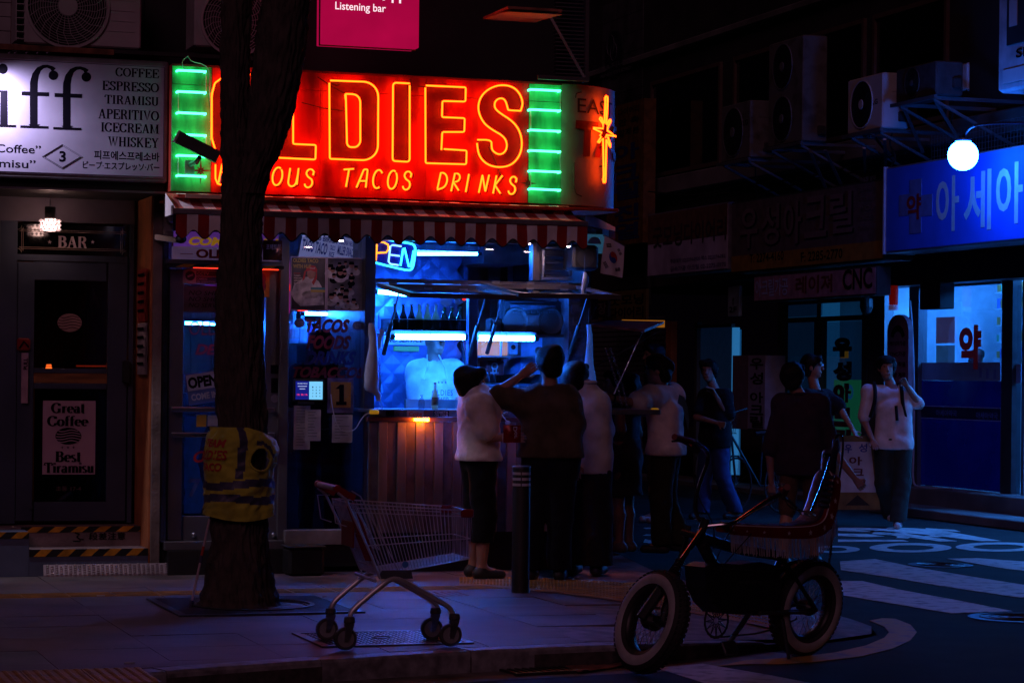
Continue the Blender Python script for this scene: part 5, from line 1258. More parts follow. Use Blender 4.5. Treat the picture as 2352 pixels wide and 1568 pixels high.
for k in range(4):
 a=at(1096+k*14,872+2*k,.6);mb.tube([(a[0],.6,a[1]),(a[0]-.05,.5,a[1]+.07)],.006,6)
mk('spoon',mb,m_stl2,bain)
for k,(a,b,c,d,m_,l)in enumerate(((1078,770,1066,850,m_dark,'dark tongs hanging beside the chef'),(1084,768,1092,860,mat('copper_pipe',(.5,.3,.25),.3,metal=.8),'thin copper coloured pipe hanging behind the hatch post'),(1056,772,1070,850,m_dark,'long dark ladle hanging next to the tongs'))):
 p,q=at(a,b,1.0),at(c,d,1.0);mb=MB();mb.tube([(p[0],1,p[1]),((p[0]+q[0])/2+.01,1,(p[1]+q[1])/2),(q[0],1,q[1])],.009,6);mk('hanging_tool',mb,m_,label=l,cat='kitchen tool')
mk_note=mat('note_paper',(.6,.62,.66),.6)
nt_=root('service_notice','white notice with NO SERVICE lettering taped on the quilted wall','notice',(Xx(935,792,1.3),1.31,Z(935,792,1.3)))
B((881,734,977,792),1.30,1.31,mk_note,nt_,'sheet')
text('NO SERVICE',(888,776,973,786),1.298,m_print,nt_,shear=.3);text('NO SHIRT',(887,740,960,751),1.298,m_print,nt_,shear=.3);text('NO SHOES',(887,758,960,769),1.298,m_print,nt_,shear=.3)
obox('green_sticker',(904,795,963,807),1.312,1.322,mat('green_card',(.28,.5,.12),.5),'yellow green sticker below the NO SERVICE notice','sticker')
m_fr2=mat('bronze_frame',(.16,.14,.15),.35,metal=.6)
B((862.5,645,1345,655),-.03,.08,m_fr2,kb,'hatch_rail',b=.003)
B((862.5,655.5,1240,660),-.02,.06,m_dark,kb,'hinge_rail')
B((1224.5,552,1244,644.5),-.02,.08,m_fr2,kb,'mullion',b=.003);B((862.5,545,1240,556),-.02,.08,m_fr2,kb,'head',b=.003)
B((862.5,556.5,1224,644.5),.02,.026,m_glass,kb,'transom_pane')
B((1076,661,1097,936),-.02,.05,mat('hatch_post',(.03,.04,.08),.4,metal=.4),kb,'centre_post',b=.003)
B((1305,655.5,1345,936),-.03,.08,mat('sticker_column',(.05,.05,.07),.5,var=.6,scale=14),kb,'right_post',b=.003)
for k in range(9):
 y_=672+k*28;B((1310+(k%3)*3,y_,1332+(k%2)*6,y_+19),-.036,-.031,rnd.choice([mat('st_grey',(.13,.12,.15),.5,var=.5,scale=20),mat('st_dk',(.07,.06,.08),.5,var=.6,scale=25),mat('st_blue',(.06,.07,.14),.5,var=.5,scale=20)]),kb,'sticker')
lv=root('louvre_vent','square steel louvre vent right of the window light','vent',(Xx(1268,640,-.03),-.03,Z(1268,642,-.03)))
for q in((1244.5,566,1316,572),(1244.5,636,1316,643),(1244.5,572.5,1251,635.5),(1309,572.5,1316,635.5)):B(q,-.06,.02,m_steel,lv,'frame',b=.003)
x0,x1,z0,z1=fr.rect(1252,573,1308.5,635,-.03)
for k in range(4):
 z=z0+(z1-z0)*k/4;mb=MB();h=(z1-z0)/4
 mb.add([(x0,-.05,z),(x1,-.05,z),(x1,-.01,z+h*.9),(x0,-.01,z+h*.9),(x0,-.045,z-.004),(x1,-.045,z-.004),(x1,-.004,z+h*.9),(x0,-.004,z+h*.9)],[(0,1,2,3),(5,4,7,6),(4,5,1,0),(3,2,6,7),(0,3,7,4),(1,5,6,2)]);mk('slat',mb,m_steel,lv)
spk=root('wall_speaker','black speaker box under the awning end, left of the flag','speaker',(Xx(1355,625,-.35),-.35,Z(1355,625,-.35)))
B((1316,562,1376,620),-.30,-.06,m_black,spk,'body',b=.02);h=at(1346,592,-.31);mk('cone',MB().lathe([(.07,0),(.055,.01),(.02,.02),(0,.018)],(h[0],-.302,h[1]),'y',20),m_dark,spk)
def flap(lab,bl,br,y1,fl_,frr):
 zb=Z((bl+br)/2,656,-.04);x0=Xx(bl,655,-.04);x1=Xx(br,655,-.04);zf=Z(fl_,676,y1)
 o=root('hatch_flap',lab,'hatch',((x0+x1)/2,-.04,zb),group='glazed hatch flaps propped open over the counter')
 def pt(u,t,dz=0):return(x0+(x1-x0)*u,-.04+(y1+.04)*t,zb+(zf-zb)*t+dz)
 for(a,b)in(((0,0),(1,0)),((1,1),(0,1)),((0,0),(0,1)),((1,0),(1,1))):
  mb=MB();w=.055
  A=[pt(*a),pt(*b)]
  if a[1]==b[1]:
   t0=a[1]if a[1]==0 else 1-w;t1=t0+w
   V=[pt(0,t0),pt(1,t0),pt(1,t1),pt(0,t1)]
  else:
   u0=a[0]if a[0]==0 else 1-w;u1=u0+w;V=[pt(u0,w+.002),pt(u1,w+.002),pt(u1,1-w-.002),pt(u0,1-w-.002)]
  mb.add([(*v[:2],v[2]+.012)for v in V]+[(*v[:2],v[2]-.022)for v in V],[(0,1,2,3),(7,6,5,4),(0,4,5,1),(1,5,6,2),(2,6,7,3),(3,7,4,0)]);mk('frame',mb,m_fr2,o)
 mb=MB();V=[pt(w,w),pt(1-w,w),pt(1-w,1-w),pt(w,1-w)];mb.add(V,[(0,1,2,3)]);mk('pane',mb,m_glassd,o)
 for u in(.08,.92):
  mb=MB();p=Vector(pt(u,.42,-.03));q=Vector((x0+(x1-x0)*u,-.02,zb-.52));mb.tube([p,p.lerp(q,.5)],.007,6);mb.tube([p.lerp(q,.5),q],.017,8);mk('gas_strut',mb,m_black,o)
 for u in(.15,.5,.85):
  mb=MB();p=pt(u,0);mb.box(p[0]-.03,p[0]+.03,-.05,-.036,zb-.004,zb+.03);mk('hinge',mb,m_steel,o)
 return o
flap('left glazed hatch flap propped open above the bottle shelf',866,1100,-.95,945,1172)
flap('right glazed hatch flap propped open above the black stereo',1104,1330,-.95,1190,1408)
zs=Z(980,767,.22);bx0_,bx1_=Xx(868,740,.2),Xx(1070,740,.2)
bs2=root('bottle_shelf','long shelf with a glass upstand holding nine beer bottles','shelf',((bx0_+bx1_)/2,.2,zs-.01))
mk('board',MB().box(bx0_,bx1_,.12,.34,zs-.012,zs),m_dark,bs2);mk('glass_upstand',MB().box(bx0_,bx1_,.12,.126,zs,Z(980,734,.12)),glass('smoke_upstand',tr=.35),bs2)
mk('glass_rim',MB().box(bx0_,bx1_,.118,.128,Z(980,734,.12),Z(980,732.5,.12)),m_steel,bs2)
m_bb=mat('brown_bottle_glass',(.03,.012,.006),.08,spec=1,coat=.5);m_bc=mat('pale_bottle_glass',(.30,.42,.40),.07,spec=1,coat=.5,emit=(.1,.6,.9),es=.1);m_bg=mat('green_bottle_glass',(.01,.10,.03),.08,spec=1,coat=.5)
m_bl=mat('bottle_label',(.10,.12,.10),.5,var=.5,scale=30);m_bl2=mat('bottle_label_green',(.20,.40,.12),.5,var=.5,scale=30)
for k,px_ in enumerate((907,926,945,963,982,1001,1020,1038,1056)):
 m_=(m_bb,m_bc,m_bg)[k//3];kind=('brown','clear','green')[k//3];pos=('left','middle','right')[k%3]
 bottle(Xx(px_,740,.22),.22,zs+.002,(.225,.23,.215)[k//3],.030,m_,'%s beer bottle, %s one of the three %s ones on the glass shelf'%(kind,pos,kind),'beer bottles on the glass shelf',lbl=m_bl2 if k//3==1 else m_bl,cap=m_dark if k<3 else m_steel)
gl_=root('glass_stack','stack of drinking glasses at the right end of the bottle shelf','glasses',(Xx(1078,740,.3),.3,zs))
for k in range(4):mk('glass',MB().lathe([(.02,0),(.026,.09)],(Xx(1068+(k%2)*8,740,.3),.3+.03*(k//2),zs),'z',10),glass('drinking_glass',tr=.6),gl_)
zs2=Z(1220,768,.2);rs=root('stereo_shelf','dark shelf carrying the portable stereo and cups','shelf',(Xx(1220,768,.2),.2,zs2-.02));mk('board',MB().box(Xx(1099,768,.1),Xx(1303,768,.1),.08,.40,zs2-.02,zs2),m_dark,rs)
bm=root('portable_stereo','big black portable stereo with two round speakers on the hatch shelf','stereo',(Xx(1222,767,.12),.2,zs2))
x0,x1,z0,z1=fr.rect(1158,690,1290,767,.12);m_stb=mat('stereo_black',(.022,.022,.026),.45,var=.2);mk('body',MB().box(x0,x1,.12,.3,zs2+.001,z1,b=.01),m_stb,bm)
for px_ in(1184,1264):
 h=at(px_,737,.118);mk('speaker',MB().lathe([(.105,0),(.10,-.008),(.09,-.004),(.03,.012),(0,.008)],(h[0],.118,h[1]),'y',28),m_black,bm);mk('speaker_ring',MB().lathe([(.108,0),(.106,-.006),(.101,0)],(h[0],.118,h[1]),'y',28,cap=False),m_dark,bm)
x0,x1,z0,z1=fr.rect(1208,722,1240,762,.118);mk('cassette_door',MB().box(x0,x1,.112,.1195,z0,z1,b=.003),m_dark,bm);x0,x1,z0,z1=fr.rect(1172,700,1276,712,.118);mk('tuning_scale',MB().box(x0,x1,.114,.1195,z0,z1),mat('tuner_band',(.06,.07,.10),.3,var=.5,scale=20),bm)
for k in range(7):a0,a1,c0,c1=fr.rect(1178+k*14,714,1188+k*14,719,.118);mk('button',MB().box(a0,a1,.110,.1195,c0,c1),m_dark,bm)
mb=MB();a,b=at(1166,691,.2),at(1282,691,.2);mb.tube([(a[0],.2,a[1]-.01),(a[0]+.01,.2,a[1]+.03),(b[0]-.01,.2,b[1]+.03),(b[0],.2,b[1]-.01)],.008,6);mk('handle',mb,m_dark,bm)
cs=root('cup_stack','stack of clear plastic cups upside down beside the stereo','cups',(Xx(1136,735,.2),.2,zs2))
for k in range(9):mk('cup',MB().lathe([(.036,0),(.040,.004),(.036,.02)],(Xx(1136,730,.2),.2,Z(1136,730,.2)+k*.019),'z',14),glass('cup_plastic',tr=.5),cs)
mk('dispenser',MB().box(Xx(1122,750,.2),Xx(1148,750,.2),.14,.28,zs2,Z(1136,731,.2),b=.01),m_black,cs)
obox('red_socket_light',(1063,684,1071,690),.9,.92,glow('red_pin',(1,.02,.02),1.5),'tiny red indicator light behind the green bottles','light')
for k,(a,b,r_)in enumerate(((1040,668,.05),(1024,690,.05),(1052,690,.035))):h=at(a,b,1.2);mk('wall_socket',MB().lathe([(r_,0),(r_,-.01),(0,-.012)],(h[0],1.2,h[1]),'y',16),m_black if k==0 else m_alufr,label='%s socket on the kitchen wall behind the bottles'%('black round','left grey','small grey')[k],cat='socket')
m_tubef=glow('fluorescent_front',(.014,.16,1.0),420)
def ft(a,b,y,r,lab,m=m_tubef):
 p,q=at(*a,y),at(*b,y);o=root('fluorescent_lamp',lab,'lamp',((p[0]+q[0])/2,y,p[1]),group='fluorescent tubes over the counter')
 mk('tube',MB().tube([(p[0],y,p[1]),(q[0],y,q[1])],r,12),m,o)
 d=Vector((q[0]-p[0],0,q[1]-p[1])).normalized()
 for e,s_ in((p,-1),(q,1)):mb=MB();c=Vector((e[0],y,e[1]));mb.tube([c+d*s_*.001,c+d*s_*.035],r*1.15,10);mk('socket',mb,m_black,o)
 mb=MB();mb.tube([((p[0]+q[0])/2,y,(p[1]+q[1])/2+r+.02),((p[0]+q[0])/2,y-r-.002,(p[1]+q[1])/2)],.003,4);mk('clip',mb,m_black,o)
 mb=MB();mb.box(p[0]-.03,q[0]+.03,y+r+.01,y+r+.03,p[1]-.0,p[1]+.05);mk('batten',mb,m_dark,o);return o
ft((907,773),(1067,774),.02,.020,'left bright blue white tube lamp across the hatch, in front of the chef');ft((1099,776),(1226,777),.02,.020,'right bright blue white tube lamp below the stereo')
ft((958,583),(1096,583),.7,.012,'thin tube lamp high inside, seen through the upper window light');mk('lamp_box',MB().box(*(lambda r:(r[0],r[1]))(fr.rect(958,563,1100,577,.6)),.6,.75,Z(1030,577,.6),Z(1030,563,.6)),mat('pale_lamp_box',(.4,.45,.55),.4),kb)
ft((868,670),(935,676),1.0,.016,'small tube lamp washing the quilted wall under the left flap')
h=at(1000,600,.9);mk('vent_hood',MB().box(Xx(1110,590,.8),Xx(1215,590,.8),.8,1.6,Z(1160,605,.8),Z(1160,560,.8)),m_stl2,kb)
for a in(985,1045,1075,1120,1165,1210):mk('cabinet_door',MB().box(Xx(a,620,1.9),Xx(a+28,620,1.9),1.88,1.9,Z(1050,646,1.9),Z(1050,595,1.9)),mat('dim_door',(.16,.22,.36),.4),kb)
mk('dark_mural',MB().box(Xx(1062,700,1.3),Xx(1098,700,1.3),1.3,1.32,Z(1040,740,1.3),Z(1040,665,1.3)),m_dark,kb)
on=root('open_neon','multicolour neon sign reading OPEN tilted behind the upper window light','neon sign',(Xx(893,625,.3),.3,Z(893,625,.3)))
def n7(pts,m,r=.0075,closed=False,y=.3):
 P=[(h[0],y,h[1])for h in(fr.hit(*z7(a,b),y)for a,b in pts)];mb=MB();mb.tube(P,r,6,closed=closed);mk('neon_tube',mb,m,on)
m_nc=glow('neon_cyan',(.03,.62,1.0),9.0);m_no=glow('neon_orange',(1.0,.22,.01),6.0);m_nb=glow('neon_blue',(.22,.50,1.0),4.5);m_nr=glow('neon_pure_red',(1.0,.02,.01),4.0)
fp=[(145,205),(500,262),(545,272),(562,310),(545,445),(530,485),(495,500),(140,410),(100,395),(92,360),(112,250),(125,212)]
n7(smooth_pts(fp,2,True),m_nc,closed=True,r=.008)
n7([(150,255),(130,270),(120,340),(130,385),(150,400),(185,385),(200,330),(200,280),(180,255)],m_nr,closed=True)
n7([(220,412),(232,255),(290,255),(325,275),(332,310),(310,342),(230,345)],m_no);n7([(440,290),(365,278),(345,290),(330,420),(345,440),(415,450)],m_nb);n7([(345,362),(425,372)],m_nb)
n7([(432,455),(455,310),(465,302),(505,465),(520,468),(545,325)],m_nc)
mb=MB();P=[fr.hit(*z7(a,b),.315)for a,b in smooth_pts(fp,2,True)];mb.add([(h[0],.315,h[1])for h in P],[tuple(range(len(P)))]);mk('backing',mb,mat('navy_backing',(.01,.01,.22),.4,emit=(.01,.01,.8),es=.12),on)
zc_=Z(1000,939,-.05)
ct=root('taco_counter','serving counter with stickered edge and a striped corrugated metal front','counter',(Xx(1095,1290,0),-.1,PZ))
cx0,cx1=Xx(846,940,-.25),Xx(1345,940,-.25)
mk('worktop',MB().box(cx0,cx1,-.28,.35,zc_-.025,zc_,b=.004),m_stl2,ct);mk('edge_band',MB().box(cx0,cx1,-.285,-.281,Z(1000,957,-.28),zc_-.004),mat('edge_dark',(.05,.05,.07),.4,var=.3),ct);mk('inner_sill',MB().box(Xx(932,930,.36),cx1,.36,.40,zc_,Z(1000,917,.36)),m_stl2,ct)
stc=[(862,884,m_dark),(887,905,m_print),(908,928,MATS['st_dk']),(934,972,MATS['st_grey']),(975,994,m_redd),(996,1031,m_print)]
for a,b,m_ in stc:B((a,943,b,956),-.289,-.286,m_,ct,'sticker')
B((935,943,973,956),-.2915,-.2895,mat('pale_red_card',(.42,.32,.36),.5),ct,'sticker');text('Coke',(939,945,969,955),-.293,m_rl,ct,bold=.02,shear=.1)
text('COMETA',(998,944,1029,949.5),-.2905,m_barl,ct);text('ON TOUR',(998,950.5,1029,955.5),-.2905,m_barl,ct)
obox('yellow_sponge',(851,941,871,951),-.33,-.29,m_yel,'small yellow block at the left end of the counter edge','sponge')
hj=at(968,935,-.12);bottle(hj[0],-.12,zc_,.11,.026,glass('clear_jar',tr=.8),'small clear glass water bottle on the counter','bottles on the counter',cap=m_steel);hj=at(997,938,-.12);bottle(hj[0],-.14,zc_,.20,.026,m_bc,'tall sauce bottle with a dark label on the counter','bottles on the counter',lbl=m_bl,cap=m_redd)
m_apr=mat('apron_steel',(.34,.29,.29),.38,metal=.75,var=.35,scale=2.5,aniso=(1,1,.3),bump=.1);m_aprd=mat('apron_dark_stripe',(.15,.12,.125),.45,metal=.5,var=.3)
ay=-.20;u=Xx(846,1100,ay);k=0;zt_,zb_2=Z(1000,968,ay),Z(1000,1222,ay)
while u<cx1-.02:
 w=.072;mb=MB();mb.box(u+.001,u+w-.001,ay-(.010 if k%2 else 0),ay+.03,zb_2,zt_,b=.003);mk('apron_panel',mb,m_apr if k%2 else m_aprd,ct);u+=w;k+=1
mk('apron_rail',MB().box(cx0,cx1,ay-.03,ay+.02,zt_+.002,Z(1000,958,ay)),mat('rail_dark_red',(.10,.04,.035),.4),ct)
mk('toe_kick',MB().box(cx0+.02,cx1,-.1,.05,PZ,zb_2-.002),m_black,ct)
for i,(a,l)in enumerate(((968,'amber lamp strip glowing under the counter edge beside the sauce bottle'),(1290,'amber lamp strip under the counter edge hidden among the customers'))):
 h=at(a,963,-.25);o=root('amber_lamp',l,'lamp',(h[0],-.25,h[1]),group='amber lamps under the counter');mk('diffuser',MB().box(h[0]-.055,h[0]+.055,-.27,-.235,h[1]-.012,h[1]+.010,b=.004),glow('amber_glow',(1.0,.17,.004),150),o);mk('holder',MB().box(h[0]-.065,h[0]+.065,-.27,-.235,h[1]+.011,h[1]+.016),m_dark,o)
sc_=root('side_counter','narrow counter shelf with amber lamp on the far side of the taco bar','counter',(Xx(1420,945,.6),.6,Z(1420,960,.6)))
sx0,sx1=cx1+.004,Xx(1475,940,.5)
zsd=Z(1420,938,.6);mk('worktop',MB().box(sx0,sx1,.1,1.4,zsd-.04,zsd,b=.004),m_stl2,sc_);mk('amber_panel',MB().box(sx0,Xx(1388,970,.4),.38,.40,zsd-.22,zsd-.05),glow('amber_panel',(1.0,.14,.01),.55),sc_);mk('support',MB().box(sx0,sx0+.1,.45,1.3,PZ,zsd-.042),m_black,sc_)
obox('number_block',(1498,937,1514,946),.3,.34,m_yel,'small yellow block at the end of the side counter','sponge')
cn=root('side_canopy','translucent pinkish canopy over the side counter with an orange lit edge','canopy',(Xx(1440,745,.5),.5,Z(1440,750,.5)))
a,b,c,d=at(1345,742,.2),at(1480,757,.2),at(1525,738,1.4),at(1400,735,1.4)
mb=MB();V=[(a[0],.2,a[1]),(b[0],.2,b[1]),(c[0],1.4,c[1]),(d[0],1.4,d[1])];mb.add(V+[(x,y,z-.02)for x,y,z in V],[(0,1,2,3),(7,6,5,4),(0,4,5,1),(1,5,6,2),(2,6,7,3),(3,7,4,0)]);mk('roof_sheet',mb,mat('pink_translucent',(.22,.12,.14),.4,var=.3),cn)
p,q=at(1430,742,1.45),at(1527,742,1.45);mk('orange_edge',MB().box(p[0],q[0],1.45,1.47,p[1]-.03,p[1]+.03),mat('orange_board',(.6,.28,.05),.5,emit=(1,.35,.03),es=.22),cn)
for a0_,b0_ in(((1352,745),(1372,700)),((1478,757),(1410,905)),((1530,752),(1350,850))):
 p,q=at(*a0_,.3),at(*b0_,.3);mb=MB();mb.tube([(p[0],.3,p[1]),(q[0],.3,q[1])],.006,5);mk('stay_rod',mb,m_steel,cn)
m_bag=mat('white_plastic_bag',(.46,.56,.78),.3,spec=.8,var=.1,bump=.3,bscale=18)
def bag(pts,y,lab,m):
 o=root('plastic_bag',lab,'plastic bag',(Xx(pts[-1][0],pts[-1][1],y),y,Z(pts[-1][0],pts[-1][1],y)),group='plastic bags hung at the hatch');n=14;mb=MB();rows=[]
 P=smooth_pts(pts,1)
 for r_ in P:
  x_,z_=fr.hit(r_[0],r_[1],y);hw=Xx(r_[0]+r_[2],r_[1],y)-x_;rows.append((x_,z_,hw))
 m_=len(rows)-1
 def f_(i,j):
  x_,z_,hw=rows[j];q=2*math.pi*i/n;f=1+.22*mnoise.noise(Vector((i*1.1,j*.5,pts[0][0])))
  return(x_+hw*math.cos(q)*f,y+hw*.55*math.sin(q)*f,z_)
 mb.grid(n,m_,f_,closed=True);mk('bag',mb,m,o,smooth=True)
 mb=MB();x_,z_,hw=rows[0];mb.tube([(x_,y,z_),(x_,y,z_+.12)],.004,5);mk('hook',mb,m_dark,o)
bag([(852,742,5),(855,760,9),(858,790,10),(855,830,14),(853,870,17),(852,895,17),(868,905,8),(870,920,4)],-.35,'white plastic bag hung on the left hatch post',m_bag)
bag([(870,755,5),(880,762,7),(872,775,4),(872,800,5)],-.33,'small torn corner of the bag on the left hatch post',m_bag)
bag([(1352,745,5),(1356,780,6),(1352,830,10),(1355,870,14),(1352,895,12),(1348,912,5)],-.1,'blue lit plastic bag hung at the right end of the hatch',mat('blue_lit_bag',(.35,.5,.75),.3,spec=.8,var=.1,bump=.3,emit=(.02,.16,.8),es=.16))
bag([(1343,625,3),(1346,640,8),(1342,660,7),(1338,672,3)],-.4,'crumpled shiny bag beside the black speaker box',m_bag)
def chain(a,b,y0,y1,lab):
 p,q=fr.hit(*a,y0),fr.hit(*b,y1);A,B_=Vector((p[0],y0,p[1])),Vector((q[0],y1,q[1]));n=int((B_-A).length/.026)
 o=root('hanging_chain',lab,'chain',tuple(B_),group='chains at the hatch')
 for i in range(n):
  c=A.lerp(B_,(i+.5)/n);c.x+=.012*math.sin(math.pi*i/n);t=(B_-A).normalized();s1=t.orthogonal().normalized();s2=t.cross(s1);s=s1 if i%2 else s2
  mb=MB();mb.tube([c+t*.017*math.cos(k*math.pi/4)+s*.009*math.sin(k*math.pi/4)for k in range(8)],.0028,4,closed=True);mk('link',mb,m_steel,o)
chain((866,770),(872,918),-.34,-.34,'steel chain hanging beside the left plastic bag');chain((873,920),(874,942),-.34,-.34,'short end of chain and clip above the left counter edge');chain((1390,800),(1428,932),.2,.35,'chain slanting down to the side counter beside the woman');chain((1402,800),(1440,935),.25,.45,'second chain slanting to the side counter, nearer the white shirted man')
mb=MB();P=[(872,935),(858,944),(838,952),(826,968),(818,985),(800,992),(782,988),(772,970),(764,940),(760,905)]
P=[(*(lambda h:(h[0],-.3,h[1]))(fr.hit(a,b,-.3)),)for a,b in smooth_pts(P,2)];mb.tube(P,.0035,5);mk('white_cable',mb,mk_note,label='thin white cable looping from the counter to the number card',cat='cable')
cr=root('drain_box','black plastic crate on the ground under the window','crate',(Xx(705,1300,-.25),-.2,PZ))
x0,x1,z0,z1=fr.rect(664,1258,746,1312,-.35);mk('body',MB().box(x0,x1,-.35,-.12,PZ,z1,b=.02),m_black,cr);mk('rim',MB().box(x0-.01,x1+.01,-.36,-.11,z1+.001,z1+.014,b=.005),m_dark,cr)
fg=root('flag','small white Korean flag with a red and blue disc hanging at the awning end','flag',(Xx(1410,640,-.8),-.8,Z(1410,640,-.8)))
fy=-.8;FP={(0,0):(1379,627),(1,0):(1430,638),(0,1):(1389,541),(1,1):(1434,566)}
m_flag=mat('flag_cloth',(.62,.56,.60),.8,var=.06,scale=4,sheen=.2)
def fpt(u,v,d=0):
 a=[FP[(0,0)][k]*(1-u)*(1-v)+FP[(1,0)][k]*u*(1-v)+FP[(0,1)][k]*(1-u)*v+FP[(1,1)][k]*u*v for k in(0,1)]
 h=fr.hit(a[0],a[1],fy);return(h[0],fy+.012*math.sin(u*9+v*3)*(1.1-v)-d,h[1])
mb=MB();mb.grid(12,12,lambda i,j:fpt(i/12,j/12));mk('cloth',mb,m_flag,fg,smooth=True)
def fdisc(cu,cv,pts,m):mb=MB();mb.add([fpt(cu+a,cv+b,.003)for a,b in pts],[tuple(range(len(pts)))]);mk('emblem',mb,m,fg)
m_fr_=mat('flag_red',(.50,.02,.03),.7);m_fb_=mat('flag_blue',(.02,.05,.35),.7);asp=.62
R0=.21
def cpt(r,a,cx=0,cy=0):return(cx+r*math.cos(rad(a)),(cy+r*math.sin(rad(a)))*asp*1.25)
tilt=-60
red=[cpt(R0,a)for a in range(tilt,tilt+181,15)]+[cpt(R0/2,a,R0/2*math.cos(rad(tilt+180)),R0/2*math.sin(rad(tilt+180)))for a in range(tilt+180,tilt+361,30)][:0]
red2=[cpt(R0,a)for a in range(tilt,tilt+181,15)];blu=[cpt(R0,a)for a in range(tilt+180,tilt+361,15)]
fdisc(.5,.52,red2,m_fr_);fdisc(.5,.52,blu,m_fb_)
hc=(R0/2*math.cos(rad(tilt)),R0/2*math.sin(rad(tilt)))
mb=MB();mb.add([fpt(.5+p[0],.52+p[1],.005)for p in[cpt(R0/2,a,*hc)for a in range(0,360,24)]],[tuple(range(15))]);mk('emblem',mb,m_fb_,fg)
mb=MB();mb.add([fpt(.5+p[0],.52+p[1],.005)for p in[cpt(R0/2,a,-hc[0],-hc[1])for a in range(0,360,24)]],[tuple(range(15))]);mk('emblem',mb,m_fr_,fg)
for(cu,cv,an,gaps)in((.24,.80,20,(0,1,0)),(.78,.76,-50,(1,1,1)),(.20,.25,-50,(0,0,0)),(.76,.22,20,(1,0,1))):
 for k in range(3):
  for s_ in((-1,1)if gaps[k]else(0,)):
   L_=.12 if s_==0 else .052;oc_=s_*.066;ca,sa=math.cos(rad(an)),math.sin(rad(an));q=[]
   for(a,b)in((-L_,-.014),(L_,-.014),(L_,.014),(-L_,.014)):
    a2,b2=a+oc_,b+(k-1)*.045;q.append((cu+a2*ca-b2*sa,cv+(a2*sa+b2*ca)*.8))
   mb=MB();mb.add([fpt(a,b,.003)for a,b in q],[(0,1,2,3)]);mk('trigram_bar',mb,m_print,fg)
mb=MB();a,b=fpt(-.05,1.0),fpt(1.08,1.03);mb.tube([(a[0],a[1]+.01,a[2]),(b[0],b[1]+.01,b[2])],.006,6);mk('pole',mb,m_dark,fg)
sa=root('side_awning','small striped red and white awning on the side of the taco bar','awning',(Xx(1380,560,.5),.5,Z(1380,570,.5)))
mb=MB();rows=[(1352,497,1362,530),(1396,522,1396,536)]
sax0=cx1+.0
for k in range(8):
 mb.m=k%2;y0=-.2+k*.14;y1=y0+.14
 zt2=Z(1355,492,0);zm=Z(1390,525,0);zl=Z(1390,560,0);xo=Xx(1392,530,0)
 mb.add([(sax0,y0,zt2),(xo,y0,zm),(xo,y1,zm),(sax0,y1,zt2)],[(0,1,2,3)]);mb.add([(xo,y0,zm),(xo,y0,zl),(xo,y1,zl),(xo,y1,zm)],[(0,1,2,3)])
mb.m=1;mb.add([(sax0,-.2,zt2),(xo,-.2,zm),(xo,-.2,zm-.03),(sax0,-.2,zt2-.1)],[(0,1,2,3)]);mk('cloth',mb,[m_awr,m_aww],sa)
pp=root('side_poster','pale blue poster with a round arch seen beyond the awning end','poster',(Xx(1362,582,-.1),-.1,Z(1362,582,-.1)));x0,x1,z0,z1=fr.rect(1348,538,1388,582,-.1);mk('sheet',MB().box(x0,x1,-.1,-.09,z0,z1),mat('sky_poster',(.12,.35,.5),.5,emit=(.1,.4,.7),es=.12),pp)
h=at(1366,560,-.11);mb=MB();mb.add([(h[0]+.055*math.cos(i*.35),-.103,h[1]+.055*math.sin(i*.35))for i in range(10)],[tuple(range(10))]);mk('print',mb,m_flag,pp)
ls=root('listening_bar_sign','glowing pink hanging lightbox sign with small white lettering, cut by the top of the picture','sign',(Xx(853,108,-.5),-.5,Z(853,108,-.5)))
x0,x1,z0,z1=fr.rect(743,-90,963,105,-.5)
mk('box',MB().box(x0,x1,-.5,-.3,z0,z1,b=.004),glow('pink_lightbox',(.44,.002,.055),.85,grad=.22),ls);mk('rim',MB().tube([(x0,-.4,z1),(x0,-.4,z0),(x1,-.4,z0),(x1,-.4,z1)],.012,6),m_dark,ls)
text('Listening bar',(770,8,886,31),-.505,glow('white_lit_letter',(1,.75,.85),1.2),ls,bold=.006);text('ng pp',(858,-22,932,7),-.505,MATS['white_lit_letter'],ls,bold=.02)
wb_=root('roof_board','red lit timber board jutting out above the sign with a diagonal strut','canopy',(Xx(1230,28,-.4),-.4,Z(1230,28,-.4)))
for k in range(3):
 a,b=at(1166+k*4,25,-.9),at(1250+k*12,2,-.2);mb=MB();w=.12;x0=Xx(1166,26,-.9);zz0=Z(1166,27,-.9)
 mb.add([(x0,-.9+.2*k,zz0+.01*k),(x0+.42,-.9+.2*k,zz0+.01*k),(x0+.42,-.71+.2*k,zz0+.01*k+.008),(x0,-.71+.2*k,zz0+.01*k+.008)],[(3,2,1,0)])
 mb.box(x0,x0+.42,-.9+.2*k,-.71+.2*k,zz0+.022,zz0+.04);mk('board',mb,mat('red_lit_board',(.40,.13,.08),.6,var=.3,aniso=(1,6,1)),wb_)  # red neon light is put into the board's colour
mb=MB();p,q=at(1258,28,-.4),at(1344,182,-.5);mb.bar((p[0],-.4,p[1]),(q[0],-.5,q[1]),.03,.02);mk('strut',mb,m_alufr,wb_)
mb=MB();p,q=at(1236,182,-.5),at(1352,188,-.5);mb.box(p[0],q[0],-.52,-.48,q[1]-.0,q[1]+.03);mk('sign_bracket',mb,m_alufr,wb_)
vg=root('wall_grille','tall dark louvred grille on the upper wall right of the pink sign','vent',(Xx(1305,182,.55),.55,Z(1305,182,.55)))
for k in range(22):a0,a1,c0,c1=fr.rect(1276,178-9*k,1340,181-9*k,.55);mk('slat',MB().box(a0,a1,.54,.60,c0,c1),m_alufr,vg)
mk('jamb',MB().box(Xx(1342,90,.55),Xx(1350,90,.55),.52,.61,Z(1340,190,.55),Z(1340,-40,.55)),m_alufr,vg)
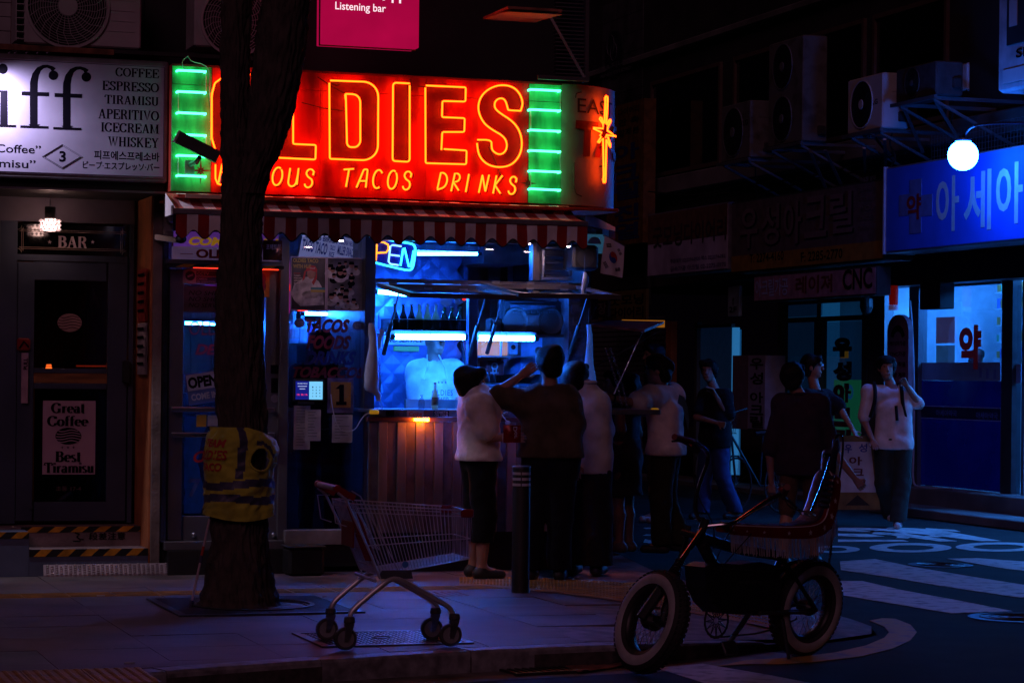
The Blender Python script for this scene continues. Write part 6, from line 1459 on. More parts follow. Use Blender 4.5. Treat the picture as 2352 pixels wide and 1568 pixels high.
# ================================================================ RIGHT: SIDE STREET FRONTS
fr=FB
WYB=.9
xf=Xx(1345,850,WYB);xn=Xx(2520,850,WYB)
m_sw=mat('side_wall_dark',(.022,.02,.022),.8,var=.35,scale=1.5,bump=.2)
m_tile2=mat('dark_wall_tile',(.07,.065,.075),.4,var=.3,scale=3)
m_conb=mat('street_concrete',(.14,.135,.135),.8,var=.35,scale=1.2,bump=.3,bscale=20)
bld=root('side_building','dark building along the side street holding the acrylic shop and the pharmacy','building',((xf+xn)/2,WYB+2,0))
ztopg=Z(2200,600,WYB)
mk('upper_wall',MB().box(xf,xn,WYB,WYB+3,ztopg,10.5),m_sw,bld)
mk('back_wall',MB().box(xf,xn,WYB+4,WYB+4.1,0,ztopg),m_sw,bld)
for k,(a,b)in enumerate(((1500,1660),(1690,1830),(1850,1990),(2010,2180))):
 o0,o1=Xx(a,200,WYB),Xx(b,200,WYB);zl,zh=Z(1900,330,WYB),Z(1900,70,WYB)
 for q in((o0,o0+.06,zl,zh),(o1-.06,o1,zl,zh),(o0+.061,o1-.061,zl,zl+.06),(o0+.061,o1-.061,zh-.06,zh)):mk('window_frame',MB().box(q[0],q[1],WYB-.05,WYB-.001,q[2],q[3]),mat('brown_window_frame',(.10,.06,.05),.5),bld)
 mk('window_pane',MB().box(o0+.062,o1-.062,WYB-.012,WYB-.004,zl+.062,zh-.062),m_glassd,bld)
mk('string_course',MB().box(xf,xn,WYB-.2,WYB-.002,Z(2250,315,WYB-.2),Z(2250,262,WYB-.2),b=.02),m_conb,bld)
mk('string_course',MB().box(xf,xn,WYB-.12,WYB-.002,Z(1800,40,WYB),Z(1800,22,WYB),b=.02),m_conb,bld)
def tiles(x0,x1,z0,z1,sx,sz,y,m,par,cap=300):
 n=0
 for i in range(int((x1-x0)/sx)):
  for j in range(int((z1-z0)/sz)):
   if n>=cap:return
   mk('tile',MB().box(x0+i*sx+.004,x0+(i+1)*sx-.004,y-.012,y,z0+j*sz+.004,z0+(j+1)*sz-.004),m,par);n+=1
tiles(Xx(1385,100,WYB),Xx(1490,100,WYB),Z(1430,560,WYB),Z(1430,-20,WYB),.62,.31,WYB-.001,m_tile2,bld)
stp=root('pharmacy_steps','two long concrete steps in front of the pharmacy, blue lit at the right','steps',(Xx(2200,1200,.3),.4,0))
sx0=Xx(1995,1180,0)
mk('step',MB().box(sx0,xn+1,0,.55,0,.105,b=.01),m_conb,stp);mk('step',MB().box(Xx(2060,1150,.5),xn+1,.552,1.3,0,.30,b=.01),m_conb,stp)
mk('low_plinth',MB().box(xf,sx0-.01,.45,1.2,0,.06),m_conb,stp)
m_bsign=mat('blue_sign_face',(.03,.13,.85),.42,var=.12,scale=1.5);m_bl=mat('white_sign_letter',(.55,.62,.68),.45,var=.08)
YS=-.15
def sgn(name,a,b,top,bot,xm,y,m,lab,dep=.35,rim=m_signfr):
 x0,x1=Xx(a,(top+bot)/2,y),Xx(b,(top+bot)/2,y);z0,z1=Z(xm,bot,y),Z(xm,top,y)
 o=root(name,lab,'sign',((x0+x1)/2,y,z0));mk('box',MB().box(x0,x1,y+.004,y+dep,z0,z1,b=.01),rim,o);mk('face',MB().box(x0+.02,x1-.02,y,y+.006,z0+.02,z1-.02),m,o);return o,x0,x1,z0,z1
ps,x0,x1,z0,z1=sgn('pharmacy_sign',2034,2520,371,573,2120,YS,m_bsign,'long blue pharmacy fascia sign with pale letters, lit by the globe lamp',dep=.5)
mk('end_trim',MB().box(x0-.03,x0-.002,YS-.02,YS+.4,z0-.01,z1+.01),mat('pale_trim_blue',(.4,.45,.6),.4),ps)
def T_(s,px,m,par,y,**kw):return text(s,px,y,m,par,**kw)
m_cross=mat('faded_cross',(.12,.16,.42),.5)
for q in((2089,412,2116,536),(2065,447,2088.6,496),(2116.4,447,2141,496)):B((q[0],q[1],q[2],q[3]),YS-.006,YS-.001,m_cross,ps,'cross')
T_('약',(2083,446,2116,505),mat('dark_red_sign',(.30,.015,.02),.5),ps,YS-.008,bold=.03)
T_('아',(2150,405,2203,532),m_bl,ps,YS-.004,bold=.02);T_('세',(2214,392,2277,530),m_bl,ps,YS-.004,bold=.02);T_('아',(2288,374,2350,515),m_bl,ps,YS-.004,bold=.02);T_('약국',(2362,355,2500,500),m_bl,ps,YS-.004,bold=.02)
ws,x0,x1,z0,z1=sgn('acrylic_shop_sign',1680,2030,437,612,1860,YS+.05,mat('dark_brown_sign',(.12,.085,.09),.5,var=.2),'wide unlit brown sign with raised letters and a dull yellow telephone band',dep=.4,rim=m_dark)
m_yb=mat('dull_yellow_band',(.30,.16,.03),.5,var=.2)
mk('phone_band',MB().box(x0+.022,x1-.022,YS+.045,YS+.049,z0+.02,z0+(z1-z0)*.24),m_yb,ws)
m_raise=mat('raised_letter',(.17,.12,.125),.45,var=.1)
for s_,a,b,c,d in(('우',1700,1740,478,570),('성',1748,1790,470,562),('아',1800,1840,462,560),('크',1848,1898,450,545),('릴',1906,1958,440,535)):
 r_=fr.rect(a,c,b,d,YS+.03);mb=MB();put_text(mb,s_,*r_,YS+.028,bold=.02);vs=list(mb.v);f0=list(mb.f);mk('lettering',mb,m_raise,ws)
 mb=MB();put_text(mb,s_,r_[0]+.012,r_[1]+.012,r_[2]-.012,r_[3]-.012,YS+.047,bold=.02);mk('lettering',mb,m_black,ws)  # black copy set right and down, as the raised letter's cast shadow
T_('T: 2274-4160',(1722,600-20,1800,600),m_print,ws,YS+.043,bold=.01);T_('F: 2285-2770',(1840,575,1935,597),m_print,ws,YS+.043,bold=.01)
for k,s_ in enumerate(('아크릴 상자','쇼케이스','아크릴 명판','P.O.P','CNC조각','레이져가공')):T_(s_,(1975,405+k*22,2012,417+k*22),m_raise,ws,YS+.043)
gs,x0,x1,z0,z1=sgn('stationery_sign',1487,1672,478,628,1580,YS+.1,mat('violet_white_sign',(.48,.42,.56),.5,var=.25,scale=2),'pale unlit sign with a brown upper band, left of the acrylic shop sign',dep=.3,rim=m_signfr)
mk('brown_band',MB().box(x0+.022,x1-.022,YS+.095,YS+.099,z0+(z1-z0)*.52,z1-.022),mat('brown_sign_band',(.16,.07,.05),.5,var=.2),gs)
T_('굿모닝다이어리',(1500,510,1668,560),mat('dark_letter',(.05,.03,.04),.5),gs,YS+.093,bold=.02);T_('주문제작 02)2274-0920 팩스 02)2274-0921',(1540,588,1668,600),mat('faded_blue_letter',(.15,.14,.24),.6),gs,YS+.097);T_('금속가공 아크릴 02-2275-0970',(1540,606,1668,618),MATS['faded_blue_letter'],gs,YS+.097)
ls2,x0,x1,z0,z1=sgn('laser_cnc_sign',1731,2012,622,686,1870,-.10,mat('plum_sign',(.36,.20,.26),.5,var=.2),'low plum coloured board reading CNC below the acrylic shop sign',dep=.2,rim=m_dark)
T_('레이져',(1828,632,1912,672),mat('red_brown_letter',(.14,.03,.03),.5),ls2,-.103,bold=.02);T_('CNC',(1936,616,2004,664),m_print,ls2,-.103,bold=.025);T_('아크릴가공',(1735,640,1810,680),mat('bluish_letter',(.40,.45,.70),.5),ls2,-.103)
vo=root('vertical_orange_sign','tall dark orange vertical sign with blue lettering, right of the neon star','sign',(Xx(1437,565,.4),.4,Z(1437,565,.4)))
B((1394,238,1478,562),.40,.6,mat('dark_orange_sign',(.16,.07,.02),.5,var=.3),vo,'box')
for s_,c in(('아',330),('크',378),('릴',420),('진',470),('열',512)):T_(s_,(1410,c,1468,c+38),mat('navy_letter',(.02,.03,.14),.5),vo,.397,bold=.03)
for k,s_ in enumerate(('다이어리','판 촉','합제본')):T_(s_,(1420,246+k*24,1468,262+k*24),m_black,vo,.397,bold=.02)
rg=root('round_ring_sign','round black sign with two linked rings high on the dark wall','sign',(Xx(1413,205,.3),.3,Z(1413,205,.3)))
h=at(1413,128,.3);R_=62/5553*35;mk('disc',MB().lathe([(R_,0),(R_,-.03),(R_-.02,-.035),(0,-.035)],(h[0],.3,h[1]),'y',40),mat('ring_sign_black',(.02,.02,.025),.3),rg)
for dx,dz,r_ in((-.10,.17,.16),(.04,.05,.14)):mb=MB();mb.tube([(h[0]+dx+r_*math.cos(i*.2618),.258,h[1]+dz+r_*math.sin(i*.2618))for i in range(24)],.006,4,closed=True);mk('ring_emblem',mb,mat('dim_silver',(.12,.12,.14),.4),rg)
T_('링&지나윤',(1376,142,1452,156),MATS['dim_silver'],rg,.262);T_('RING STUDIO',(1380,162,1450,170),MATS['dim_silver'],rg,.262)
m_ac2=mat('ac_casing_weathered_shaded',(.12,.115,.115),.6,scale=5,col2=(.05,.04,.035),thresh=(.3,.5),detail=8)  # weathered blotches, with the wall's shade put into the darkened casing colour
def unit(pxf,side_px,ytop,ybot,lab,n_fan=1,m=m_ac2,dep=.34,y0=-.35):
 x0,x1,z0,z1=fr.rect(pxf[0],ytop,pxf[1],ybot,y0)
 o=root('cooling_unit',lab,'air conditioner',((x0+x1)/2,y0+dep/2,z0),group='cooling units on the side street wall')
 mk('casing',MB().box(x0,x1,y0,y0+dep,z0,z1,b=.015),m,o)
 H_=(z1-z0)/n_fan;r=min(H_,x1-x0)*.42
 for k in range(n_fan):
  cz=z0+H_*(k+.5);cx=x0+(x1-x0)*.42
  mk('fan_opening',MB().lathe([(r,-.004),(0,-.004)],(cx,y0,cz),'y',28),m_black,o);mk('rim',MB().lathe([(r+.015,0),(r+.012,-.014),(r,-.012)],(cx,y0,cz),'y',28,cap=False),m,o)
  mb=MB()
  for q in range(1,8):mb.tube([(cx+r*q/8*math.cos(i*.3142),y0-.014,cz+r*q/8*math.sin(i*.3142))for i in range(20)],.0025,3,closed=True)
  mk('grille',mb,m_dark,o);mk('hub',MB().lathe([(r*.22,-.014),(r*.2,-.022),(0,-.023)],(cx,y0,cz),'y',16),m,o)
 mk('side_hatch',MB().box(x1+.001,x1+.006,y0+.12,y0+.28,z1-.22,z1-.06),m,o);mk('pipe_valves',MB().box(x1+.001,x1+.05,y0+.2,y0+.3,z0+.08,z0+.2,b=.01),m_dark,o)
 mb=MB()
 for xx in(x0+.08,x1-.08):
  mb=MB();mb.box(xx-.02,xx+.02,y0-.05,WYB,z0-.045,z0-.005);mk('bracket_rail',mb,m_alufr,o)
  mb=MB();mb.bar((xx+.03,y0,z0-.05),(xx+.03,WYB-.02,z0-.62),.03);mk('strut',mb,m_alufr,o)
 mk('bracket_rail',MB().box(x0-.05,x1+.05,y0-.05,y0-.01,z0-.045,z0-.004),m_alufr,o)
 return o,(x0,x1,z0,z1)
o,q=unit((1947,2027),0,176,302,'large cooling unit with its pale side lit blue, left of the globe lamp',m=m_ac);h=fr.rect(1985,232,2003,243,-.35)
text('LG',(2004,228,2016,240),-.352,m_print,o)
mk('label',MB().box(q[1]+.001,q[1]+.003,-.15,-.04,q[2]+.30,q[2]+.42),mat('label_white',(.6,.6,.65),.5),o)
unit((1765,1844),0,92,332,'tall double fan cooling unit high on the side street wall',2);o,q=unit((1657,1723),0,238,368,'smaller cooling unit at the far left of the side street wall');text('LG',(1706,276,1718,288),-.352,m_print,o)
unit((2058,2150),0,150,228,'cooling unit under a torn dark cover above the globe lamp',1,mat('dark_cover',(.05,.045,.05),.7,var=.3))
o=root('blue_cover_panel','rounded pale panel behind the covered cooling unit','panel',(Xx(2200,200,.3),.3,Z(2200,215,.3)));B((2182,148,2222,212),.3,.34,m_ac,o,'panel',b=.05)
o=root('upper_ac_panel','big blue lit cooling unit with letters at the top right corner','air conditioner',(Xx(2330,200,-.2),-.2,Z(2330,200,-.2)))
x0,x1,z0,z1=fr.rect(2292,-60,2430,200,-.2);mk('casing',MB().box(x0,x1,-.2,.25,z0,z1,b=.03),mat('ac_casing_worn',(.42,.42,.46),.5,var=.25,scale=4),o)
B((2312,-40,2420,92),-.215,-.202,m_dark,o,'dark_opening',b=.01);B((2318,-30,2336,60),-.222,-.216,m_ac,o,'inner_strip');B((2303,148,2420,182),-.21,-.2015,m_ac,o,'lower_panel',b=.01);text('SIS',(2334,108,2372,130),-.204,m_print,o,bold=.03)
for k,(a,b,c,d)in enumerate(((1862,350,1900,440),(1895,345,1935,430),(2005,310,2055,370),(2070,235,2120,350),(2150,235,2208,330),(2032,320,2034,380),(1985,340,1987,400))):
 p,q=fr.hit(a,b,-.3),fr.hit(c,d,.2);mb=MB();mb.bar((p[0],-.3,p[1]),(q[0],.2,q[1]),.035,.02);mk('steel_strut',mb,m_alufr,label='steel strut bracing the wall units, %s'%('leftmost of the row','second from the left','under the large pale sided unit','long one left of the globe lamp','the one ending just above the globe lamp','short upright above the sign joint','short upright above the brown sign')[k],cat='bracket',group='struts under the wall units')
m_cab=mat('black_cable',(.015,.015,.016),.5)
for k,(pts,y,lab)in enumerate((([(1490,440),(1600,452),(1700,425),(1850,410),(1990,372),(2080,352)],.1,'long black cable sagging along the wall above the acrylic shop sign'),([(1560,466),(1660,440),(1760,446),(1880,405),(2000,392)],.25,'second sagging cable just above the brown fascia signs'),([(2046,262),(2056,290),(2040,330),(2060,360),(2045,385)],-.1,'cable looping down from the valves of the large pale sided unit'),([(1722,350),(1738,390),(1730,430),(1752,470)],.1,'hose hanging below the smaller cooling unit'),([(2160,232),(2175,250),(2168,275),(2182,300),(2188,262)],.2,'tangled cable under the covered cooling unit'),([(1488,250),(1492,400),(1486,560),(1492,700)],.7,'drain pipe running down the wall beside the orange vertical sign'))):
 P=[(h[0],y,h[1])for h in(fr.hit(a,b,y)for a,b in smooth_pts(pts,2))];mb=MB();mb.tube(P,.035 if k==5 else .011,6);mk('wall_cable' if k!=5 else 'drain_pipe',mb,m_cab,label=lab,cat='cable' if k!=5 else 'pipe')
mg=root('mesh_guard','wire mesh guard above the blue pharmacy sign','mesh',(Xx(2260,340,.3),.3,Z(2260,340,.3)))
x0,x1,z0,z1=fr.rect(2140,300,2440,372,.35);mb=MB();z0-=.1
for i in range(int((x1-x0)/.07)+1):mb.bar((x0+i*.07,.35,z0),(x0+i*.07,.35,z1+.1),.006)
for j in range(9):mb.bar((x0,.352,z0+j*(z1+.1-z0)/8),(x1,.352,z0+j*(z1+.1-z0)/8),.006)
mk('wires',mb,m_alufr,mg,kind='stuff')
gy=-.75;gc=fr.hit(2212,357,gy);gr_=35/5553*(FB.M@Vector((gc[0],gy,gc[1]))).y
gl=root('globe_lamp','glowing white globe lamp on a bent arm in front of the blue pharmacy sign','lamp',(gc[0],gy,gc[1]-gr_))
mb=MB();mb.ball((gc[0],gy,gc[1]),gr_,28);mk('globe',mb,glow('globe_white',(.016,.16,1.0),85.0),gl,smooth=True)
mb=MB();mb.lathe([(gr_*.45,gr_*.90),(gr_*.55,gr_*.93),(gr_*.5,gr_*1.08),(.03,gr_*1.15),(0,gr_*1.15)],(gc[0],gy,gc[1]),'z',18);mk('cap',mb,m_alufr,gl)
P=smooth_pts([(2212,318),(2222,300),(2238,287),(2290,283),(2400,281)],2);P=[(*(lambda h,y:(h[0],y,h[1]))(fr.hit(a,b,gy+.9*max(0,(a-2238))/200),gy+.9*max(0,(a-2238))/200),)for a,b in P]
mb=MB();mb.tube(P,.014,7);mk('arm',mb,m_dark,gl)
GY=.95
ph=root('pharmacy_shopfront','blue lit pharmacy shopfront with glass panes behind dark metal posts','shopfront',(Xx(2220,1150,GY),GY,.3))
m_film=mat('frosted_blue_film',(.20,.30,.46),.5,var=.15,scale=2);m_film2=mat('deep_blue_film',(.004,.012,.13),.2,var=.6,scale=1.2,emit=(.0,.012,.7),es=.03)  # deep blue film has a weak glow of its own, standing for light
for q in((2086,648,2108,1160),(2299,640,2324,1175),(2346,640,2352,1178),(1996,648,2030,1145)):B(q,GY-.06,GY+.06,m_alufr if q[0]!=2299 else m_dark,ph,'post')
B((2108.5,640,2298.5,657),GY-.05,GY+.05,m_dark,ph,'head');B((2108.5,1136,2298.5,1166),GY-.05,GY+.05,m_dark,ph,'bottom_rail');mk('fascia',MB().box(Xx(1995,620,.6),xn,.55,WYB+.01,Z(2200,648,.6),Z(2200,572,.6)),mat('brown_black_fascia',(.04,.03,.03),.5),bld)
B((2109,658,2298,1135),GY,GY+.008,m_glass,ph,'pane');B((2325,655,2345.5,1170),GY,GY+.008,m_glass,ph,'pane');B((2353,655,2480,1180),GY,GY+.008,m_glass,ph,'pane')
B((2109,832,2298,874),GY-.008,GY-.002,m_film,ph,'frosted_band');B((2325,836,2345,880),GY-.008,GY-.002,m_film,ph,'frosted_band')
B((2109,874.5,2298,1120),GY-.008,GY-.002,m_film2,ph,'blue_film')
for a in(933,962):B((2109,a,2298,a+2.2),GY-.012,GY-.009,mat('pale_line',(.25,.3,.5),.5),ph,'line')
B((2109,936,2298,961),GY-.0115,GY-.0085,mat('dark_band',(.01,.012,.06),.4),ph,'text_band');T_('아세아약국',(2150,941,2198,956),m_cross,ph,GY-.012);T_('아세아약국',(2242,946,2292,962),m_cross,ph,GY-.012)
B((2150,728,2193,788),GY+.3,GY+.33,m_white,ph,'certificate');B((2150,793,2193,832),GY+.3,GY+.33,mat('framed_cert',(.45,.55,.6),.5,emit=(.1,.4,1),es=.12),ph,'certificate')
T_('약',(2203,746,2254,848),mat('deep_red_vinyl',(.30,.008,.012),.5,emit=(.5,.01,.01),es=.02),ph,GY-.014,bold=.05)
for k,a in enumerate((2252,2268,2285)):h=at(a,855+k*2,GY-.012);mb=MB();mb.box(h[0]-.03,h[0]+.03,GY-.014,GY-.0095,h[1]-.06,h[1]+.06,b=.005);mk('sticker',mb,m_cross,ph)
sb=root('pharmacy_speaker','black box fixed above the pharmacy window','speaker box',(Xx(2142,710,.5),.5,Z(2142,710,.5)));B((2112,646,2158,710),.5,.7,m_black,sb,'body',b=.01)
pr=root('pharmacy_interior','bright blue pharmacy room with shelves of boxes','interior',(Xx(2230,900,2.5),2.5,.3))
m_pw=mat('pharmacy_wall',(.50,.54,.58),.6,var=.08);px0,px1=Xx(2040,800,GY),xn+1.5
mk('wall',MB().box(px0,px1,3.6,3.65,.3,3.4),m_pw,pr);mk('wall',MB().box(px0-.05,px0,GY+.07,3.6,.3,3.4),m_pw,pr);mk('floor',MB().box(px0,px1,GY+.07,3.6,.25,.31),m_pw,pr)
zcl=Z(2200,640,GY);mk('ceiling',MB().box(px0,px1,GY+.07,3.6,zcl+.25,zcl+.3),m_pw,pr)
mk('ceiling_panel',MB().box(px0+.6,px1-.5,1.6,2.6,zcl+.2,zcl+.22),glow('pharmacy_light',(.03,.26,1.0),34),pr)
mk('red_strip',MB().box(*fr.rect(2180,660,2200,790,2.0)[:2],2.0,2.02,Z(2190,800,2.0),Z(2190,655,2.0)),mat('red_wall_strip',(.35,.02,.08),.5),pr)
mk('pink_wall',MB().box(*fr.rect(2155,660,2180,730,2.1)[:2],2.1,2.12,Z(2170,860,2.1),Z(2170,655,2.1)),mat('pink_wall',(.5,.25,.5),.5),pr)
sx_0,sx_1=Xx(2284,800,2.2),Xx(2284,800,2.2)+2.4
for k in range(6):
 z_=Z(2300,860-k*38,2.2);mk('shelf',MB().box(sx_0,sx_1,2.2,2.5,z_-.02,z_),m_pw,pr)
 u=sx_0+.02;n_=0
 while u<sx_0+1.3:
  w=rnd.uniform(.05,.11);hh_=rnd.uniform(.08,.15)
  mk('medicine_box',MB().box(u,u+w-.008,2.22,2.34,z_+.001,z_+hh_),rnd.choice([m_pw,mat('box_orange',(.6,.25,.05),.5),mat('box_blue',(.08,.2,.6),.5),mat('box_green',(.1,.4,.2),.5),m_pw]),pr);u+=w
ac=root('acrylic_shopfront','dim glass shopfront with vertical blue Korean letters on the door','shopfront',(Xx(1900,1130,GY),GY,.06))
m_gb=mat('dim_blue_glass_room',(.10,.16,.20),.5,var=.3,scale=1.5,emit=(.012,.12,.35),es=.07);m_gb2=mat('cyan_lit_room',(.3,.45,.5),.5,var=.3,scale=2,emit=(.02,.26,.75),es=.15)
for q in((1785,690,1795,1120),(1868,735,1884,1125),(1978,700,1990,1135)):B(q,GY-.04,GY+.05,m_alufr,ac,'post')
B((1795.5,727,1977.5,738),GY-.04,GY+.05,m_alufr,ac,'transom_bar');B((1795.5,688,1977.5,696),GY-.04,GY+.05,m_alufr,ac,'head');B((1795.5,1090,1977.5,1128),GY-.04,GY+.05,m_dark,ac,'bottom_rail')
for q in((1796,696.5,1888,726.5),(1796,738.5,1867.5,1089),(1884.5,738.5,1977.5,1089)):B(q,GY,GY+.008,m_glass,ac,'pane')
B((1796,690,1867,1100),GY+.9,GY+.95,m_gb,ac,'room_back');B((1884,690,1920,1100),GY+.9,GY+.95,m_gb2,ac,'room_curtain');B((1921,690,1985,1100),GY+1.2,GY+1.25,m_gb,ac,'room_back')
B((1915,872,1975,1000),GY+.3,GY+.32,mat('green_poster',(.06,.35,.16),.5,emit=(.03,.5,.25),es=.14),ac,'poster');h=at(1950,900,GY+.28);mk('poster_print',MB().lathe([(.10,-.005),(.05,-.005)],(h[0],GY+.3,h[1]),'y',18,cap=False),m_gb2,ac)
B((1930,800,1946,822),GY+.3,GY+.32,mat('amber_paper',(.5,.3,.05),.5,emit=(1,.5,.05),es=.08),ac,'note')
m_vl=mat('vinyl_navy',(.01,.015,.06),.5);m_vr=mat('vinyl_dark_red',(.12,.01,.02),.5);m_vo=mat('vinyl_outline',(.13,.18,.22),.5)
for s_,a,m_ in(('우',775,m_vl),('성',830,m_vl),('아',880,m_vr),('크',935,m_vr),('릴',985,m_vr)):
 T_(s_,(1913,a,1957,a+45),m_vo,ac,GY-.004,bold=.09);T_(s_,(1915,a+1,1955,a+44),m_vl if m_ is m_vl else m_vr,ac,GY-.008,bold=.04)
for q in((1992,735,2034,750),(1992,757,1996,1120)):B(q,GY-.03,GY+.02,m_alufr,ac,'post')
B((1996.5,758,2034,1000),GY+.1,GY+.14,m_gb2,ac,'lit_panel');B((2003,790,2034,880),GY+.02,GY+.06,mat('brown_paper',(.14,.09,.11),.6),ac,'notice')
T_('3D',(2006,833,2020,845),m_print,ac,GY+.018);T_('(FL)',(2006,850,2024,862),m_print,ac,GY+.018)
h=at(1990,705,.6);mb=MB();mb.lathe([(0,0),(.06,.03),(.085,.10),(.08,.2),(0,.25)],(h[0],.6,h[1]-.1),'z',14);mk('wall_bell',mb,m_dark,label='round dark bell shaped lamp beside the low plum board',cat='lamp')
nd=root('neighbour_door','dim doorway with a pale blue lit jamb, between the shutter and the acrylic shop','doorway',(Xx(1640,1120,GY),GY,.06))
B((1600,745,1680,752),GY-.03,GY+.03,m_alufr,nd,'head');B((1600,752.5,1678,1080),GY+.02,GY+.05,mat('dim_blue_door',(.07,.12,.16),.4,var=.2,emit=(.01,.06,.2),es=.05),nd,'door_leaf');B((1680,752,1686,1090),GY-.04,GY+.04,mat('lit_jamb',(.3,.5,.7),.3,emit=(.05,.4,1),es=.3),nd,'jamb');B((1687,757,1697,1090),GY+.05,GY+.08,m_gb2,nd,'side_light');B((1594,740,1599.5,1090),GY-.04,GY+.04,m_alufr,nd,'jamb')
sh_=root('roller_shutter','ribbed roller shutter catching violet light behind the side counter','shutter',(Xx(1460,1050,GY),GY,.06))
x0,x1=Xx(1345,850,GY),Xx(1528,850,GY);zt__=Z(1450,735,GY);k=0;z_=.08
m_shut=mat('shutter_steel',(.30,.28,.34),.32,metal=.7,var=.15)
while z_<zt__:
 mb=MB();mb.add([(x0,GY,z_),(x1,GY,z_),(x1,GY-.02,z_+.03),(x0,GY-.02,z_+.03),(x1,GY-.012,z_+.078),(x0,GY-.012,z_+.078),(x0,GY,z_+.08),(x1,GY,z_+.08)],[(0,1,2,3),(3,2,4,5),(5,4,7,6)]);mk('slat',mb,m_shut,sh_);z_+=.08
B((1478,738,1486,1080),GY-.08,GY-.025,m_black,sh_,'guide');B((1528,738,1540,1080),GY-.08,GY+.02,m_orange,sh_,'guide')
def plate(nm,q,y,m,lab,txts,d=.05,mt=m_print):
 o=root(nm,lab,'sign',(Xx((q[0]+q[2])/2,q[3],y),y,Z((q[0]+q[2])/2,q[3],y)));B(q,y,y+d,m,o,'board',b=.003)
 for s_,p in txts:T_(s_,p,mt,o,y-.003,bold=.02)
 return o
plate('floor_sign',(1672,657,1697,726),.2,mat('pale_cyan_sign',(.25,.34,.38),.5),'small pale sign with an arrow and 2F beside the doorway',(('2F',(1675,704,1692,717)),));h=at(1684,690,.198);mb=MB();mb.add([(h[0]-.03,.197,h[1]),(h[0]+.03,.197,h[1]),(h[0],.197,h[1]+.05)],[(0,1,2)]);mb.box(h[0]-.01,h[0]+.01,.195,.197,h[1]-.06,h[1]);mk('arrow',mb,m_print,label='dark up arrow on the small floor sign',cat='arrow')
plate('diary_sign',(1374,668,1484,736),.3,mat('dull_ochre_sign',(.14,.09,.02),.5),'dull yellow sign board above the side canopy with dark letters',(('굿모닝',(1400,676,1478,700)),('다이어리',(1400,705,1478,730))));plate('small_black_sign',(1370,690,1396,728),.1,m_black,'small black sign with pale lettering above the side canopy',(('장',(1373,695,1393,722)),),mt=m_raise)
vs_=plate('acrylic_pillar_sign',(1718,816,1757,985),.35,mat('pale_pillar_sign',(.34,.34,.46),.5,var=.1),'tall pale pillar sign with dark vertical Korean letters beside the bicycle',(('우',(1723,822,1753,848)),('성',(1723,855,1753,882)),('아',(1723,900,1753,925)),('크',(1723,930,1753,952)),('릴',(1723,955,1753,982))),d=.3)
B((1682,816,1717.5,985),.36,.65,mat('plum_panel',(.20,.14,.19),.5,var=.15),vs_,'side_panel')
ps2=root('arched_pillar_sign','plum coloured pillar sign with arched top and small lettering beside the backpack man','sign',(Xx(2062,1000,.5),.5,Z(2062,1000,.5)))
x0,x1,z0,z1=fr.rect(2037,722,2086,1000,.5);P=[(x0,z0),(x1,z0),(x1,z1-.2)]+[((x0+x1)/2+(x1-x0)/2*math.cos(rad(a)),z1-.2+.2*math.sin(rad(a)))for a in range(20,180,20)]+[(x0,z1-.2)]
mk('board',MB().prism(P,.5,.56),mat('plum_board',(.20,.09,.13),.5,var=.15),ps2)
mb=MB();A1=[((x0+x1)/2+.20*math.cos(rad(a)),.497,z1-.33+.20*math.sin(rad(a)))for a in range(20,161,14)];A2=[((x0+x1)/2+.12*math.cos(rad(a)),.497,z1-.33+.12*math.sin(rad(a)))for a in range(20,161,14)];n_=len(A1);mb.add(A1+A2,[(i,i+1,n_+i+1,n_+i)for i in range(n_-1)]);mk('arch_emblem',mb,m_print,ps2)
for k,s_ in enumerate(('레이저가공','CNC가공','학생 작품','모형 제작','케이스','부품 개발')):T_(s_,(2044,783+k*24,2080,794+k*24),m_print,ps2,.497)
rdl=root('red_reflector_lamp','small red and white barber style lamp on the pillar above the plum sign','lamp',(Xx(2052,720,.45),.45,Z(2052,720,.45)))
h=at(2052,712,.45);mk('red_body',MB().lathe([(.055,.06),(.06,.25),(.05,.3),(0,.3)],(h[0],.45,h[1]),'z',14),mat('red_lens',(.4,.01,.01),.2,emit=(1,.02,.01),es=.06),rdl);mk('white_base',MB().lathe([(.06,0),(.06,.055),(0,.055)],(h[0],.45,h[1]),'z',14),m_white,rdl)
P=[(2090,690),(2096,760),(2100,900),(2098,1050),(2096,1105),(2106,1120),(2190,1122)];P=[(*(lambda h:(h[0],.6,h[1]))(fr.hit(a,b,.6)),)for a,b in smooth_pts(P,2)];mb=MB();mb.tube(P,.014,6);mk('conduit',mb,mat('pale_conduit',(.3,.34,.42),.5),label='pale conduit running down the post left of the pharmacy glass',cat='pipe')
fr=ID
ab=root('pavement_board','yellow edged folding board with blue and dark red Korean letters standing in the street','a-board',PD(1972,1160,26.3),0)
fr=Frame(PD(1972,1162,26.2),rad(-8));z0b=(fr.I@G(1972,1160,0)).z
Yb=0;P0=[(1931,1165),(2015,1165),(2003,1002),(1930,1002)]
def aq(pts,y):return[fr.hit(a,b,y)for a,b in pts]
m_ayel=mat('board_ochre',(.20,.15,.05),.6,var=.25)
out=aq([(1912,1170),(2022,1170),(2003,1000),(1925,1000)],0);mb=MB();mb.prism(out,0,.03);mk('board',mb,m_ayel,ab)
out=aq([(1926,1130),(2012,1130),(1999,1014),(1930,1014)],-.004);mb=MB();mb.prism(out,-.008,-.002);mk('panel',mb,mat('board_white',(.55,.6,.7),.5,var=.1),ab)
out=aq([(1942,1160),(1998,1160),(1970,1136)],-.006);mk('cutout',MB().prism(out,-.008,-.002),m_black,ab)
mb=MB();out=aq([(1912,1170),(2022,1170),(2003,1004),(1925,1004)],.1);mb.add([(a,.03+(.5 if b<out[2][1]-.3 else 0),b)for a,b in out],[(0,1,2,3)]);mk('rear_leg',mb,m_ayel,ab)
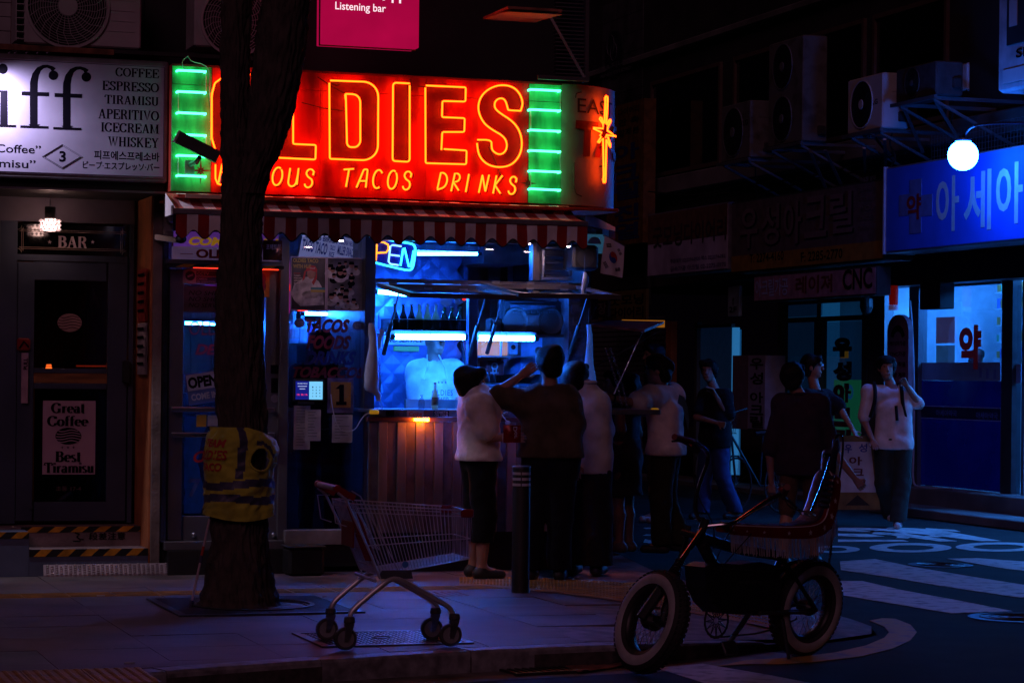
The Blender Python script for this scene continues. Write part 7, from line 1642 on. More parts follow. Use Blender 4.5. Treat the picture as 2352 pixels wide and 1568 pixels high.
m_blu=mat('board_blue_letter',(.03,.06,.35),.5)
for s_,q,m_ in(('우',(1940,1020,1957,1040),m_blu),('성',(1972,1018,1992,1038),m_blu),('아',(1950,1048,1980,1068),m_vr),('크',(1958,1076,1984,1092),m_vr),('릴',(1965,1098,1988,1116),m_vr)):text(s_,q,-.01,m_,ab,bold=.03)
fr=FA
# ================================================================ STREET TREE
fr=ID
TYc=15.35
m_bark=mat('tree_bark',(.085,.065,.055),.9,var=.5,scale=9,bump=1.0,bscale=28,aniso=(3,3,1),col2=(.04,.03,.025),thresh=(.3,.65))
tree=root('street_tree','thick rough barked street tree forking in front of the neon sign','tree',(PD(548,1395,TYc).x,TYc,PZ))
def limb(rows,Y,nu,nv,seed,name):
 rows=sorted(rows,reverse=True);P=[]
 for py,a,b in rows:
  A,B2=PD(a,py,Y),PD(b,py,Y);P.append(((A+B2)/2,(B2-A).length/2))
 mb=MB(ID);L=len(P)-1
 def f(i,j):
  t=j/nv*L;k=min(int(t),L-1);u=t-k;u2=u*u*(3-2*u)
  c=P[k][0].lerp(P[k+1][0],u);r=P[k][1]*(1-u2)+P[k+1][1]*u2
  q=2*math.pi*i/nu;z=c.z
  s=Vector((math.cos(q)*4.2+.5*math.sin(z*3),math.sin(q)*4.2,z*4.2+seed))
  ridge=1-abs(mnoise.noise(Vector((s.x*1.7,s.y*1.7,s.z*1.15))))*2
  fine=mnoise.noise(Vector((s.x*3,s.y*3,s.z*2.2)));big=mnoise.noise(Vector((s.x*.35,s.y*.35,s.z*.8)))
  flare=0
  if z<.75:flare=(.75-z)**2*.16*(1+.8*math.sin(q*5+seed+.6))
  R=r*(.93+.05*big)-.016+.030*max(0,ridge)**1.2+.014*fine+flare*.3
  return(c.x+R*math.cos(q),c.y+R*.95*math.sin(q),z)
 mb.grid(nu,nv,f,closed=True);return mk(name,mb,m_bark,tree,smooth=True)
limb([(1400,452,646),(1375,462,632),(1340,470,625),(1300,475,620),(1240,482,615),(1170,484,612),(1080,490,612),(980,498,612),(880,492,611),(800,493,607),(700,494,604),(600,503,602),(500,508,601),(430,511,608),(395,510,612)],TYc,130,330,0,'trunk')
limb([(440,512,590),(400,511,588),(350,509,580),(300,508,574),(200,507,572),(100,508,575),(0,508,578),(-90,510,580)],TYc+.04,80,110,9,'branch')
limb([(445,540,607),(400,545,622),(370,552,636),(320,562,656),(250,570,676),(180,578,692),(100,588,704),(0,600,715),(-90,612,728)],TYc-.05,90,120,21,'branch')
m_viz=mat('hi_vis_yellow',(.50,.50,.045),.75,var=.22,scale=6,bump=.5,bscale=12,sheen=.2);m_ref=mat('reflective_grey',(.06,.06,.11),.5,var=.2);m_vred=mat('vest_red',(.50,.04,.03),.7)
vest=root('safety_vest','yellow safety vest wrapped round the tree trunk with red lettering','vest',(PD(548,1180,TYc).x,TYc,PD(548,1180,TYc).z))
VR=[(1186,478,612),(1150,480,615),(1100,484,617),(1060,482,620),(1030,482,622),(1010,486,618),(990,492,606),(982,498,590)]
def vrow(py):
 for k in range(len(VR)-1):
  if VR[k][0]>=py>=VR[k+1][0]:
   t=(VR[k][0]-py)/(VR[k][0]-VR[k+1][0]);return[VR[k][n]*(1-t)+VR[k+1][n]*t for n in(1,2)]
 return VR[-1][1:]if py<VR[-1][0]else VR[0][1:]
def vpt(q,py,off=0.0):
 a,b=vrow(py);A,B2=PD(a,py,TYc),PD(b,py,TYc);c=(A+B2)/2;r=(B2-A).length/2
 w=.012*mnoise.noise(Vector((q*2.2,py*.035,4)))+.010*math.sin(q*3+py*.05)+.012*mnoise.noise(Vector((q*5+py*.03,py*.07,1)))
 R=r*1.0+.036+w+off;return Vector((c.x+R*math.cos(q),c.y+R*.95*math.sin(q),c.z+(.02*math.sin(q*2+1)if py>1170 else 0)))
Q0,Q1=-math.pi*1.08,math.pi*.10
hole=(-.85,1052,.34,27)
mb=MB(ID);nu,nv=64,60
def top(q):return 980+22*max(0,(q+1.1))**1.2+(10 if q<-2.9 else 0)
def vf(i,j):
 q=Q0+(Q1-Q0)*i/nu;py=1186+(top(q)-1186)*j/nv;return vpt(q,py)
vs=[];fs=[];mi=[]
for j in range(nv+1):
 for i in range(nu+1):vs.append(vf(i,j))
for j in range(nv):
 for i in range(nu):
  q=Q0+(Q1-Q0)*(i+.5)/nu;py=1186+(top(q)-1186)*(j+.5)/nv
  d=((q-hole[0])/hole[2])**2+((py-hole[1])/hole[3])**2
  if d<1:continue
  band=0
  if abs(py-1110-5*math.sin(q*2))<9 or abs(py-1143+4*math.sin(q*2.4))<9:band=1
  if py<1098 and abs(q+1.42+.0012*(py-1050))<.12:band=1
  if py<1050 and abs(d-1.9)<.5 and q>hole[0]-.1:band=1
  fs.append((j*(nu+1)+i,j*(nu+1)+i+1,(j+1)*(nu+1)+i+1,(j+1)*(nu+1)+i));mi.append(band)
mb.v=vs;mb.f=fs;mb.mi=mi;mk('cloth',mb,[m_viz,m_ref],vest,smooth=True)
mb=MB(ID);mb.tube([vpt(hole[0]+hole[2]*math.cos(i*.2618),hole[1]+hole[3]*math.sin(i*.2618),.004)for i in range(24)],.008,5,closed=True);mk('arm_hole_edge',mb,m_viz,vest)
mb=MB(ID);A=[vpt(-.35,1030,.004),vpt(-.1,1060,.004),PD(624,1062,TYc-.1),PD(612,1048,TYc-.12),vpt(-.45,1018,.004)];mb.add(A,[(0,1,2,3,4)]);A=[vpt(-2.95,1012,.004),vpt(-2.85,1052,.004),PD(480,1046,TYc-.12),PD(470,1022,TYc-.1)];mb.add(A,[(0,1,2,3)]);mk('shoulder_flap',mb,m_viz,vest)
def vtext(s,q0,q1,py0,py1):
 v,f=text_mesh(s,.03,.2);a,b=v.min(0),v.max(0);mb=MB(ID)
 mb.add([vpt(q0+(q1-q0)*(p[0]-a[0])/(b[0]-a[0]),py0+(py1-py0)*(p[1]-a[1])/(b[1]-a[1]),.006)for p in v],f);mk('lettering',mb,m_vred,vest)
vtext('TEAM',-2.75,-1.85,1025,1007);vtext('OLDIES',-2.9,-1.8,1054,1032);vtext('TACO',-2.75,-2.0,1080,1061)
cane=root('white_cane','white walking cane with grey joints leaning on the tree','cane',G(437,1398,PZ));A,B2=G(437,1398,PZ),PD(481,1192,TYc-.28)
for(t0,t1,r,m)in((0,.10,.012,m_ref),(.101,.52,.0075,mat('cane_white',(.62,.5,.55),.4)),(.521,.60,.012,m_ref),(.601,.70,.0085,m_vred),(.701,1,.0075,MATS['cane_white'])):
 mb=MB(ID);mb.tube([A.lerp(B2,t0),A.lerp(B2,t1)],r,8);mk('cane_section',mb,m,cane)
# ================================================================ BOLLARD
bp_=G(1195,1360,PZ);bl=root('bollard','dark steel bollard with three pale reflective bands standing before the customers','bollard',bp_,0)
r=.061;hb=PD(1195,1071,bp_.y).z-PZ
mb=MB(ID);mb.lathe([(r+.002,0),(r,.01),(r,hb-.015),(r-.008,hb),(0,hb+.004)],tuple(bp_),'z',28);mk('post',mb,m_black,bl,smooth='auto')
mb=MB(ID);mb.lathe([(r+.003,hb-.008),(r+.003,hb),(r-.004,hb+.006),(0,hb+.008)],tuple(bp_),'z',28);mk('cap',mb,m_steel,bl)
for k in range(3):
 for(a0,a1)in((-165,-95),(-88,-10)):
  z=hb-.055-k*.038;mb=MB(ID);n=8
  P=[(bp_.x+(r+.002)*math.cos(rad(a0+(a1-a0)*i/n)),bp_.y+(r+.002)*math.sin(rad(a0+(a1-a0)*i/n)))for i in range(n+1)]
  mb.add([(x,y,bp_.z+z)for x,y in P]+[(x,y,bp_.z+z+.018)for x,y in P],[(i,i+1,n+2+i,n+1+i)for i in range(n)]);mk('reflective_band',mb,mat('band_reflector',(.55,.55,.6),.3),bl)
# ================================================================ SHOPPING TROLLEY
co=Vector((-.945,13.18,PZ));fr=Frame(co,rad(16));CF=fr
m_chr=mat('chrome',(.75,.75,.80),.30,metal=.6,var=.1);m_redp=mat('trolley_red',(.24,.010,.014),.35);m_rub=mat('grey_rubber',(.05,.05,.055),.6)
tr_=root('shopping_trolley','empty wire shopping trolley with red handle parts on the paving','shopping trolley',(.3,0,0))
FI_=CF.I
def cp(px,py,yl):
 h=CF.hit(px,py,yl);return Vector((h[0],yl,h[1]))
HW=.245
def wheel(x,y,z,nm='caster'):
 c=tr_;R=.0625
 mb=MB();mb.lathe([(R*.5,-.014),(R*.9,-.015),(R,-.009),(R,.009),(R*.9,.015),(R*.5,.014)],(x,y,R+.001),'y',24);o=mk('wheel',mb,m_rub,c,smooth='auto')
 mb=MB();mb.lathe([(R*.72,-.016),(R*.5,-.013),(R*.2,-.017),(0,-.018)],(x,y,R+.001),'y',20);mk('hub',mb,mat('wheel_hub',(.22,.22,.24),.4),o)
 mb=MB();mb.lathe([(R*.72,.016),(0,.018)],(x,y,R+.001),'y',20);mk('hub',mb,MATS['wheel_hub'],o)
 for s in(-1,1):
  mb=MB();P=[(x-.01,R-.012),(x+.012,R-.014),(x+.045,R+.075),(x+.04,R+.09),(x-.0,R+.09)];mb.prism(P,y+s*.021-.002,y+s*.021+.002);mk('fork',mb,m_steel,o)
 mk('fork_top',MB().lathe([(.03,0),(.032,.008),(.028,.03),(.022,.034)],(x+.022,y,R+.085),'z',16),m_rub,o)
rx,fx_=0.0,.60
for(x,y)in((rx,-HW),(rx,HW),(fx_,-.17),(fx_-.02,.17)):wheel(x,y,0)
for s in(-1,1):
 y=s*HW;yf=s*.17
 pts=smooth_pts([(rx+.022,y,.165),(rx+.03,y,.205),(rx+.07,y,.245),(rx+.20,y,.35),(rx+.245,y*.97,.378),(rx+.30,y*.95,.378),(rx+.35,y*.92,.35),(rx+.56,yf+s*.01,.235),(rx+.60,yf,.21),(rx+.622,yf,.165)],2)
 mb=MB();mb.tube(pts,.0145,10);mk('leg_tube',mb,m_chr,tr_,smooth=True)
mb=MB();mb.tube([(.16,-HW,.37),(.16,HW,.37)],.010,8);mk('cross_tube',mb,m_chr,tr_)
for s in(-1,1):mb=MB();mb.prism([(.19,.38),(.37,.38),(.36,.425),(.20,.425),(.185,.40)],s*HW*.96-.004,s*HW*.96+.004);mk('side_plate',mb,mat('slate_plastic',(.07,.08,.11),.5),tr_)
TR_,TF_=(.025,.265,.785),(.70,.215,.74)
BR_,BF_=(.185,.225,.395),(.70,.185,.48)
def bk_(u,v,s):
 a=[BR_[k]*(1-u)+BF_[k]*u for k in range(3)];b=[TR_[k]*(1-u)+TF_[k]*u for k in range(3)]
 p=[a[k]*(1-v)+b[k]*v for k in range(3)];return Vector((p[0],s*p[1],p[2]))
def wires(nm,L_,r=.0016,seg=4,m=m_chr,kind=None):
 mb=MB()
 for P in L_:mb.tube(P,r,seg)
 return mk(nm,mb,m,tr_,kind=kind)
for s in(-1,1):
 wires('side_wires',[[bk_(u,0,s),bk_(u,1,s)]for u in[i/30 for i in range(31)]],kind='stuff')
 for v,r in((1,.004),(.88,.0028),(.42,.0032),(0,.0036)):wires('side_rail',[[bk_(0,v,s),bk_(1,v,s)]],r,6)
for v,r in((1,.004),(.88,.0028),(.42,.0032),(0,.0036)):wires('front_rail',[[bk_(1,v,-1),bk_(1,v,1)]],r,6)
wires('front_wires',[[bk_(1,0,-1).lerp(bk_(1,0,1),i/14),bk_(1,1,-1).lerp(bk_(1,1,1),i/14)]for i in range(15)],kind='stuff')
wires('floor_wires',[[bk_(u,0,-1),bk_(u,0,1)]for u in[i/34 for i in range(35)]]+[[bk_(0,0,-1).lerp(bk_(0,0,1),i/16),bk_(1,0,-1).lerp(bk_(1,0,1),i/16)]for i in range(17)],.0018,kind='stuff')
wires('child_seat_wires',[[bk_(0,0,-1).lerp(bk_(0,0,1),i/16),bk_(0,1,-1).lerp(bk_(0,1,1),i/16)]for i in range(17)]+[[bk_(.09,.35,-1).lerp(bk_(.09,.35,1),i/12),bk_(.02,1,-1).lerp(bk_(.02,1,1),i/12)]for i in range(13)],.0022,kind='stuff')
for v in(0,.12,.30,.55,.92,1):wires('rear_rail',[[bk_(0,v,-1),bk_(0,v,1)]],.003,6)
for s in(-1,1):
 wires('handle_frame',[[(.19,s*.235,.38),(.14,s*.245,.50),(-.01,s*.27,.81),(-.055,s*.27,.845)]],.007,8);wires('handle_frame',[[(.02,s*.27,.855),(.07,s*.265,.825),(.16,s*.25,.66),(.29,s*.235,.425)]],.004,6)
 wires('seat_frame',[[(.0,s*.2,.81),(-.07,s*.2,.81),(-.05,s*.2,.68),(.01,s*.2,.66)]],.0035,6)
mb=MB();mb.tube([(-.055,-.225,.867),(-.055,.225,.867)],.016,14);mk('handle_bar',mb,mat('handle_grey',(.5,.42,.45),.45),tr_,smooth='auto')
for s in(-1,1):
 mb=MB();mb.tube([(-.055,s*.226,.867),(-.055,s*.27,.867)],.020,12);mk('handle_end',mb,m_redp,tr_)
 mb=MB();mb.bar((-.05,s*.255,.862),(.04,s*.262,.815),.022,.034);mk('handle_bracket',mb,m_redp,tr_)
mb=MB();mb.bar((.03,-.21,.78),(.10,-.19,.61),.012,.05);mb.bar((.085,-.20,.625),(.15,-.17,.48),.05,.035);mk('coin_lock',mb,m_redp,tr_)
mk('seat_flap',MB().box(.055,.065,-.15,.15,.54,.68,b=.004),m_redp,tr_);mb=MB();mb.tube([(.105,-.16,.625),(.105,.16,.625)],.014,8);mk('flap_hinge',mb,m_redp,tr_)
for s in(-1,1):c=bk_(1,.96,s);mk('corner_bumper',MB().box(c.x-.06,c.x+.012,c.y-.012,c.y+.012,c.z-.025,c.z+.02,b=.006),m_redp,tr_)
mb=MB();mb.lathe([(.018,0),(0,0)],(.33,-.225,.455),'y',14);mk('blue_tag',mb,mat('blue_tag',(.1,.35,.5),.4),tr_)
# ================================================================ CUSTOM ELECTRIC BICYCLE
fr=ID
m_chb=mat('bike_chrome',(.40,.40,.43),.14,metal=1.0,var=.1)
m_tyre=mat('black_tyre',(.022,.022,.025),.7,bump=.4,bscale=60);m_wwall=mat('white_wall_rubber',(.44,.43,.46),.55,var=.15,scale=10);m_bframe=mat('matt_black_frame',(.012,.012,.016),.42)
m_seatr=mat('seat_red_vinyl',(.15,.008,.010),.3,var=.15);m_seatb=mat('seat_blue_vinyl',(.008,.010,.045),.5,var=.2,bump=.3);m_starw=mat('star_white',(.50,.48,.52),.5);m_fringe=mat('white_fringe',(.34,.32,.36),.7,var=.2,scale=12)
bike=root('fat_tyre_bicycle','custom fat tyred electric bicycle with whitewall tyres, star spangled banana seat and white fringe','bicycle',G(1660,1530,0),rad(40))
def fatwheel(C,fwd,up,R,nm,ww_side):
 ax=fwd.cross(up).normalized()
 M_=Matrix(((fwd.x,ax.x,up.x,C.x),(fwd.y,ax.y,up.y,C.y),(fwd.z,ax.z,up.z,C.z),(0,0,0,1)))
 rt=.056;hub_=None
 prof=[(R-rt+rt*math.cos(rad(a)),rt*1.0*math.sin(rad(a)))for a in range(-150,151,15)]
 mb=MB(ID);mb.lathe(prof,(0,0,0),'y',56,loc=M_,cap=False)
 for k in range(56):
  for d in(-.5,.0,.5):
   a=2*math.pi*(k+(.5 if d else 0))/56;ph_=d*1.2;rr=R-rt+(rt+.002)*math.cos(ph_);y=(rt+.002)*math.sin(ph_);s_=.011
   mb.add([(rr*math.cos(a+e),y+f_,rr*math.sin(a+e))for e,f_ in((-s_/R,-.008),(s_/R,-.008),(s_/R,.008),(-s_/R,.008))]+[((rr+.004)*math.cos(a+e),y+f_,(rr+.004)*math.sin(a+e))for e,f_ in((-s_/R*.8,-.006),(s_/R*.8,-.006),(s_/R*.8,.006),(-s_/R*.8,.006))],[(0,1,5,4),(1,2,6,5),(2,3,7,6),(3,0,4,7),(4,5,6,7)],loc=M_)
 w=mk(nm,mb,m_tyre,bike,smooth='auto')
 for s_ in(-1,1):
  pw_=[(R-rt+(rt+.0015)*math.cos(rad(a)),s_*(rt+.0015)*math.sin(rad(a)))for a in range(62,119,8)]
  mk('whitewall',MB(ID).lathe(pw_,(0,0,0),'y',56,loc=M_,cap=False),m_wwall,w,smooth=True)
 Ri=R-2*rt+.012
 mk('rim',MB(ID).lathe([(Ri+.004,-.036),(Ri-.012,-.03),(Ri-.018,0),(Ri-.012,.03),(Ri+.004,.036)],(0,0,0),'y',48,loc=M_,cap=False),m_bframe,w,smooth=True)
 mk('hub',MB(ID).lathe([(0,-.055),(.03,-.055),(.045,-.03),(.045,.03),(.03,.055),(0,.055)],(0,0,0),'y',20,loc=M_),m_bframe,w)
 mb=MB(ID)
 for k in range(32):
  a=2*math.pi*k/32;b=a+(.35 if k%2 else-.35);s_=1 if(k//2)%2 else-1
  p=M_@Vector((.042*math.cos(b),s_*.03,.042*math.sin(b)));q=M_@Vector(((Ri-.015)*math.cos(a),0,(Ri-.015)*math.sin(a)));mb.tube([p,q],.0016,3)
 mk('spokes',mb,m_steel,w,kind='stuff')
 return M_
RwC=PD(1852,1405,13.92);RwC.z=.285;f1=Vector((-.74,-.67,0)).normalized();lean=Vector((.10,-.11,1)).normalized()
up1=(lean-f1*lean.dot(f1)).normalized();fatwheel(RwC,f1,up1,.283,'rear_wheel',1)
FwC=PD(1497,1432,13.0);FwC.z=.285;f2=Vector((.50,-.86,-.10)).normalized();up2=Vector((.26,.22,1));up2=(up2-f2*up2.dot(f2)).normalized()
fatwheel(FwC,f2,up2,.283,'front_wheel',-1)
def P3(a,b,Y):return PD(a,b,Y)
def tb(name,pts,r,m,it=2,seg=9,par=None):
 P=[tuple(P3(*p))for p in pts];mb=MB(ID);mb.tube(smooth_pts(P,it)if it else P,r,seg);return mk(name,mb,m,par or bike,smooth='auto')
HY=13.15
ax2=f2.cross(up2).normalized()
st_top=P3(1610,1190,HY)
for s in(-1,1):
 a=FwC+ax2*s*.075;b=P3(1585+(18 if s>0 else-8),1228+(4 if s>0 else 0),HY-.06*s)
 mb=MB(ID);mb.tube([a,a.lerp(b,.5)],.030,10);mk('fork_lower',mb,m_bframe,bike);mb=MB(ID);mb.tube([a.lerp(b,.5),b,b+(b-a).normalized()*.05],.0145,10);mk('fork_stanchion',mb,mat('dark_chrome',(.12,.12,.13),.2,metal=1),bike,smooth='auto')
 mb=MB(ID);c0,c1=a.lerp(b,.42),a.lerp(b,.72);t=(c1-c0).normalized();s1=t.orthogonal().normalized();s2=t.cross(s1)
 mb.tube([c0.lerp(c1,k/80)+(s1*math.cos(k*.9)+s2*math.sin(k*.9))*.024 for k in range(81)],.0035,5);mk('fork_spring',mb,m_bframe,bike)
tb('fork_crown',[(1568,1222,HY+.05),(1606,1232,HY-.06)],.018,m_bframe,0);tb('head_tube',[(1600,1250,HY),(1622,1190,HY)],.024,m_bframe,0)
tb('handlebar',[(1622,1206,HY),(1604,1192,HY+.03),(1596,1170,HY+.05),(1598,1140,HY+.07),(1612,1095,HY+.09),(1628,1055,HY+.1),(1622,1032,HY+.1),(1600,1018,HY+.06),(1588,1012,HY+.02)],.0115,m_chb,2,10)
tb('handlebar',[(1622,1208,HY),(1650,1205,HY+.0),(1682,1203,HY-.02),(1700,1192,HY-.05),(1760,1150,HY-.14),(1782,1138,HY-.17),(1800,1134,HY-.2)],.0115,m_chb,2,10)
tb('grip',[(1592,1014,HY+.03),(1549,1003,HY-.18)],.017,mat('red_grip',(.16,.03,.03),.6),0,12);tb('grip',[(1802,1132,HY-.21),(1808,1118,HY-.34)],.018,MATS['red_grip'],0,12)
tb('brake_lever',[(1598,1036,HY+.02),(1575,1018,HY-.05),(1560,1012,HY-.12),(1544,1013,HY-.18)],.006,m_bframe,2,6);tb('control_block',[(1590,1020,HY),(1604,1036,HY+.02)],.02,m_bframe,0,8);tb('brake_lever',[(1790,1140,HY-.2),(1812,1150,HY-.26),(1830,1165,HY-.3)],.006,m_bframe,2,6)
h=P3(1797,1122,HY-.24);mb=MB(ID);mb.ball(h,.024,14,(1,1,.8));mk('bell',mb,m_redp,bike,smooth=True);mb=MB(ID);mb.lathe([(.03,0),(.026,.012),(0,.016)],tuple(h+Vector((0,0,.014))),'z',16);mk('bell_cap',mb,m_bframe,bike)
for pts in([(1800,1136,HY-.2),(1808,1160,HY-.15),(1830,1172,HY-.1),(1870,1175,HY)],[(1604,1034,HY),(1590,1090,HY-.04),(1606,1150,HY),(1640,1200,HY),(1640,1260,HY)],[(1780,1150,HY-.2),(1700,1190,HY-.2),(1668,1230,HY),(1640,1300,HY+.1)],[(1726,1225,HY+.1),(1650,1310,HY-.05),(1590,1372,HY-.1)]):
 tb('cable',pts,.0032,m_bframe,2,5)
P=[P3(1800,1138,HY-.18).lerp(P3(1872,1176,HY+.1),t/9)for t in range(10)]
for i in range(9):mb=MB(ID);t=(P[i+1]-P[i]).normalized();s1=t.orthogonal().normalized();s1=s1 if i%2 else t.cross(s1);mb.tube([P[i].lerp(P[i+1],.5)+t*.024*math.cos(k*.785)+s1*.010*math.sin(k*.785)+Vector((0,0,-.04*math.sin(i*.35)))for k in range(8)],.0035,4,closed=True);mk('chain_link',mb,m_steel,bike)
FY=13.45
tb('frame_tube',[(1610,1245,HY),(1640,1300,FY-.15),(1700,1400,FY)],.034,m_bframe);tb('frame_tube',[(1612,1235,HY),(1700,1262,FY),(1800,1275,FY+.2)],.032,m_bframe);tb('frame_tube',[(1700,1400,FY),(1790,1405,FY+.25)],.02,m_bframe,0);tb('frame_tube',[(1795,1278,FY+.2),(1740,1410,FY+.05)],.02,m_bframe,0)
for s in(-1,1):
 a=RwC+f1.cross(up1)*s*.075;tb_=MB(ID);tb_.tube([a,P3(1730,1408,FY+.05)],.012,8);mk('chain_stay',tb_,m_bframe,bike);tb_=MB(ID);tb_.tube([a,P3(1800,1285,FY+.2)],.012,8);mk('seat_stay',tb_,m_bframe,bike)
Fb=Frame(P3(1700,1380,FY),math.atan2(.67,.74));fr=Fb
O=[fr.hit(a,b,-.075)for a,b in((1618,1302),(1640,1292),(1700,1296),(1745,1290),(1790,1300),(1795,1350),(1780,1400),(1730,1412),(1660,1408),(1638,1385),(1622,1350))]
mb=MB();mb.prism(O,-.075,.075);mk('battery_case',mb,m_bframe,bike)
mb=MB()
for k in range(4):a,b,c,d=fr.rect(1700+k*14,1333,1709+k*14,1340,-.08);mb.box(a,b,-.08,-.0755,c,d)
mk('case_vents',mb,m_dark,bike);mb=MB();T2=[fr.hit(a,b,-.077)for a,b in((1640,1305),(1780,1312))];mb.bar((T2[0][0],-.077,T2[0][1]),(T2[1][0],-.077,T2[1][1]),.006);mk('case_seam',mb,m_dark,bike)
fr=ID
cr_=P3(1645,1424,FY-.05);Mc=Matrix(((f1.x,f1.cross(up1).x,0,cr_.x),(f1.y,f1.cross(up1).y,0,cr_.y),(0,0,1,cr_.z),(0,0,0,1)))
mb=MB(ID);n=40;R=.10
mb.add([Mc@Vector((R*(1.03 if i%2 else 1)*math.cos(2*math.pi*i/n),-.002,R*(1.03 if i%2 else 1)*math.sin(2*math.pi*i/n)))for i in range(n)]+[Mc@Vector((R*.86*math.cos(2*math.pi*i/n),-.002,R*.86*math.sin(2*math.pi*i/n)))for i in range(n)],[(i,(i+1)%n,n+(i+1)%n,n+i)for i in range(n)])
for k in range(12):
 a=k*math.pi/6
 for d in(-.4,.4):mb.tube([Mc@Vector((.02*math.cos(a+d),0,.02*math.sin(a+d))),Mc@Vector((R*.88*math.cos(a),0,R*.88*math.sin(a)))],.0028,4)
mk('chainring',mb,m_dark,bike)
tb('swing_arm',[(1735,1400,FY+.12),(1800,1330,FY+.3),(1832,1300,FY+.42)],.026,m_bframe,1);tb('rear_mudguard',[(1775,1330,FY+.3),(1800,1300,FY+.4),(1850,1288,FY+.5),(1905,1300,FY+.55)],.02,m_bframe,2)
tb('crank',[(1722,1405,FY-.1),(1705,1432,FY-.22),(1672,1478,FY-.3)],.015,m_steel,0,8);c=P3(1676,1487,FY-.36)
mb=MB(ID);mb.box(-.05,.05,-.04,.04,-.012,.012,loc=Matrix.Translation(c)@Matrix.Rotation(.6,4,'Z')@Matrix.Rotation(1.0,4,'X'),b=.006);mk('pedal',mb,m_bframe,bike)
tb('chain',[(1655,1462,FY),(1760,1452,FY+.15),(1830,1420,FY+.45)],.005,m_bframe,1,5);tb('kickstand',[(1798,1420,FY+.1),(1812,1512,FY+.02)],.010,m_bframe,0,7);tb('exhaust_tube',[(1745,1407,FY-.1),(1850,1406,FY+.2)],.010,m_dark,0,8)
SC=[(1660,1209,13.25,.050),(1700,1211,13.33,.060),(1750,1213,13.42,.078),(1800,1213,13.52,.100),(1842,1209,13.62,.105),(1866,1194,13.70,.098),(1878,1165,13.75,.088),(1886,1130,13.79,.082),(1893,1095,13.82,.072),(1895,1082,13.83,.04)]
SP_=smooth_pts([(*P3(a,b,y),w)for a,b,y,w in SC],2);side=Vector((-.67,.74,0)).normalized()*-1
side=f1.cross(Vector((0,0,1))).normalized();
vs=[];ns_=len(SP_);prof=[(-1,-.35),(-1.04,-.1),(-.98,.12),(-.8,.22),(-.4,.28),(0,.25),(.4,.28),(.8,.22),(.98,.12),(1.04,-.1),(1,-.35)]
fsr=[];fsb=[]
for i,p in enumerate(SP_):
 a=Vector(SP_[max(0,i-1)][:3]);b=Vector(SP_[min(ns_-1,i+1)][:3]);t=(b-a).normalized();nr_=side.cross(t).normalized()
 if nr_.z<-.2 or(nr_.dot(Vector((0,0,1)))<0 and i<ns_/2):nr_=-nr_
 bump_=.006*math.sin(i*2.2)
 for(u,v)in prof:vs.append(Vector(p[:3])+side*u*p[3]+nr_*(v*.085+(bump_ if abs(u)<.7 and v>0 else 0)))
k=len(prof)
mb=MB(ID);mb.v=vs;
for i in range(ns_-1):
 for j in range(k-1):mb.f.append((i*k+j,i*k+j+1,(i+1)*k+j+1,(i+1)*k+j));mb.mi.append(0 if j in(0,1,2,k-2,k-3,k-4)else 1)
 mb.f.append((i*k+k-1,i*k,(i+1)*k,(i+1)*k+k-1));mb.mi.append(0)
mb.f.append(tuple(range((ns_-1)*k,ns_*k)));mb.mi.append(0)
seat=mk('banana_seat',mb,[m_seatr,m_seatb],bike,smooth=True)
def seat_side(i,v,off=.004):
 p=SP_[i];a=Vector(SP_[max(0,i-1)][:3]);b=Vector(SP_[min(ns_-1,i+1)][:3]);t=(b-a).normalized();nr_=side.cross(t).normalized()
 if nr_.z<-.2:nr_=-nr_
 sg=1 if side.y<0 else-1;return Vector(p[:3])+side*sg*(p[3]*1.04+off)+nr_*v*.085,t,nr_
mb=MB(ID);mb.tube([seat_side(i,.13,.0)[0]for i in range(ns_)],.004,5);mk('piping',mb,m_starw,seat)
skirt_t=[];skirt_b=[]
for i in range(ns_):
 p,t,n_=seat_side(i,.10,.002);w=.045+.03*min(1,i/(ns_*.6));skirt_t.append(p);skirt_b.append(p-n_*w-Vector((0,0,.0)))
mb=MB(ID);mb.add(skirt_t+skirt_b,[(i,i+1,ns_+i+1,ns_+i)for i in range(ns_-1)]);mk('seat_skirt',mb,m_seatr,seat,smooth=True)
sgn_=side*(1 if side.y<0 else-1)
for q,r_ in((2,.008),(5,.009),(8,.011),(12,.015),(16,.019),(20,.022),(24,.024),(28,.02),(33,.016)):
 if q>=ns_-1:continue
 c=skirt_t[q].lerp(skirt_b[q],.5)+sgn_*.004;t=(skirt_t[min(q+1,ns_-1)]-skirt_t[q]).normalized();n_=(skirt_t[q]-skirt_b[q]).normalized()
 mb=MB(ID);mb.add([c+t*x+n_*y for x,y in star(0,0,r_,0,.42)],[tuple(range(10))]);mk('star',mb,m_starw,seat)
nf=int(ns_*.66);vs=[];strands=MB(ID)
base=[skirt_b[i]for i in range(nf)];tot=[0]
for a,b in zip(base,base[1:]):tot.append(tot[-1]+(b-a).length)
L_=tot[-1];nstr=110
for i in range(nstr):
 d=L_*(i+.5)/nstr;k_=max(j for j in range(nf)if tot[j]<=d);k_=min(k_,nf-2);p=base[k_].lerp(base[k_+1],(d-tot[k_])/(tot[k_+1]-tot[k_]));t=(base[k_+1]-base[k_]).normalized()
 ln=.105*(1-.45*max(0,d/L_-.55))*rnd.uniform(.9,1.05);sw_=rnd.uniform(-.006,.006)+(.01 if rnd.random()<.1 else 0);w=L_/nstr*.46;o_=sgn_*rnd.uniform(.001,.008)
 strands.add([p-t*w+o_,p+t*w+o_,p+t*(w+sw_)+o_*2-Vector((0,0,ln)),p+t*(-w+sw_)+o_*2-Vector((0,0,ln))],[(0,1,2,3)])
mk('fringe',strands,m_fringe,seat,kind='stuff')
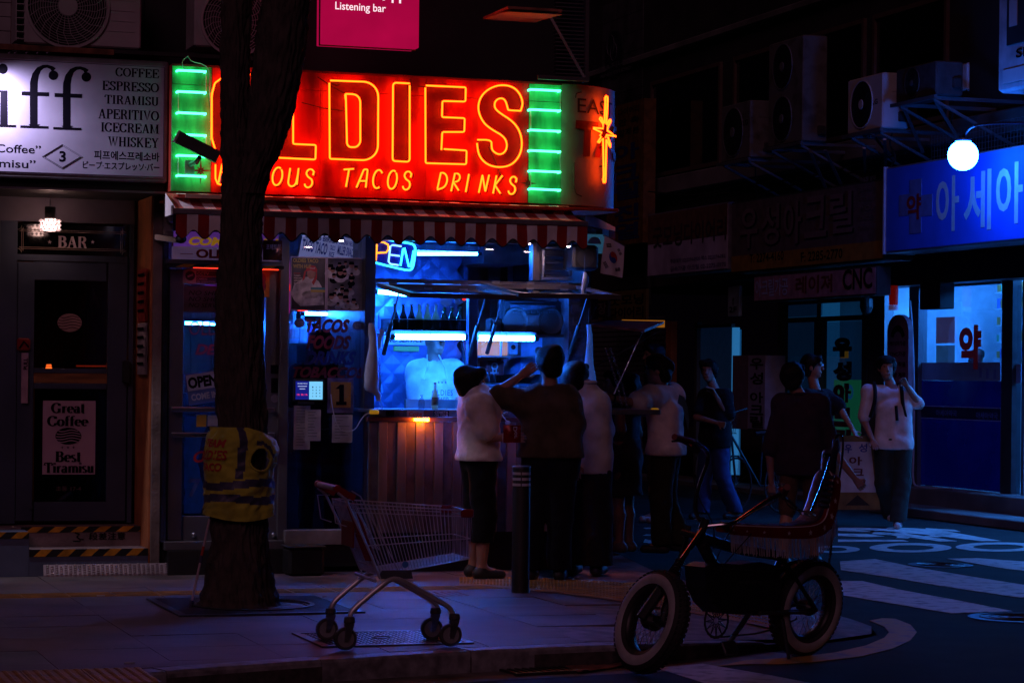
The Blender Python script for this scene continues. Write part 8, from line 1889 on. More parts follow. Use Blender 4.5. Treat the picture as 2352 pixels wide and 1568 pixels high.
for yo in(-.10,.10):tb('sissy_bar',[(1862,1176,13.75+yo),(1890,1110,13.8+yo),(1908,1050,13.86+yo)],.008,m_chb,1,8)
tb('sissy_bar',[(1900,1062,13.88),(1912,1025,13.9),(1920,1002,13.92),(1930,997,13.95),(1937,1008,13.97),(1934,1060,13.97),(1922,1130,13.95),(1912,1230,13.95),(1900,1330,13.95)],.0075,m_chb,2,9)
tb('back_cushion',[(1893,1146,13.78),(1900,1100,13.83),(1904,1060,13.87),(1906,1040,13.9)],.045,m_seatb,2,12)
for k in range(6):tb('quilting_roll',[(1880+k*3.6,1158-k*13,13.70),(1903+k*2.8,1162-k*13,13.66)],.011,m_seatb,0,8)
tb('chrome_cap',[(1892,1046,13.82),(1906,1046,13.84)],.014,m_chb,0,10)
for k in range(2):P=[P3(1884+30*i/8,1112+k*8+7*math.sin(i*.4),13.72+.01*i)for i in range(9)];mb=MB(ID);mb.tube(P,.006,6);mk('cord',mb,m_bframe,bike)
# ================================================================ PARKED BICYCLE BEHIND
pb=root('parked_bicycle','dark city bicycle with a front basket parked by the pale pillar sign','bicycle',PD(1710,1150,27))
def tbp(name,pts,r,m,it=0,seg=6):
 P=[tuple(PD(a,b,28.5+c))for a,b,c in pts];mb=MB(ID);mb.tube(smooth_pts(P,it)if it else P,r,seg);return mk(name,mb,m,pb)
for(cx_,cy_)in((1690,1112),(1792,1114)):
 c=PD(cx_,cy_,28.5);R=.31;w=None
 mb=MB(ID);mb.tube([c+Vector((R*.62*math.cos(i*.2094),R*.4*math.cos(i*.2094),R*math.sin(i*.2094)))for i in range(30)],.013,6,closed=True);w=mk('wheel',mb,m_tyre,pb)
 mb=MB(ID)
 for k in range(14):mb.tube([c,c+Vector((R*.6*math.cos(k*.449),R*.39*math.cos(k*.449),R*.97*math.sin(k*.449)))],.002,3)
 mk('spokes',mb,m_steel,w,kind='stuff')
tbp('frame',[(1690,1112,0),(1676,960,0)],.016,m_bframe);tbp('frame',[(1680,1000,0),(1745,1115,.05),(1792,1114,.1)],.016,m_bframe);tbp('frame',[(1745,1115,.05),(1752,1000,.05)],.014,m_bframe);tbp('handlebar',[(1655,935,-.2),(1676,950,0),(1715,938,.2)],.011,m_dark);tbp('saddle',[(1735,996,.05),(1768,992,.08)],.03,m_black);tbp('mudguard',[(1662,1060,-.1),(1688,1042,0),(1715,1062,.1)],.012,m_black,1)
fr=Frame(PD(1660,1000,28.3),0);x0,x1,z0,z1=fr.rect(1650,948,1692,995,0);mb=MB()
for i in range(9):mb.bar((x0+(x1-x0)*i/8,0,z1),(x0+.02+(x1-x0-.04)*i/8,0,z0),.006);mb.bar((x0+(x1-x0)*i/8,.25,z1),(x0+.02+(x1-x0-.04)*i/8,.25,z0),.006)
for k in range(5):z=z0+(z1-z0)*k/4;mb.bar((x0,0,z),(x1,0,z),.006);mb.bar((x0,0,z),(x0,.25,z),.006);mb.bar((x1,0,z),(x1,.25,z),.006)
mk('basket',mb,m_dark,pb);fr=FA
# ================================================================ PEOPLE
fr=ID
def nets(f,o,h):
 nx,ny,nz=f.shape;s=f<0
 c=np.zeros((nx-1,ny-1,nz-1,3),np.float32);n=np.zeros((nx-1,ny-1,nz-1),np.float32)
 sl=lambda a,k,m:slice(a,k-1+a)if m else slice(a,k-1+a)
 for ax in range(3):
  for a in(0,1):
   for b in(0,1):
    off=[0,0,0];o1,o2=[i for i in range(3)if i!=ax];off[o1]=a;off[o2]=b
    off2=list(off);off2[ax]=1
    A=f[tuple(slice(off[i],f.shape[i]-1+off[i])for i in range(3))];B=f[tuple(slice(off2[i],f.shape[i]-1+off2[i])for i in range(3))]
    m=(A<0)!=(B<0);t=np.where(m,A/np.where(np.abs(A-B)<1e-9,1,A-B),0)
    n+=m
    for i in range(3):c[...,i]+=np.where(m,(t if i==ax else off[i]),0)
 act=n>0;idx=-np.ones(act.shape,np.int64);idx[act]=np.arange(act.sum())
 P=np.argwhere(act);V=(P+c[act]/n[act][:,None])*h+np.array(o)
 F_=[]
 for ax in range(3):
  o1,o2=(ax+1)%3,(ax+2)%3
  A=s[tuple(slice(0,s.shape[i]-1)if i==ax else slice(1,s.shape[i]-1)for i in range(3))];B=s[tuple(slice(1,None)if i==ax else slice(1,s.shape[i]-1)for i in range(3))]
  e=np.argwhere(A!=B);inside=A[tuple(e.T)]
  base=e.copy();base[:,o1]+=1;base[:,o2]+=1
  def g_(a,b):q=base.copy();q[:,o1]-=a;q[:,o2]-=b;return idx[tuple(q.T)]
  q=np.stack([g_(1,1),g_(0,1),g_(0,0),g_(1,0)],1);q[~inside]=q[~inside][:,::-1];F_.append(q)
 F_=np.concatenate(F_);return V,F_[(F_>=0).all(1)]
def sdf(prims,h,k=.03,cuts=(),wob=0.0,seed=0,pad=.03):
 """prims: ('c', a, b, ra, rb) tapered capsules or ('e', centre, 3x3 axes, radii); cuts: (point, normal) keep the side the normal points to"""
 lo=np.full(3,1e9);hi=-lo
 for p in prims:
  if p[0]=='c':
   for q,r in((p[1],p[3]),(p[2],p[4])):lo=np.minimum(lo,np.array(q)-r);hi=np.maximum(hi,np.array(q)+r)
  else:lo=np.minimum(lo,np.array(p[1])-max(p[3]));hi=np.maximum(hi,np.array(p[1])+max(p[3]))
 lo-=pad;hi+=pad;n=np.ceil((hi-lo)/h).astype(int)+1
 ax=[lo[i]+np.arange(n[i])*h for i in range(3)]
 X=np.stack(np.meshgrid(*ax,indexing='ij'),-1).astype(np.float32);D=None
 for p in prims:
  if p[0]=='c':
   a,b=np.array(p[1],np.float32),np.array(p[2],np.float32);ab=b-a;t=np.clip(((X-a)@ab)/max(1e-9,float(ab@ab)),0,1)
   d=np.sqrt(((X-a-t[...,None]*ab)**2).sum(-1))-(p[3]+(p[4]-p[3])*t)
  else:
   L=(X-np.array(p[1],np.float32))@np.array(p[2],np.float32).T/np.array(p[3],np.float32);r=np.sqrt((L**2).sum(-1));d=(r-1)*min(p[3])
  kk=p[5]if len(p)>5 else(p[4]if p[0]=='e' and len(p)>4 else k)
  if kk<0:D=np.maximum(D,-d);continue
  if D is None:D=d
  else:m=np.clip(kk-np.abs(D-d),0,None)/max(kk,1e-6);D=np.minimum(D,d)-m*m*kk*.25
 if wob:
  x,y,z=X[...,0],X[...,1],X[...,2]
  D=D+wob*(np.sin(x*31+z*19+3*np.sin(y*13+z*9+seed))*.5+np.sin(z*43+y*27+2.5*np.sin(x*17-z*12+seed*2))*.35+np.sin(z*17-x*21+seed)*.6)
 for p,nr in cuts:D=np.maximum(D,-((X-np.array(p,np.float32))@np.array(nr,np.float32)))
 return nets(D,lo,h)
def merge(parts):
 V=[];F_=[];n=0
 for v,f in parts:V.append(v);F_.append(f+n);n+=len(v)
 return np.concatenate(V),np.concatenate(F_)
def mesh_np(name,VF,m,parent,smooth=True):
 V,F_=VF;TI=np.array(WM[parent.name].inverted());V=V@TI[:3,:3].T+TI[:3,3]
 me=bpy.data.meshes.new(name);me.from_pydata(V.tolist(),[],F_.tolist());me.materials.append(m);me.polygons.foreach_set('use_smooth',[True]*len(F_));me.update()
 o=bpy.data.objects.new(name,me);link(o,parent);WM[o.name]=WM[parent.name];return o
m_skin=mat('skin',(.38,.20,.145),.5,var=.1,scale=9);m_hair=mat('black_hair',(.008,.007,.007),.6,spec=.2,var=.4,scale=40,bump=.5,bscale=90);m_shoe=mat('dark_shoes',(.03,.03,.035),.5)
m_eye=mat('eye_dark',(.02,.015,.012),.2)
def cloth(nm,c,**k):return mat(nm,c,.9,var=.12,scale=12,sheen=.04,spec=.15,bump=.9,bscale=13,**k)
def person(lab,foot,H,yaw,top,bot,ov={},tcol=None,bcol=None,head=None,face=None,sleeve=.62,hem=.50,leg=1.0,loose=.02,bag=.0,hair='short',w=1.0,shoes=m_shoe,stride=0.0,grp=None,skirt=None,cut_z=None,hands=(1,1),hunch=0.0,headyaw=None,knit=0.0,collar=0):
 base=Vector(foot);f=Vector((math.cos(yaw),math.sin(yaw),0));r=Vector((math.sin(yaw),-math.cos(yaw),0));up=Vector((0,0,1))
 J={}
 def at_(a,b,c):return base+r*a+f*b+up*(c*H)
 for s,n in((-1,'l'),(1,'r')):
  J['sh'+n]=at_(s*.165*w,hunch*.6,.792);J['el'+n]=at_(s*.22*w,-.02+hunch*.5,.615);J['wr'+n]=at_(s*.22*w,.05+hunch*.4,.475)
  J['hp'+n]=at_(s*.085*w,0,.50);J['kn'+n]=at_(s*.095*w,.02+s*stride*.25,.275);J['an'+n]=at_(s*.10*w,s*stride*.5,.045)
 J['pel']=at_(0,0,.53);J['wst']=at_(0,hunch*.2,.61);J['chs']=at_(0,.0+hunch*.6,.73);J['nk']=at_(0,hunch*.8,.835);J['hd']=at_(0,.02+hunch*1.2,.925)
 for k,v in ov.items():J[k]=PD(*v[:2],base.y+v[2])if len(v)==3 else Vector(v[:3])
 o=root('person',lab,'person',base,yaw,group=grp)
 hf=f if headyaw is None else Vector((math.cos(headyaw),math.sin(headyaw),0));hr=Vector((hf.y,-hf.x,0))
 hd=J['hd'];s_=H/1.75*1.07
 A=np.array([tuple(hr),tuple(hf),(0,0,1)])
 def hp(a,b,c):return tuple(hd+hr*a*s_+hf*b*s_+up*c*s_)
 hs=[('e',hp(0,-.005,.022),A,(.073*s_,.092*s_,.098*s_)),('e',hp(0,.022,-.045),A,(.057*s_,.066*s_,.066*s_)),('e',hp(0,.062,-.088),A,(.024*s_,.022*s_,.018*s_)),('c',hp(0,.086,.012),hp(0,.106,-.024),.008*s_,.013*s_,.012),('c',hp(-.018,.084,-.056),hp(.018,.084,-.056),.008*s_,.008*s_,.010),('c',hp(-.04,.078,.036),hp(.04,.078,.036),.010*s_,.010*s_,.015)]
 for s in(-1,1):hs+=[('e',hp(s*.076,-.004,-.005),A,(.010*s_,.018*s_,.030*s_)),('e',hp(s*.032,.096,.015),A,(.017*s_,.014*s_,.011*s_),-1)]
 nk=('c',tuple(J['nk']-up*.03),hp(0,-.015,-.05),.056*w,.050)
 head_m=sdf(hs+[nk],.0075,k=.02)
 B=[nk]
 for n in 'lr':
  sh,el,wr=J['sh'+n],J['el'+n],J['wr'+n]
  B+=[('c',tuple(J['nk']-up*.05),tuple(sh),.044,.044),('c',tuple(sh),tuple(el),.050*w,.040*w),('c',tuple(el),tuple(wr),.041*w,.026)]
  B+=[('c',tuple(J['hp'+n]),tuple(J['kn'+n]),.082*w,.052),('c',tuple(J['kn'+n]),tuple(J['kn'+n].lerp(J['an'+n],.35)),.050,.056),('c',tuple(J['kn'+n].lerp(J['an'+n],.35)),tuple(J['an'+n]),.056,.034),('c',tuple(J['an'+n]),tuple(J['an'+n]+f*.12-up*.03),.036,.026)]
 def trunk(e,lowz=None):
  T=[]
  for a,hw,rr in(('sh',1,.062),('hp',1,.088)):T.append(('c',tuple(J[a+'l']-up*(.03 if a=='sh' else-.02)),tuple(J[a+'r']-up*(.03 if a=='sh' else-.02)),rr*w+e,rr*w+e,.035))
  T+=[('c',tuple(J['chs']+r*s*.075*w),tuple(J['hp'+n]+up*.05),.088*w+e,.094*w+e,.03)for s,n in((-1,'l'),(1,'r'))];T+=[('c',tuple(J['chs']-r*.075*w),tuple(J['chs']+r*.075*w),.090*w+e,.090*w+e,.035),('c',tuple(J['wst']-r*.055*w),tuple(J['wst']+r*.055*w),.086*w+e,.086*w+e,.035),('c',tuple(J['chs']),tuple(J['pel']),.095*w+e,.098*w+e,.035)]
  return T
 body=sdf(B+trunk(-.004),.015,k=.03)
 parts=[body,head_m]
 for n,on in zip('lr',hands):
  if not on:continue
  wr=J['wr'+n];d=(wr-J['el'+n]).normalized();sd=d.cross(f if abs(d.dot(f))<.9 else up).normalized();nm_=sd.cross(d).normalized();sg=1 if n=='l' else-1
  hnd=[]
  for q in(-.022,0,.022):hnd.append(('c',tuple(wr+d*.005+sd*q*.6),tuple(wr+d*.075+sd*q),.017,.014))
  for i,q in enumerate((-.030,-.010,.010,.030)):
   L1=(.036,.042,.040,.030)[i];b0=wr+d*.078+sd*q;d1=(d+nm_*(.35+.08*i)).normalized();b1=b0+d1*L1;d2=(d+nm_*(1.1+.1*i)).normalized();b2=b1+d2*L1*.75
   hnd+=[('c',tuple(b0),tuple(b1),.0088,.0078,.006),('c',tuple(b1),tuple(b2),.0078,.0066,.004)]
  t0=wr+d*.03-sd*.022*sg;t1=t0+(d*.6-sd*sg*.8+nm_*.5).normalized()*.04;hnd+=[('c',tuple(t0),tuple(t1),.012,.009,.01),('c',tuple(t1),tuple(t1+(d+nm_*.6).normalized()*.03),.009,.0075,.005)]
  parts.append(sdf(hnd,.0055,k=.012,pad=.012))
 mesh_np('body',merge(parts),face or m_skin,o)
 for s in(-1,1):mb=MB(ID);mb.ball(Vector(hp(s*.032,.083,.014)),.0065,8);mk('eye',mb,m_eye,o)
 hh=[('e',hp(0,-.012,.034),A,(.096*s_,.114*s_,.096*s_)),('e',hp(0,-.05,-.02),A,(.080*s_,.062*s_,.085*s_)),('c',hp(-.05,.06,.085),hp(.05,.065,.080),.032*s_,.032*s_)]
 if hair!='bald':
  ex=[('e',hp(0,.105,-.045),A,(.120*s_,.090*s_,.106*s_),-1)]
  if hair=='bowl':ex=[('e',hp(0,.105,-.055),A,(.12*s_,.085*s_,.098*s_),-1)]
  if hair=='long':hh+=[('c',hp(0,-.07,0),hp(0,-.085,-.20),.075*s_,.06*s_),('c',hp(-.07,-.03,0),hp(-.085,-.02,-.19),.03*s_,.03*s_),('c',hp(.07,-.03,0),hp(.085,-.02,-.19),.03*s_,.03*s_)]
  elif hair=='cap':hh=[('e',hp(0,-.01,.045),A,(.088*s_,.105*s_,.085*s_)),('e',hp(0,.10,.045),A,(.07*s_,.06*s_,.012*s_))]
  cut=[]if hair=='long' else[(hp(0,0,-.095),(0,0,1))]
  mesh_np('hair',sdf(hh+ex,.009,k=.02,cuts=cut,wob=.009,seed=H*7),m_hair,o)
 T=trunk(loose);hz=at_(0,0,hem)
 T+=[('c',tuple(J['pel']),tuple(J['pel']-up*.12),.112*w+loose,.112*w+loose,.035),('c',tuple(J['hpl']),tuple(J['hpl']-up*.1),.09*w+loose,.09*w+loose,.06),('c',tuple(J['hpr']),tuple(J['hpr']-up*.1),.09*w+loose,.09*w+loose,.06)]
 for n in 'lr':
  sh,el,wr=J['sh'+n],J['el'+n],J['wr'+n];T.append(('c',tuple(J['nk']-up*.055),tuple(sh),.055+loose*.5,.060+loose*.7,.05))
  if sleeve<=1:T.append(('c',tuple(sh),tuple(sh.lerp(el,sleeve+.08)),.056*w+loose*.7,.050*w+loose*1.0,.03))
  else:T+=[('c',tuple(sh),tuple(el),.060*w+loose*.8,.052*w+loose),('c',tuple(el),tuple(el.lerp(wr,sleeve-1)),.050*w+loose,.036+loose)]
 T.append(('c',tuple(J['nk']-up*.035*(1-collar)),hp(0,.0,.0),.062*w,.07,-1));cuts=[(tuple(hz),(0,0,1))]
 mesh_np(top,sdf(T,.0125,k=.04,cuts=cuts,wob=.0042,seed=H*11),tcol,o)
 if collar:mb=MB(ID);P=[J['nk']+up*.0+Vector((math.cos(i*.5236),math.sin(i*.5236),0))*.068 for i in range(12)];mb.tube(P,.016,6,closed=True);mk('collar',mb,tcol,o,smooth=True)
 if skirt:
  ztop=at_(0,0,.60);zb=at_(0,0,skirt);S=[('c',tuple(J['wst']-r*.05),tuple(J['wst']+r*.05),.10*w,.10*w,.05),('c',tuple(J['hpl']),tuple(J['hpr']),.125*w,.125*w,.08),('c',tuple(at_(-.085,0,skirt-.02)),tuple(at_(.085,0,skirt-.02)),.125*w,.125*w,.10),('c',tuple(J['pel']),tuple(at_(0,0,skirt)),.15*w,.165*w,.08)]
  mesh_np(bot,sdf(S,.0125,cuts=[(tuple(zb),(0,0,1)),(tuple(ztop),(0,0,-1))],wob=.006,seed=2),bcol or tcol,o)
 else:
  S=[('c',tuple(J['hpl']+up*.03),tuple(J['hpr']+up*.03),.100*w+bag*.3,.100*w+bag*.3,.06),('c',tuple(J['pel']),tuple(J['pel']+up*.05),.12*w,.11*w,.06)]
  for n in 'lr':
   hpj,kn,an=J['hp'+n],J['kn'+n],J['an'+n];low=kn.lerp(an,max(0,(leg-.5)*2))if leg>.5 else hpj.lerp(kn,leg*2)
   S.append(('c',tuple(hpj),tuple(kn if leg>.5 else low),.096*w+bag*.4,.070+bag*.7,.02))
   if leg>.5:S.append(('c',tuple(kn),tuple(low),.070+bag*.7,.056+bag,.02))
  mesh_np(bot,sdf(S,.0125,cuts=[(tuple(at_(0,0,.045+(1-leg)*.42)if leg>.5 else(tuple(at_(0,0,.5-leg*.42)))),(0,0,1))],wob=.005,seed=5),bcol,o)
 for n in 'lr':
  an=J['an'+n];c=Vector((an.x,an.y,base.z+(an.z-base.z)-.045*H+.0));z0=max(base.z,c.z)
  S=[('c',(an.x-f.x*.03,an.y-f.y*.03,z0+.042),(an.x+f.x*.15,an.y+f.y*.15,z0+.036),.042,.036),('c',tuple(an),(an.x,an.y,z0+.05),.042,.045)]
  mesh_np('shoe',sdf(S,.009,cuts=[((0,0,z0+.004),(0,0,1))],wob=.001),shoes,o)
 return o,J,hp
def GP(px,py,z=PZ):return G(px,py,z)
m_w=cloth('white_cotton',(.74,.66,.66));m_bl_=cloth('black_cotton',(.014,.014,.018));m_navy=cloth('navy_trousers',(.008,.009,.018));m_kn=mat('oatmeal_knit',(.16,.12,.085),.9,var=.25,scale=9,spec=.1,bump=.8,wave=46)
m_sh=cloth('white_shirt',(.52,.48,.50));m_gd=cloth('grey_dress',(.07,.075,.09));m_ol=cloth('olive_trousers',(.035,.034,.02));m_dj=cloth('blue_jeans',(.04,.07,.2));m_pt=mat('spotted_shirt',(.35,.30,.30),.8,scale=38,col2=(.012,.012,.015),thresh=(.60,.64));m_pl=cloth('plum_shirt',(.035,.02,.042));m_dk=cloth('dark_trousers',(.009,.009,.011));m_tan=cloth('beige_shorts',(.09,.055,.04));m_ws=mat('white_trainer',(.5,.48,.48),.6);m_khk=cloth('dark_green_trousers',(.035,.045,.04))
R_=rad
o,J,hp=person('man in a white t-shirt and cropped trousers eating with a spoon at the counter',GP(1096,1328),1.67,R_(18),'t_shirt','trousers',{'elr':(1121,1003,-.22),'wrr':(1163,1004,-.24),'ell':(1122,962,.22),'wrl':(1142,943,.12),'hd':(1082,880,0),'shr':(1101,930,-.17)},m_w,m_dk,sleeve=.70,hem=.515,leg=.72,loose=.042,bag=.03,w=1.0,hair='short',grp='customers standing at the taco counter',headyaw=R_(8))
a,b=J['wrl'],PD(1166,970,J['wrl'].y-.05);mb=MB(ID);c=a.lerp(b,.35)+Vector((0,0,.01));mb.tube([c,b],.004,6);mb.ball(b,.020,10,(1,.7,.8));mk('plastic_spoon',mb,mat('white_plastic',(.7,.66,.68),.35),label='white plastic spoon with a dollop held over the red packet',cat='spoon',smooth=True)
pk=root('snack_packet','open red snack packet with white letters held by the eating man','snack packet',PD(1176,1018,J['wrr'].y-.03),0);fr=Frame(PD(1176,1000,J['wrr'].y-.03),R_(12));x0,x1,z0,z1=fr.rect(1156,976,1196,1016,0)
mb=MB();mb.grid(8,8,lambda i,j:(x0+(x1-x0)*i/8,-.025*math.sin(math.pi*i/8)*(.4+.6*math.sin(math.pi*j/8))+.004*mnoise.noise(Vector((i,j,0))),z0+(z1-z0)*j/8));mb.grid(8,8,lambda i,j:(x0+(x1-x0)*i/8,.025*math.sin(math.pi*i/8),z0+(z1-z0)*j/8));mk('packet',mb,mat('red_packet_foil',(.34,.015,.015),.25,metal=.3,var=.4,scale=12),pk,smooth=True)
v,fs=text_mesh('Dor',.03);q0,q1=v.min(0),v.max(0);mb=MB();mb.add([(x0+(x1-x0)*.75-(p[1]-q0[1])/(q1[1]-q0[1])*.03,-.03,z1-.01-(p[0]-q0[0])/(q1[0]-q0[0])*.085)for p in v],[tuple(reversed(q))for q in fs]);mk('lettering',mb,m_barl,pk);fr=ID
mb=MB(ID);d=(J['wrr']-J['elr']).normalized();s1=d.orthogonal().normalized();s2=d.cross(s1);mb.tube([J['wrr']-d*.02+(s1*math.cos(i*.6283)+s2*math.sin(i*.6283))*.031 for i in range(10)],.006,5,closed=True);mk('wristband',mb,MATS['white_plastic'],o)
o,J,hp=person('tall man in an oatmeal knit top seen from behind with his left arm raised',GP(1262,1332),1.76,R_(78),'knit_top','trousers',{'ell':(1136,906,.02),'wrl':(1196,862,-.05),'elr':(1322,985,.0),'wrr':(1322,1062,.02),'shl':(1212,926,0),'shr':(1304,930,0),'hd':(1262,834,0),'nk':(1262,890,0),'anl':(1218,1322,0),'anr':(1285,1322,0),'knl':(1222,1195,0),'knr':(1285,1195,0)},m_kn,m_navy,sleeve=.72,hem=.505,loose=.035,bag=.035,w=1.12,hair='short',grp='customers standing at the taco counter',headyaw=R_(110),collar=1)
person('man in an untucked white shirt and wide black trousers beside the knit top man',GP(1342,1320),1.72,R_(70),'shirt','trousers',{'hd':(1322,870,0),'shl':(1308,930,0),'shr':(1368,932,0),'elr':(1385,990,.05),'wrr':(1378,1040,.25),'ell':(1320,985,.1),'wrl':(1320,950,.3)},m_sh,m_bl_,sleeve=1.75,hem=.44,loose=.03,bag=.06,w=.98,hair='short',grp='customers standing at the taco counter',collar=1)
o,J,hp=person('woman in a grey sleeveless dress with sunglasses pushed up on her hair',GP(1434,1268),1.62,R_(150),'dress_top','dress',{'hd':(1438,888,0),'ell':(1428,985,-.15),'wrl':(1412,940,-.05),'wrr':(1400,935,.1)},m_gd,m_gd,sleeve=.05,hem=.58,loose=.012,w=.86,hair='long',skirt=.30,grp='customers at the side counter',headyaw=R_(205),shoes=mat('sandals',(.2,.14,.12),.6))
for s in(-1,1):mb=MB(ID);mb.lathe([(.026,0),(.02,.004),(0,.005)],hp(s*.035,.085,.078),'y',12);mk('sunglass_lens',mb,m_eye,o)
person('woman with a pale face in profile behind the slanting chains, facing left',GP(1420,1248),1.60,R_(185),'dark_top','trousers',{'hd':(1412,880,0),'wrl':(1392,925,-.1),'ell':(1420,970,-.1)},m_dk,m_dk,sleeve=.6,hem=.5,w=.84,hair='long',leg=.85,grp='customers at the side counter',shoes=m_ws)
o,J,hp=person('man in glasses and a loose white t-shirt leaning on the side counter',GP(1527,1272),1.70,R_(165),'t_shirt','trousers',{'hd':(1512,850,-.05),'nk':(1522,888,0),'chs':(1527,950,0),'shl':(1496,908,-.2),'shr':(1545,905,.12),'ell':(1462,925,-.42),'wrl':(1404,914,-.5),'elr':(1478,935,.1),'wrr':(1418,918,-.1),'anl':(1520,1250,0),'anr':(1565,1245,.1)},m_w,m_ol,sleeve=.8,hem=.485,loose=.04,bag=.03,w=1.05,hair='short',grp='customers at the side counter',headyaw=R_(170))
for s in(-1,1):
 mb=MB(ID);c=Vector(hp(s*.033,.105,.015));hr_=Vector((math.sin(R_(170)),-math.cos(R_(170)),0));mb.tube([c+hr_*.022*math.cos(i*.6283)+Vector((0,0,.018*math.sin(i*.6283)))for i in range(10)],.0025,4,closed=True);mb.tube([hp(s*.055,.10,.018),hp(s*.078,0,.02)],.0025,4);mk('glasses',mb,m_eye,o)
mb=MB(ID);d=(J['wrl']-J['ell']).normalized();s1=d.orthogonal().normalized();s2=d.cross(s1);mb.tube([J['wrl']-d*.02+(s1*math.cos(i*.6283)+s2*math.sin(i*.6283))*.032 for i in range(10)],.009,5,closed=True);mk('watch',mb,m_eye,o)
blob_pts=[PD(a,b,J['chs'].y-.215+(a-1560)*.0035)for a,b in((1560,905),(1572,912),(1580,935),(1583,965),(1581,990),(1574,960),(1568,935),(1556,925))]
mb=MB(ID);mb.add(blob_pts,[tuple(range(8))]);mk('back_print',mb,mat('print_teal',(.05,.12,.16),.7),o)
person('tall man in a black spotted shirt and shorts behind the leaning man',GP(1512,1200,0),1.80,R_(200),'spotted_shirt','shorts',{'hd':(1500,818,0)},m_pt,m_tan,sleeve=.75,hem=.48,leg=.55,loose=.035,w=1.05,shoes=m_ws,grp='people in the side street',face=m_skin)
person('man in a black t-shirt and blue jeans with one hand at his chin',GP(1640,1192,0),1.76,R_(215),'t_shirt','jeans',{'hd':(1628,852,0),'ell':(1676,960,-.1),'wrl':(1642,905,-.25),'elr':(1600,958,-.05),'wrr':(1650,972,-.28),'anl':(1690,1175,.1),'anr':(1612,1185,0)},m_bl_,m_dj,sleeve=.72,hem=.46,loose=.03,bag=.03,w=1.0,stride=.2,hair='bowl',grp='people in the side street',headyaw=R_(250))
person('man in a dark plum shirt seen from behind, walking beyond the fat tyred bicycle',GP(1835,1300,0),1.76,R_(70),'shirt','shorts',{'hd':(1822,868,0),'elr':(1912,1035,.05),'wrr':(1965,1100,.15),'ell':(1768,1040,0),'wrl':(1772,1110,.1)},m_pl,m_tan,sleeve=.85,hem=.44,leg=.55,loose=.025,w=1.0,stride=.3,grp='people in the side street',collar=1)
o,J,hp=person('man in glasses and a black polo shirt before the lettered glass door',GP(1872,1215,0),1.76,R_(-40),'polo_shirt','trousers',{'hd':(1866,842,0),'ell':(1928,935,0),'wrl':(1958,985,-.1)},m_bl_,m_dk,sleeve=.75,hem=.47,loose=.04,w=1.06,hair='short',grp='people in the side street',headyaw=R_(-15),collar=1)
for s in(-1,1):
 mb=MB(ID);c=Vector(hp(s*.033,.105,.015));hr_=Vector((math.sin(R_(-15)),-math.cos(R_(-15)),0));mb.tube([c+hr_*.022*math.cos(i*.6283)+Vector((0,0,.018*math.sin(i*.6283)))for i in range(10)],.003,4,closed=True);mb.tube([hp(s*.055,.10,.018),hp(s*.078,0,.02)],.0025,4);mk('glasses',mb,m_steel,o)
o,J,hp=person('young man in a pale t-shirt with black backpack straps and a raised hand',GP(2050,1212,0),1.78,R_(-100),'t_shirt','trousers',{'hd':(2036,845,0),'shl':(2078,898,0),'shr':(1996,898,0),'ell':(2112,930,.0),'wrl':(2082,885,-.15),'elr':(1984,965,0),'wrr':(2004,1010,-.1),'anl':(2062,1200,-.15),'anr':(2046,1180,.25)},m_w,m_khk,sleeve=.78,hem=.475,loose=.02,bag=.035,w=1.05,hair='bowl',grp='people in the side street',headyaw=R_(-90),shoes=m_ws)
for s,n in((1,'l'),(-1,'r')):
 sh=J['sh'+n];mb=MB(ID);P=[sh+Vector((-s*.045,.06,.085)),sh+Vector((-s*.05,-.04,.09)),sh+Vector((-s*.05,-.115,.01)),sh+Vector((-s*.045,-.135,-.12)),sh+Vector((-s*.0,-.10,-.28))];mb.tube(smooth_pts([tuple(p)for p in P],2),.021,6);mk('backpack_strap',mb,m_bl_,o,smooth=True)
mb=MB(ID);c=J['chs'];mb.box(c.x-.15,c.x+.15,c.y+.12,c.y+.28,c.z-.26,c.z+.16,b=.05);mk('backpack',mb,m_bl_,o)
mb=MB(ID);c=J['chs'];mb.tube([c+Vector((.0,-.155,.02)),c+Vector((.012,-.165,-.14))],.018,6);mk('camera_strap_end',mb,m_bl_,o)
fy_=FA.M@Vector((Xx(1000,900,.7)if False else FA.hit(1000,900,.75)[0],.75,.30))
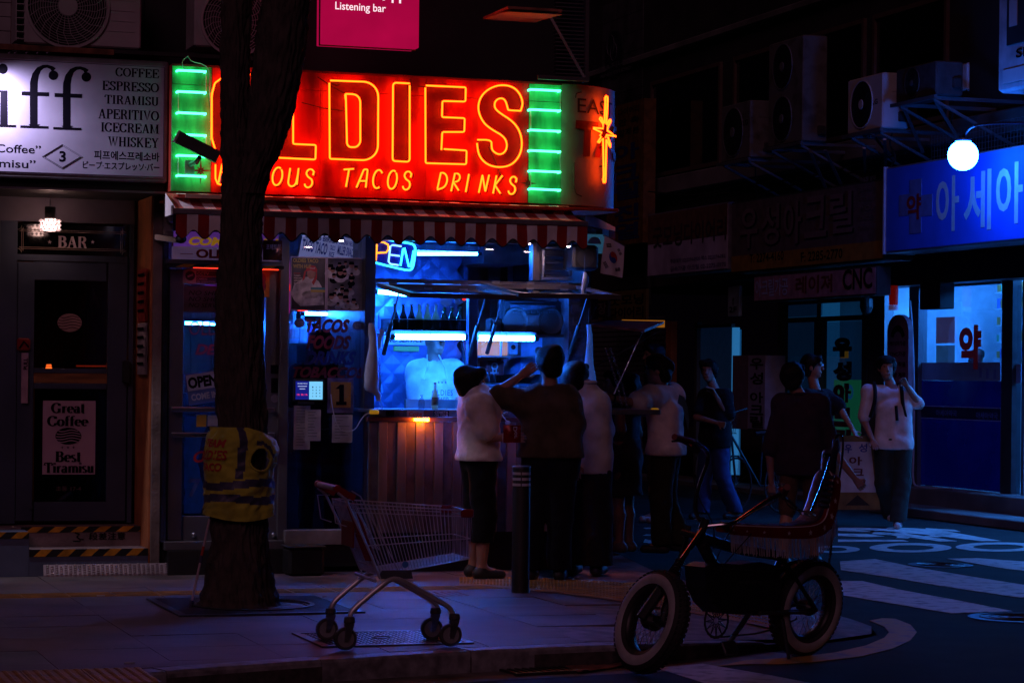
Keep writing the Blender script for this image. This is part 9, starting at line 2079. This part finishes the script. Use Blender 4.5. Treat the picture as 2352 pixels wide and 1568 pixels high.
o,J,hp=person('cook in a white t-shirt and apron behind the counter under the tube lamp',(fy_.x,fy_.y,.30),1.66,R_(-60),'t_shirt','trousers',{'hd':(1000,784,0),'nk':(996,828,0),'shl':(1038,850,0),'shr':(960,852,0),'chs':(1000,885,0),'ell':(1058,905,-.02),'elr':(962,918,-.08),'wrr':(972,965,-.2),'wrl':(1050,950,-.2)},cloth('cook_white',(.60,.62,.66)),m_dk,sleeve=.82,hem=.50,loose=.035,w=1.15,hair='cap')
fr=FA;ya_=FA.I@J['chs'];yf_=ya_.y-.235
H0=[FA.hit(a,b,yf_)for a,b in((972,870),(1030,872),(1046,940),(956,938))]
mb=MB();mb.grid(8,8,lambda i,j:(lambda u,v:(H0[3][0]*(1-u)*(1-v)+H0[2][0]*u*(1-v)+H0[0][0]*(1-u)*v+H0[1][0]*u*v,yf_+.07*(2*u-1)**2,H0[3][1]*(1-v)+H0[0][1]*v))(i/8,j/8));mk('apron',mb,cloth('apron_white',(.60,.62,.68)),o,smooth=True)
text('OLDIES',(992,895,1040,908),yf_-.01,m_brb,o,bold=.0,spacing=1.2);text('TACO',(1005,912,1030,922),yf_-.01,m_brb,o,bold=.0,spacing=1.2);text('Have A Nice Day',(996,928,1036,932),yf_-.01,m_brb,o)
for k in range(3):c0,c1=fr.hit(1008+k*8,878,yf_-.01);mk('star',MB().prism(star(c0,c1,.010,0),yf_-.004,yf_-.003),m_brb,o)
for s in(974,1028):a=fr.hit(s,872,yf_);b=fr.hit(994+(s-1000)*.5,815,yf_+.15);mb=MB();mb.tube([(a[0],yf_,a[1]),((a[0]+b[0])/2,yf_+.03,(a[1]+b[1])/2),(b[0],yf_+.15,b[1])],.006,5);mk('apron_string',mb,MATS['apron_white'],o)
fr=ID
q=FB.M@Vector((FB.hit(2240,1000,1.7)[0],1.7,.31));person('dark figure seen through the pharmacy glass, bending to the counter',(q.x,q.y,.31),1.68,R_(60),'coat','trousers',{},m_dk,m_dk,sleeve=1.6,hem=.38,loose=.04,w=1.05,hair='short')
q=FA.M@Vector((FA.hit(735,900,.75)[0],.75,.32));person('dark haired customer inside, behind the words on the taco window',(q.x,q.y,.32),1.62,R_(100),'shirt','trousers',{},m_dk,m_dk,sleeve=.7,hem=.48,w=1.0,hair='short')
fr=FA
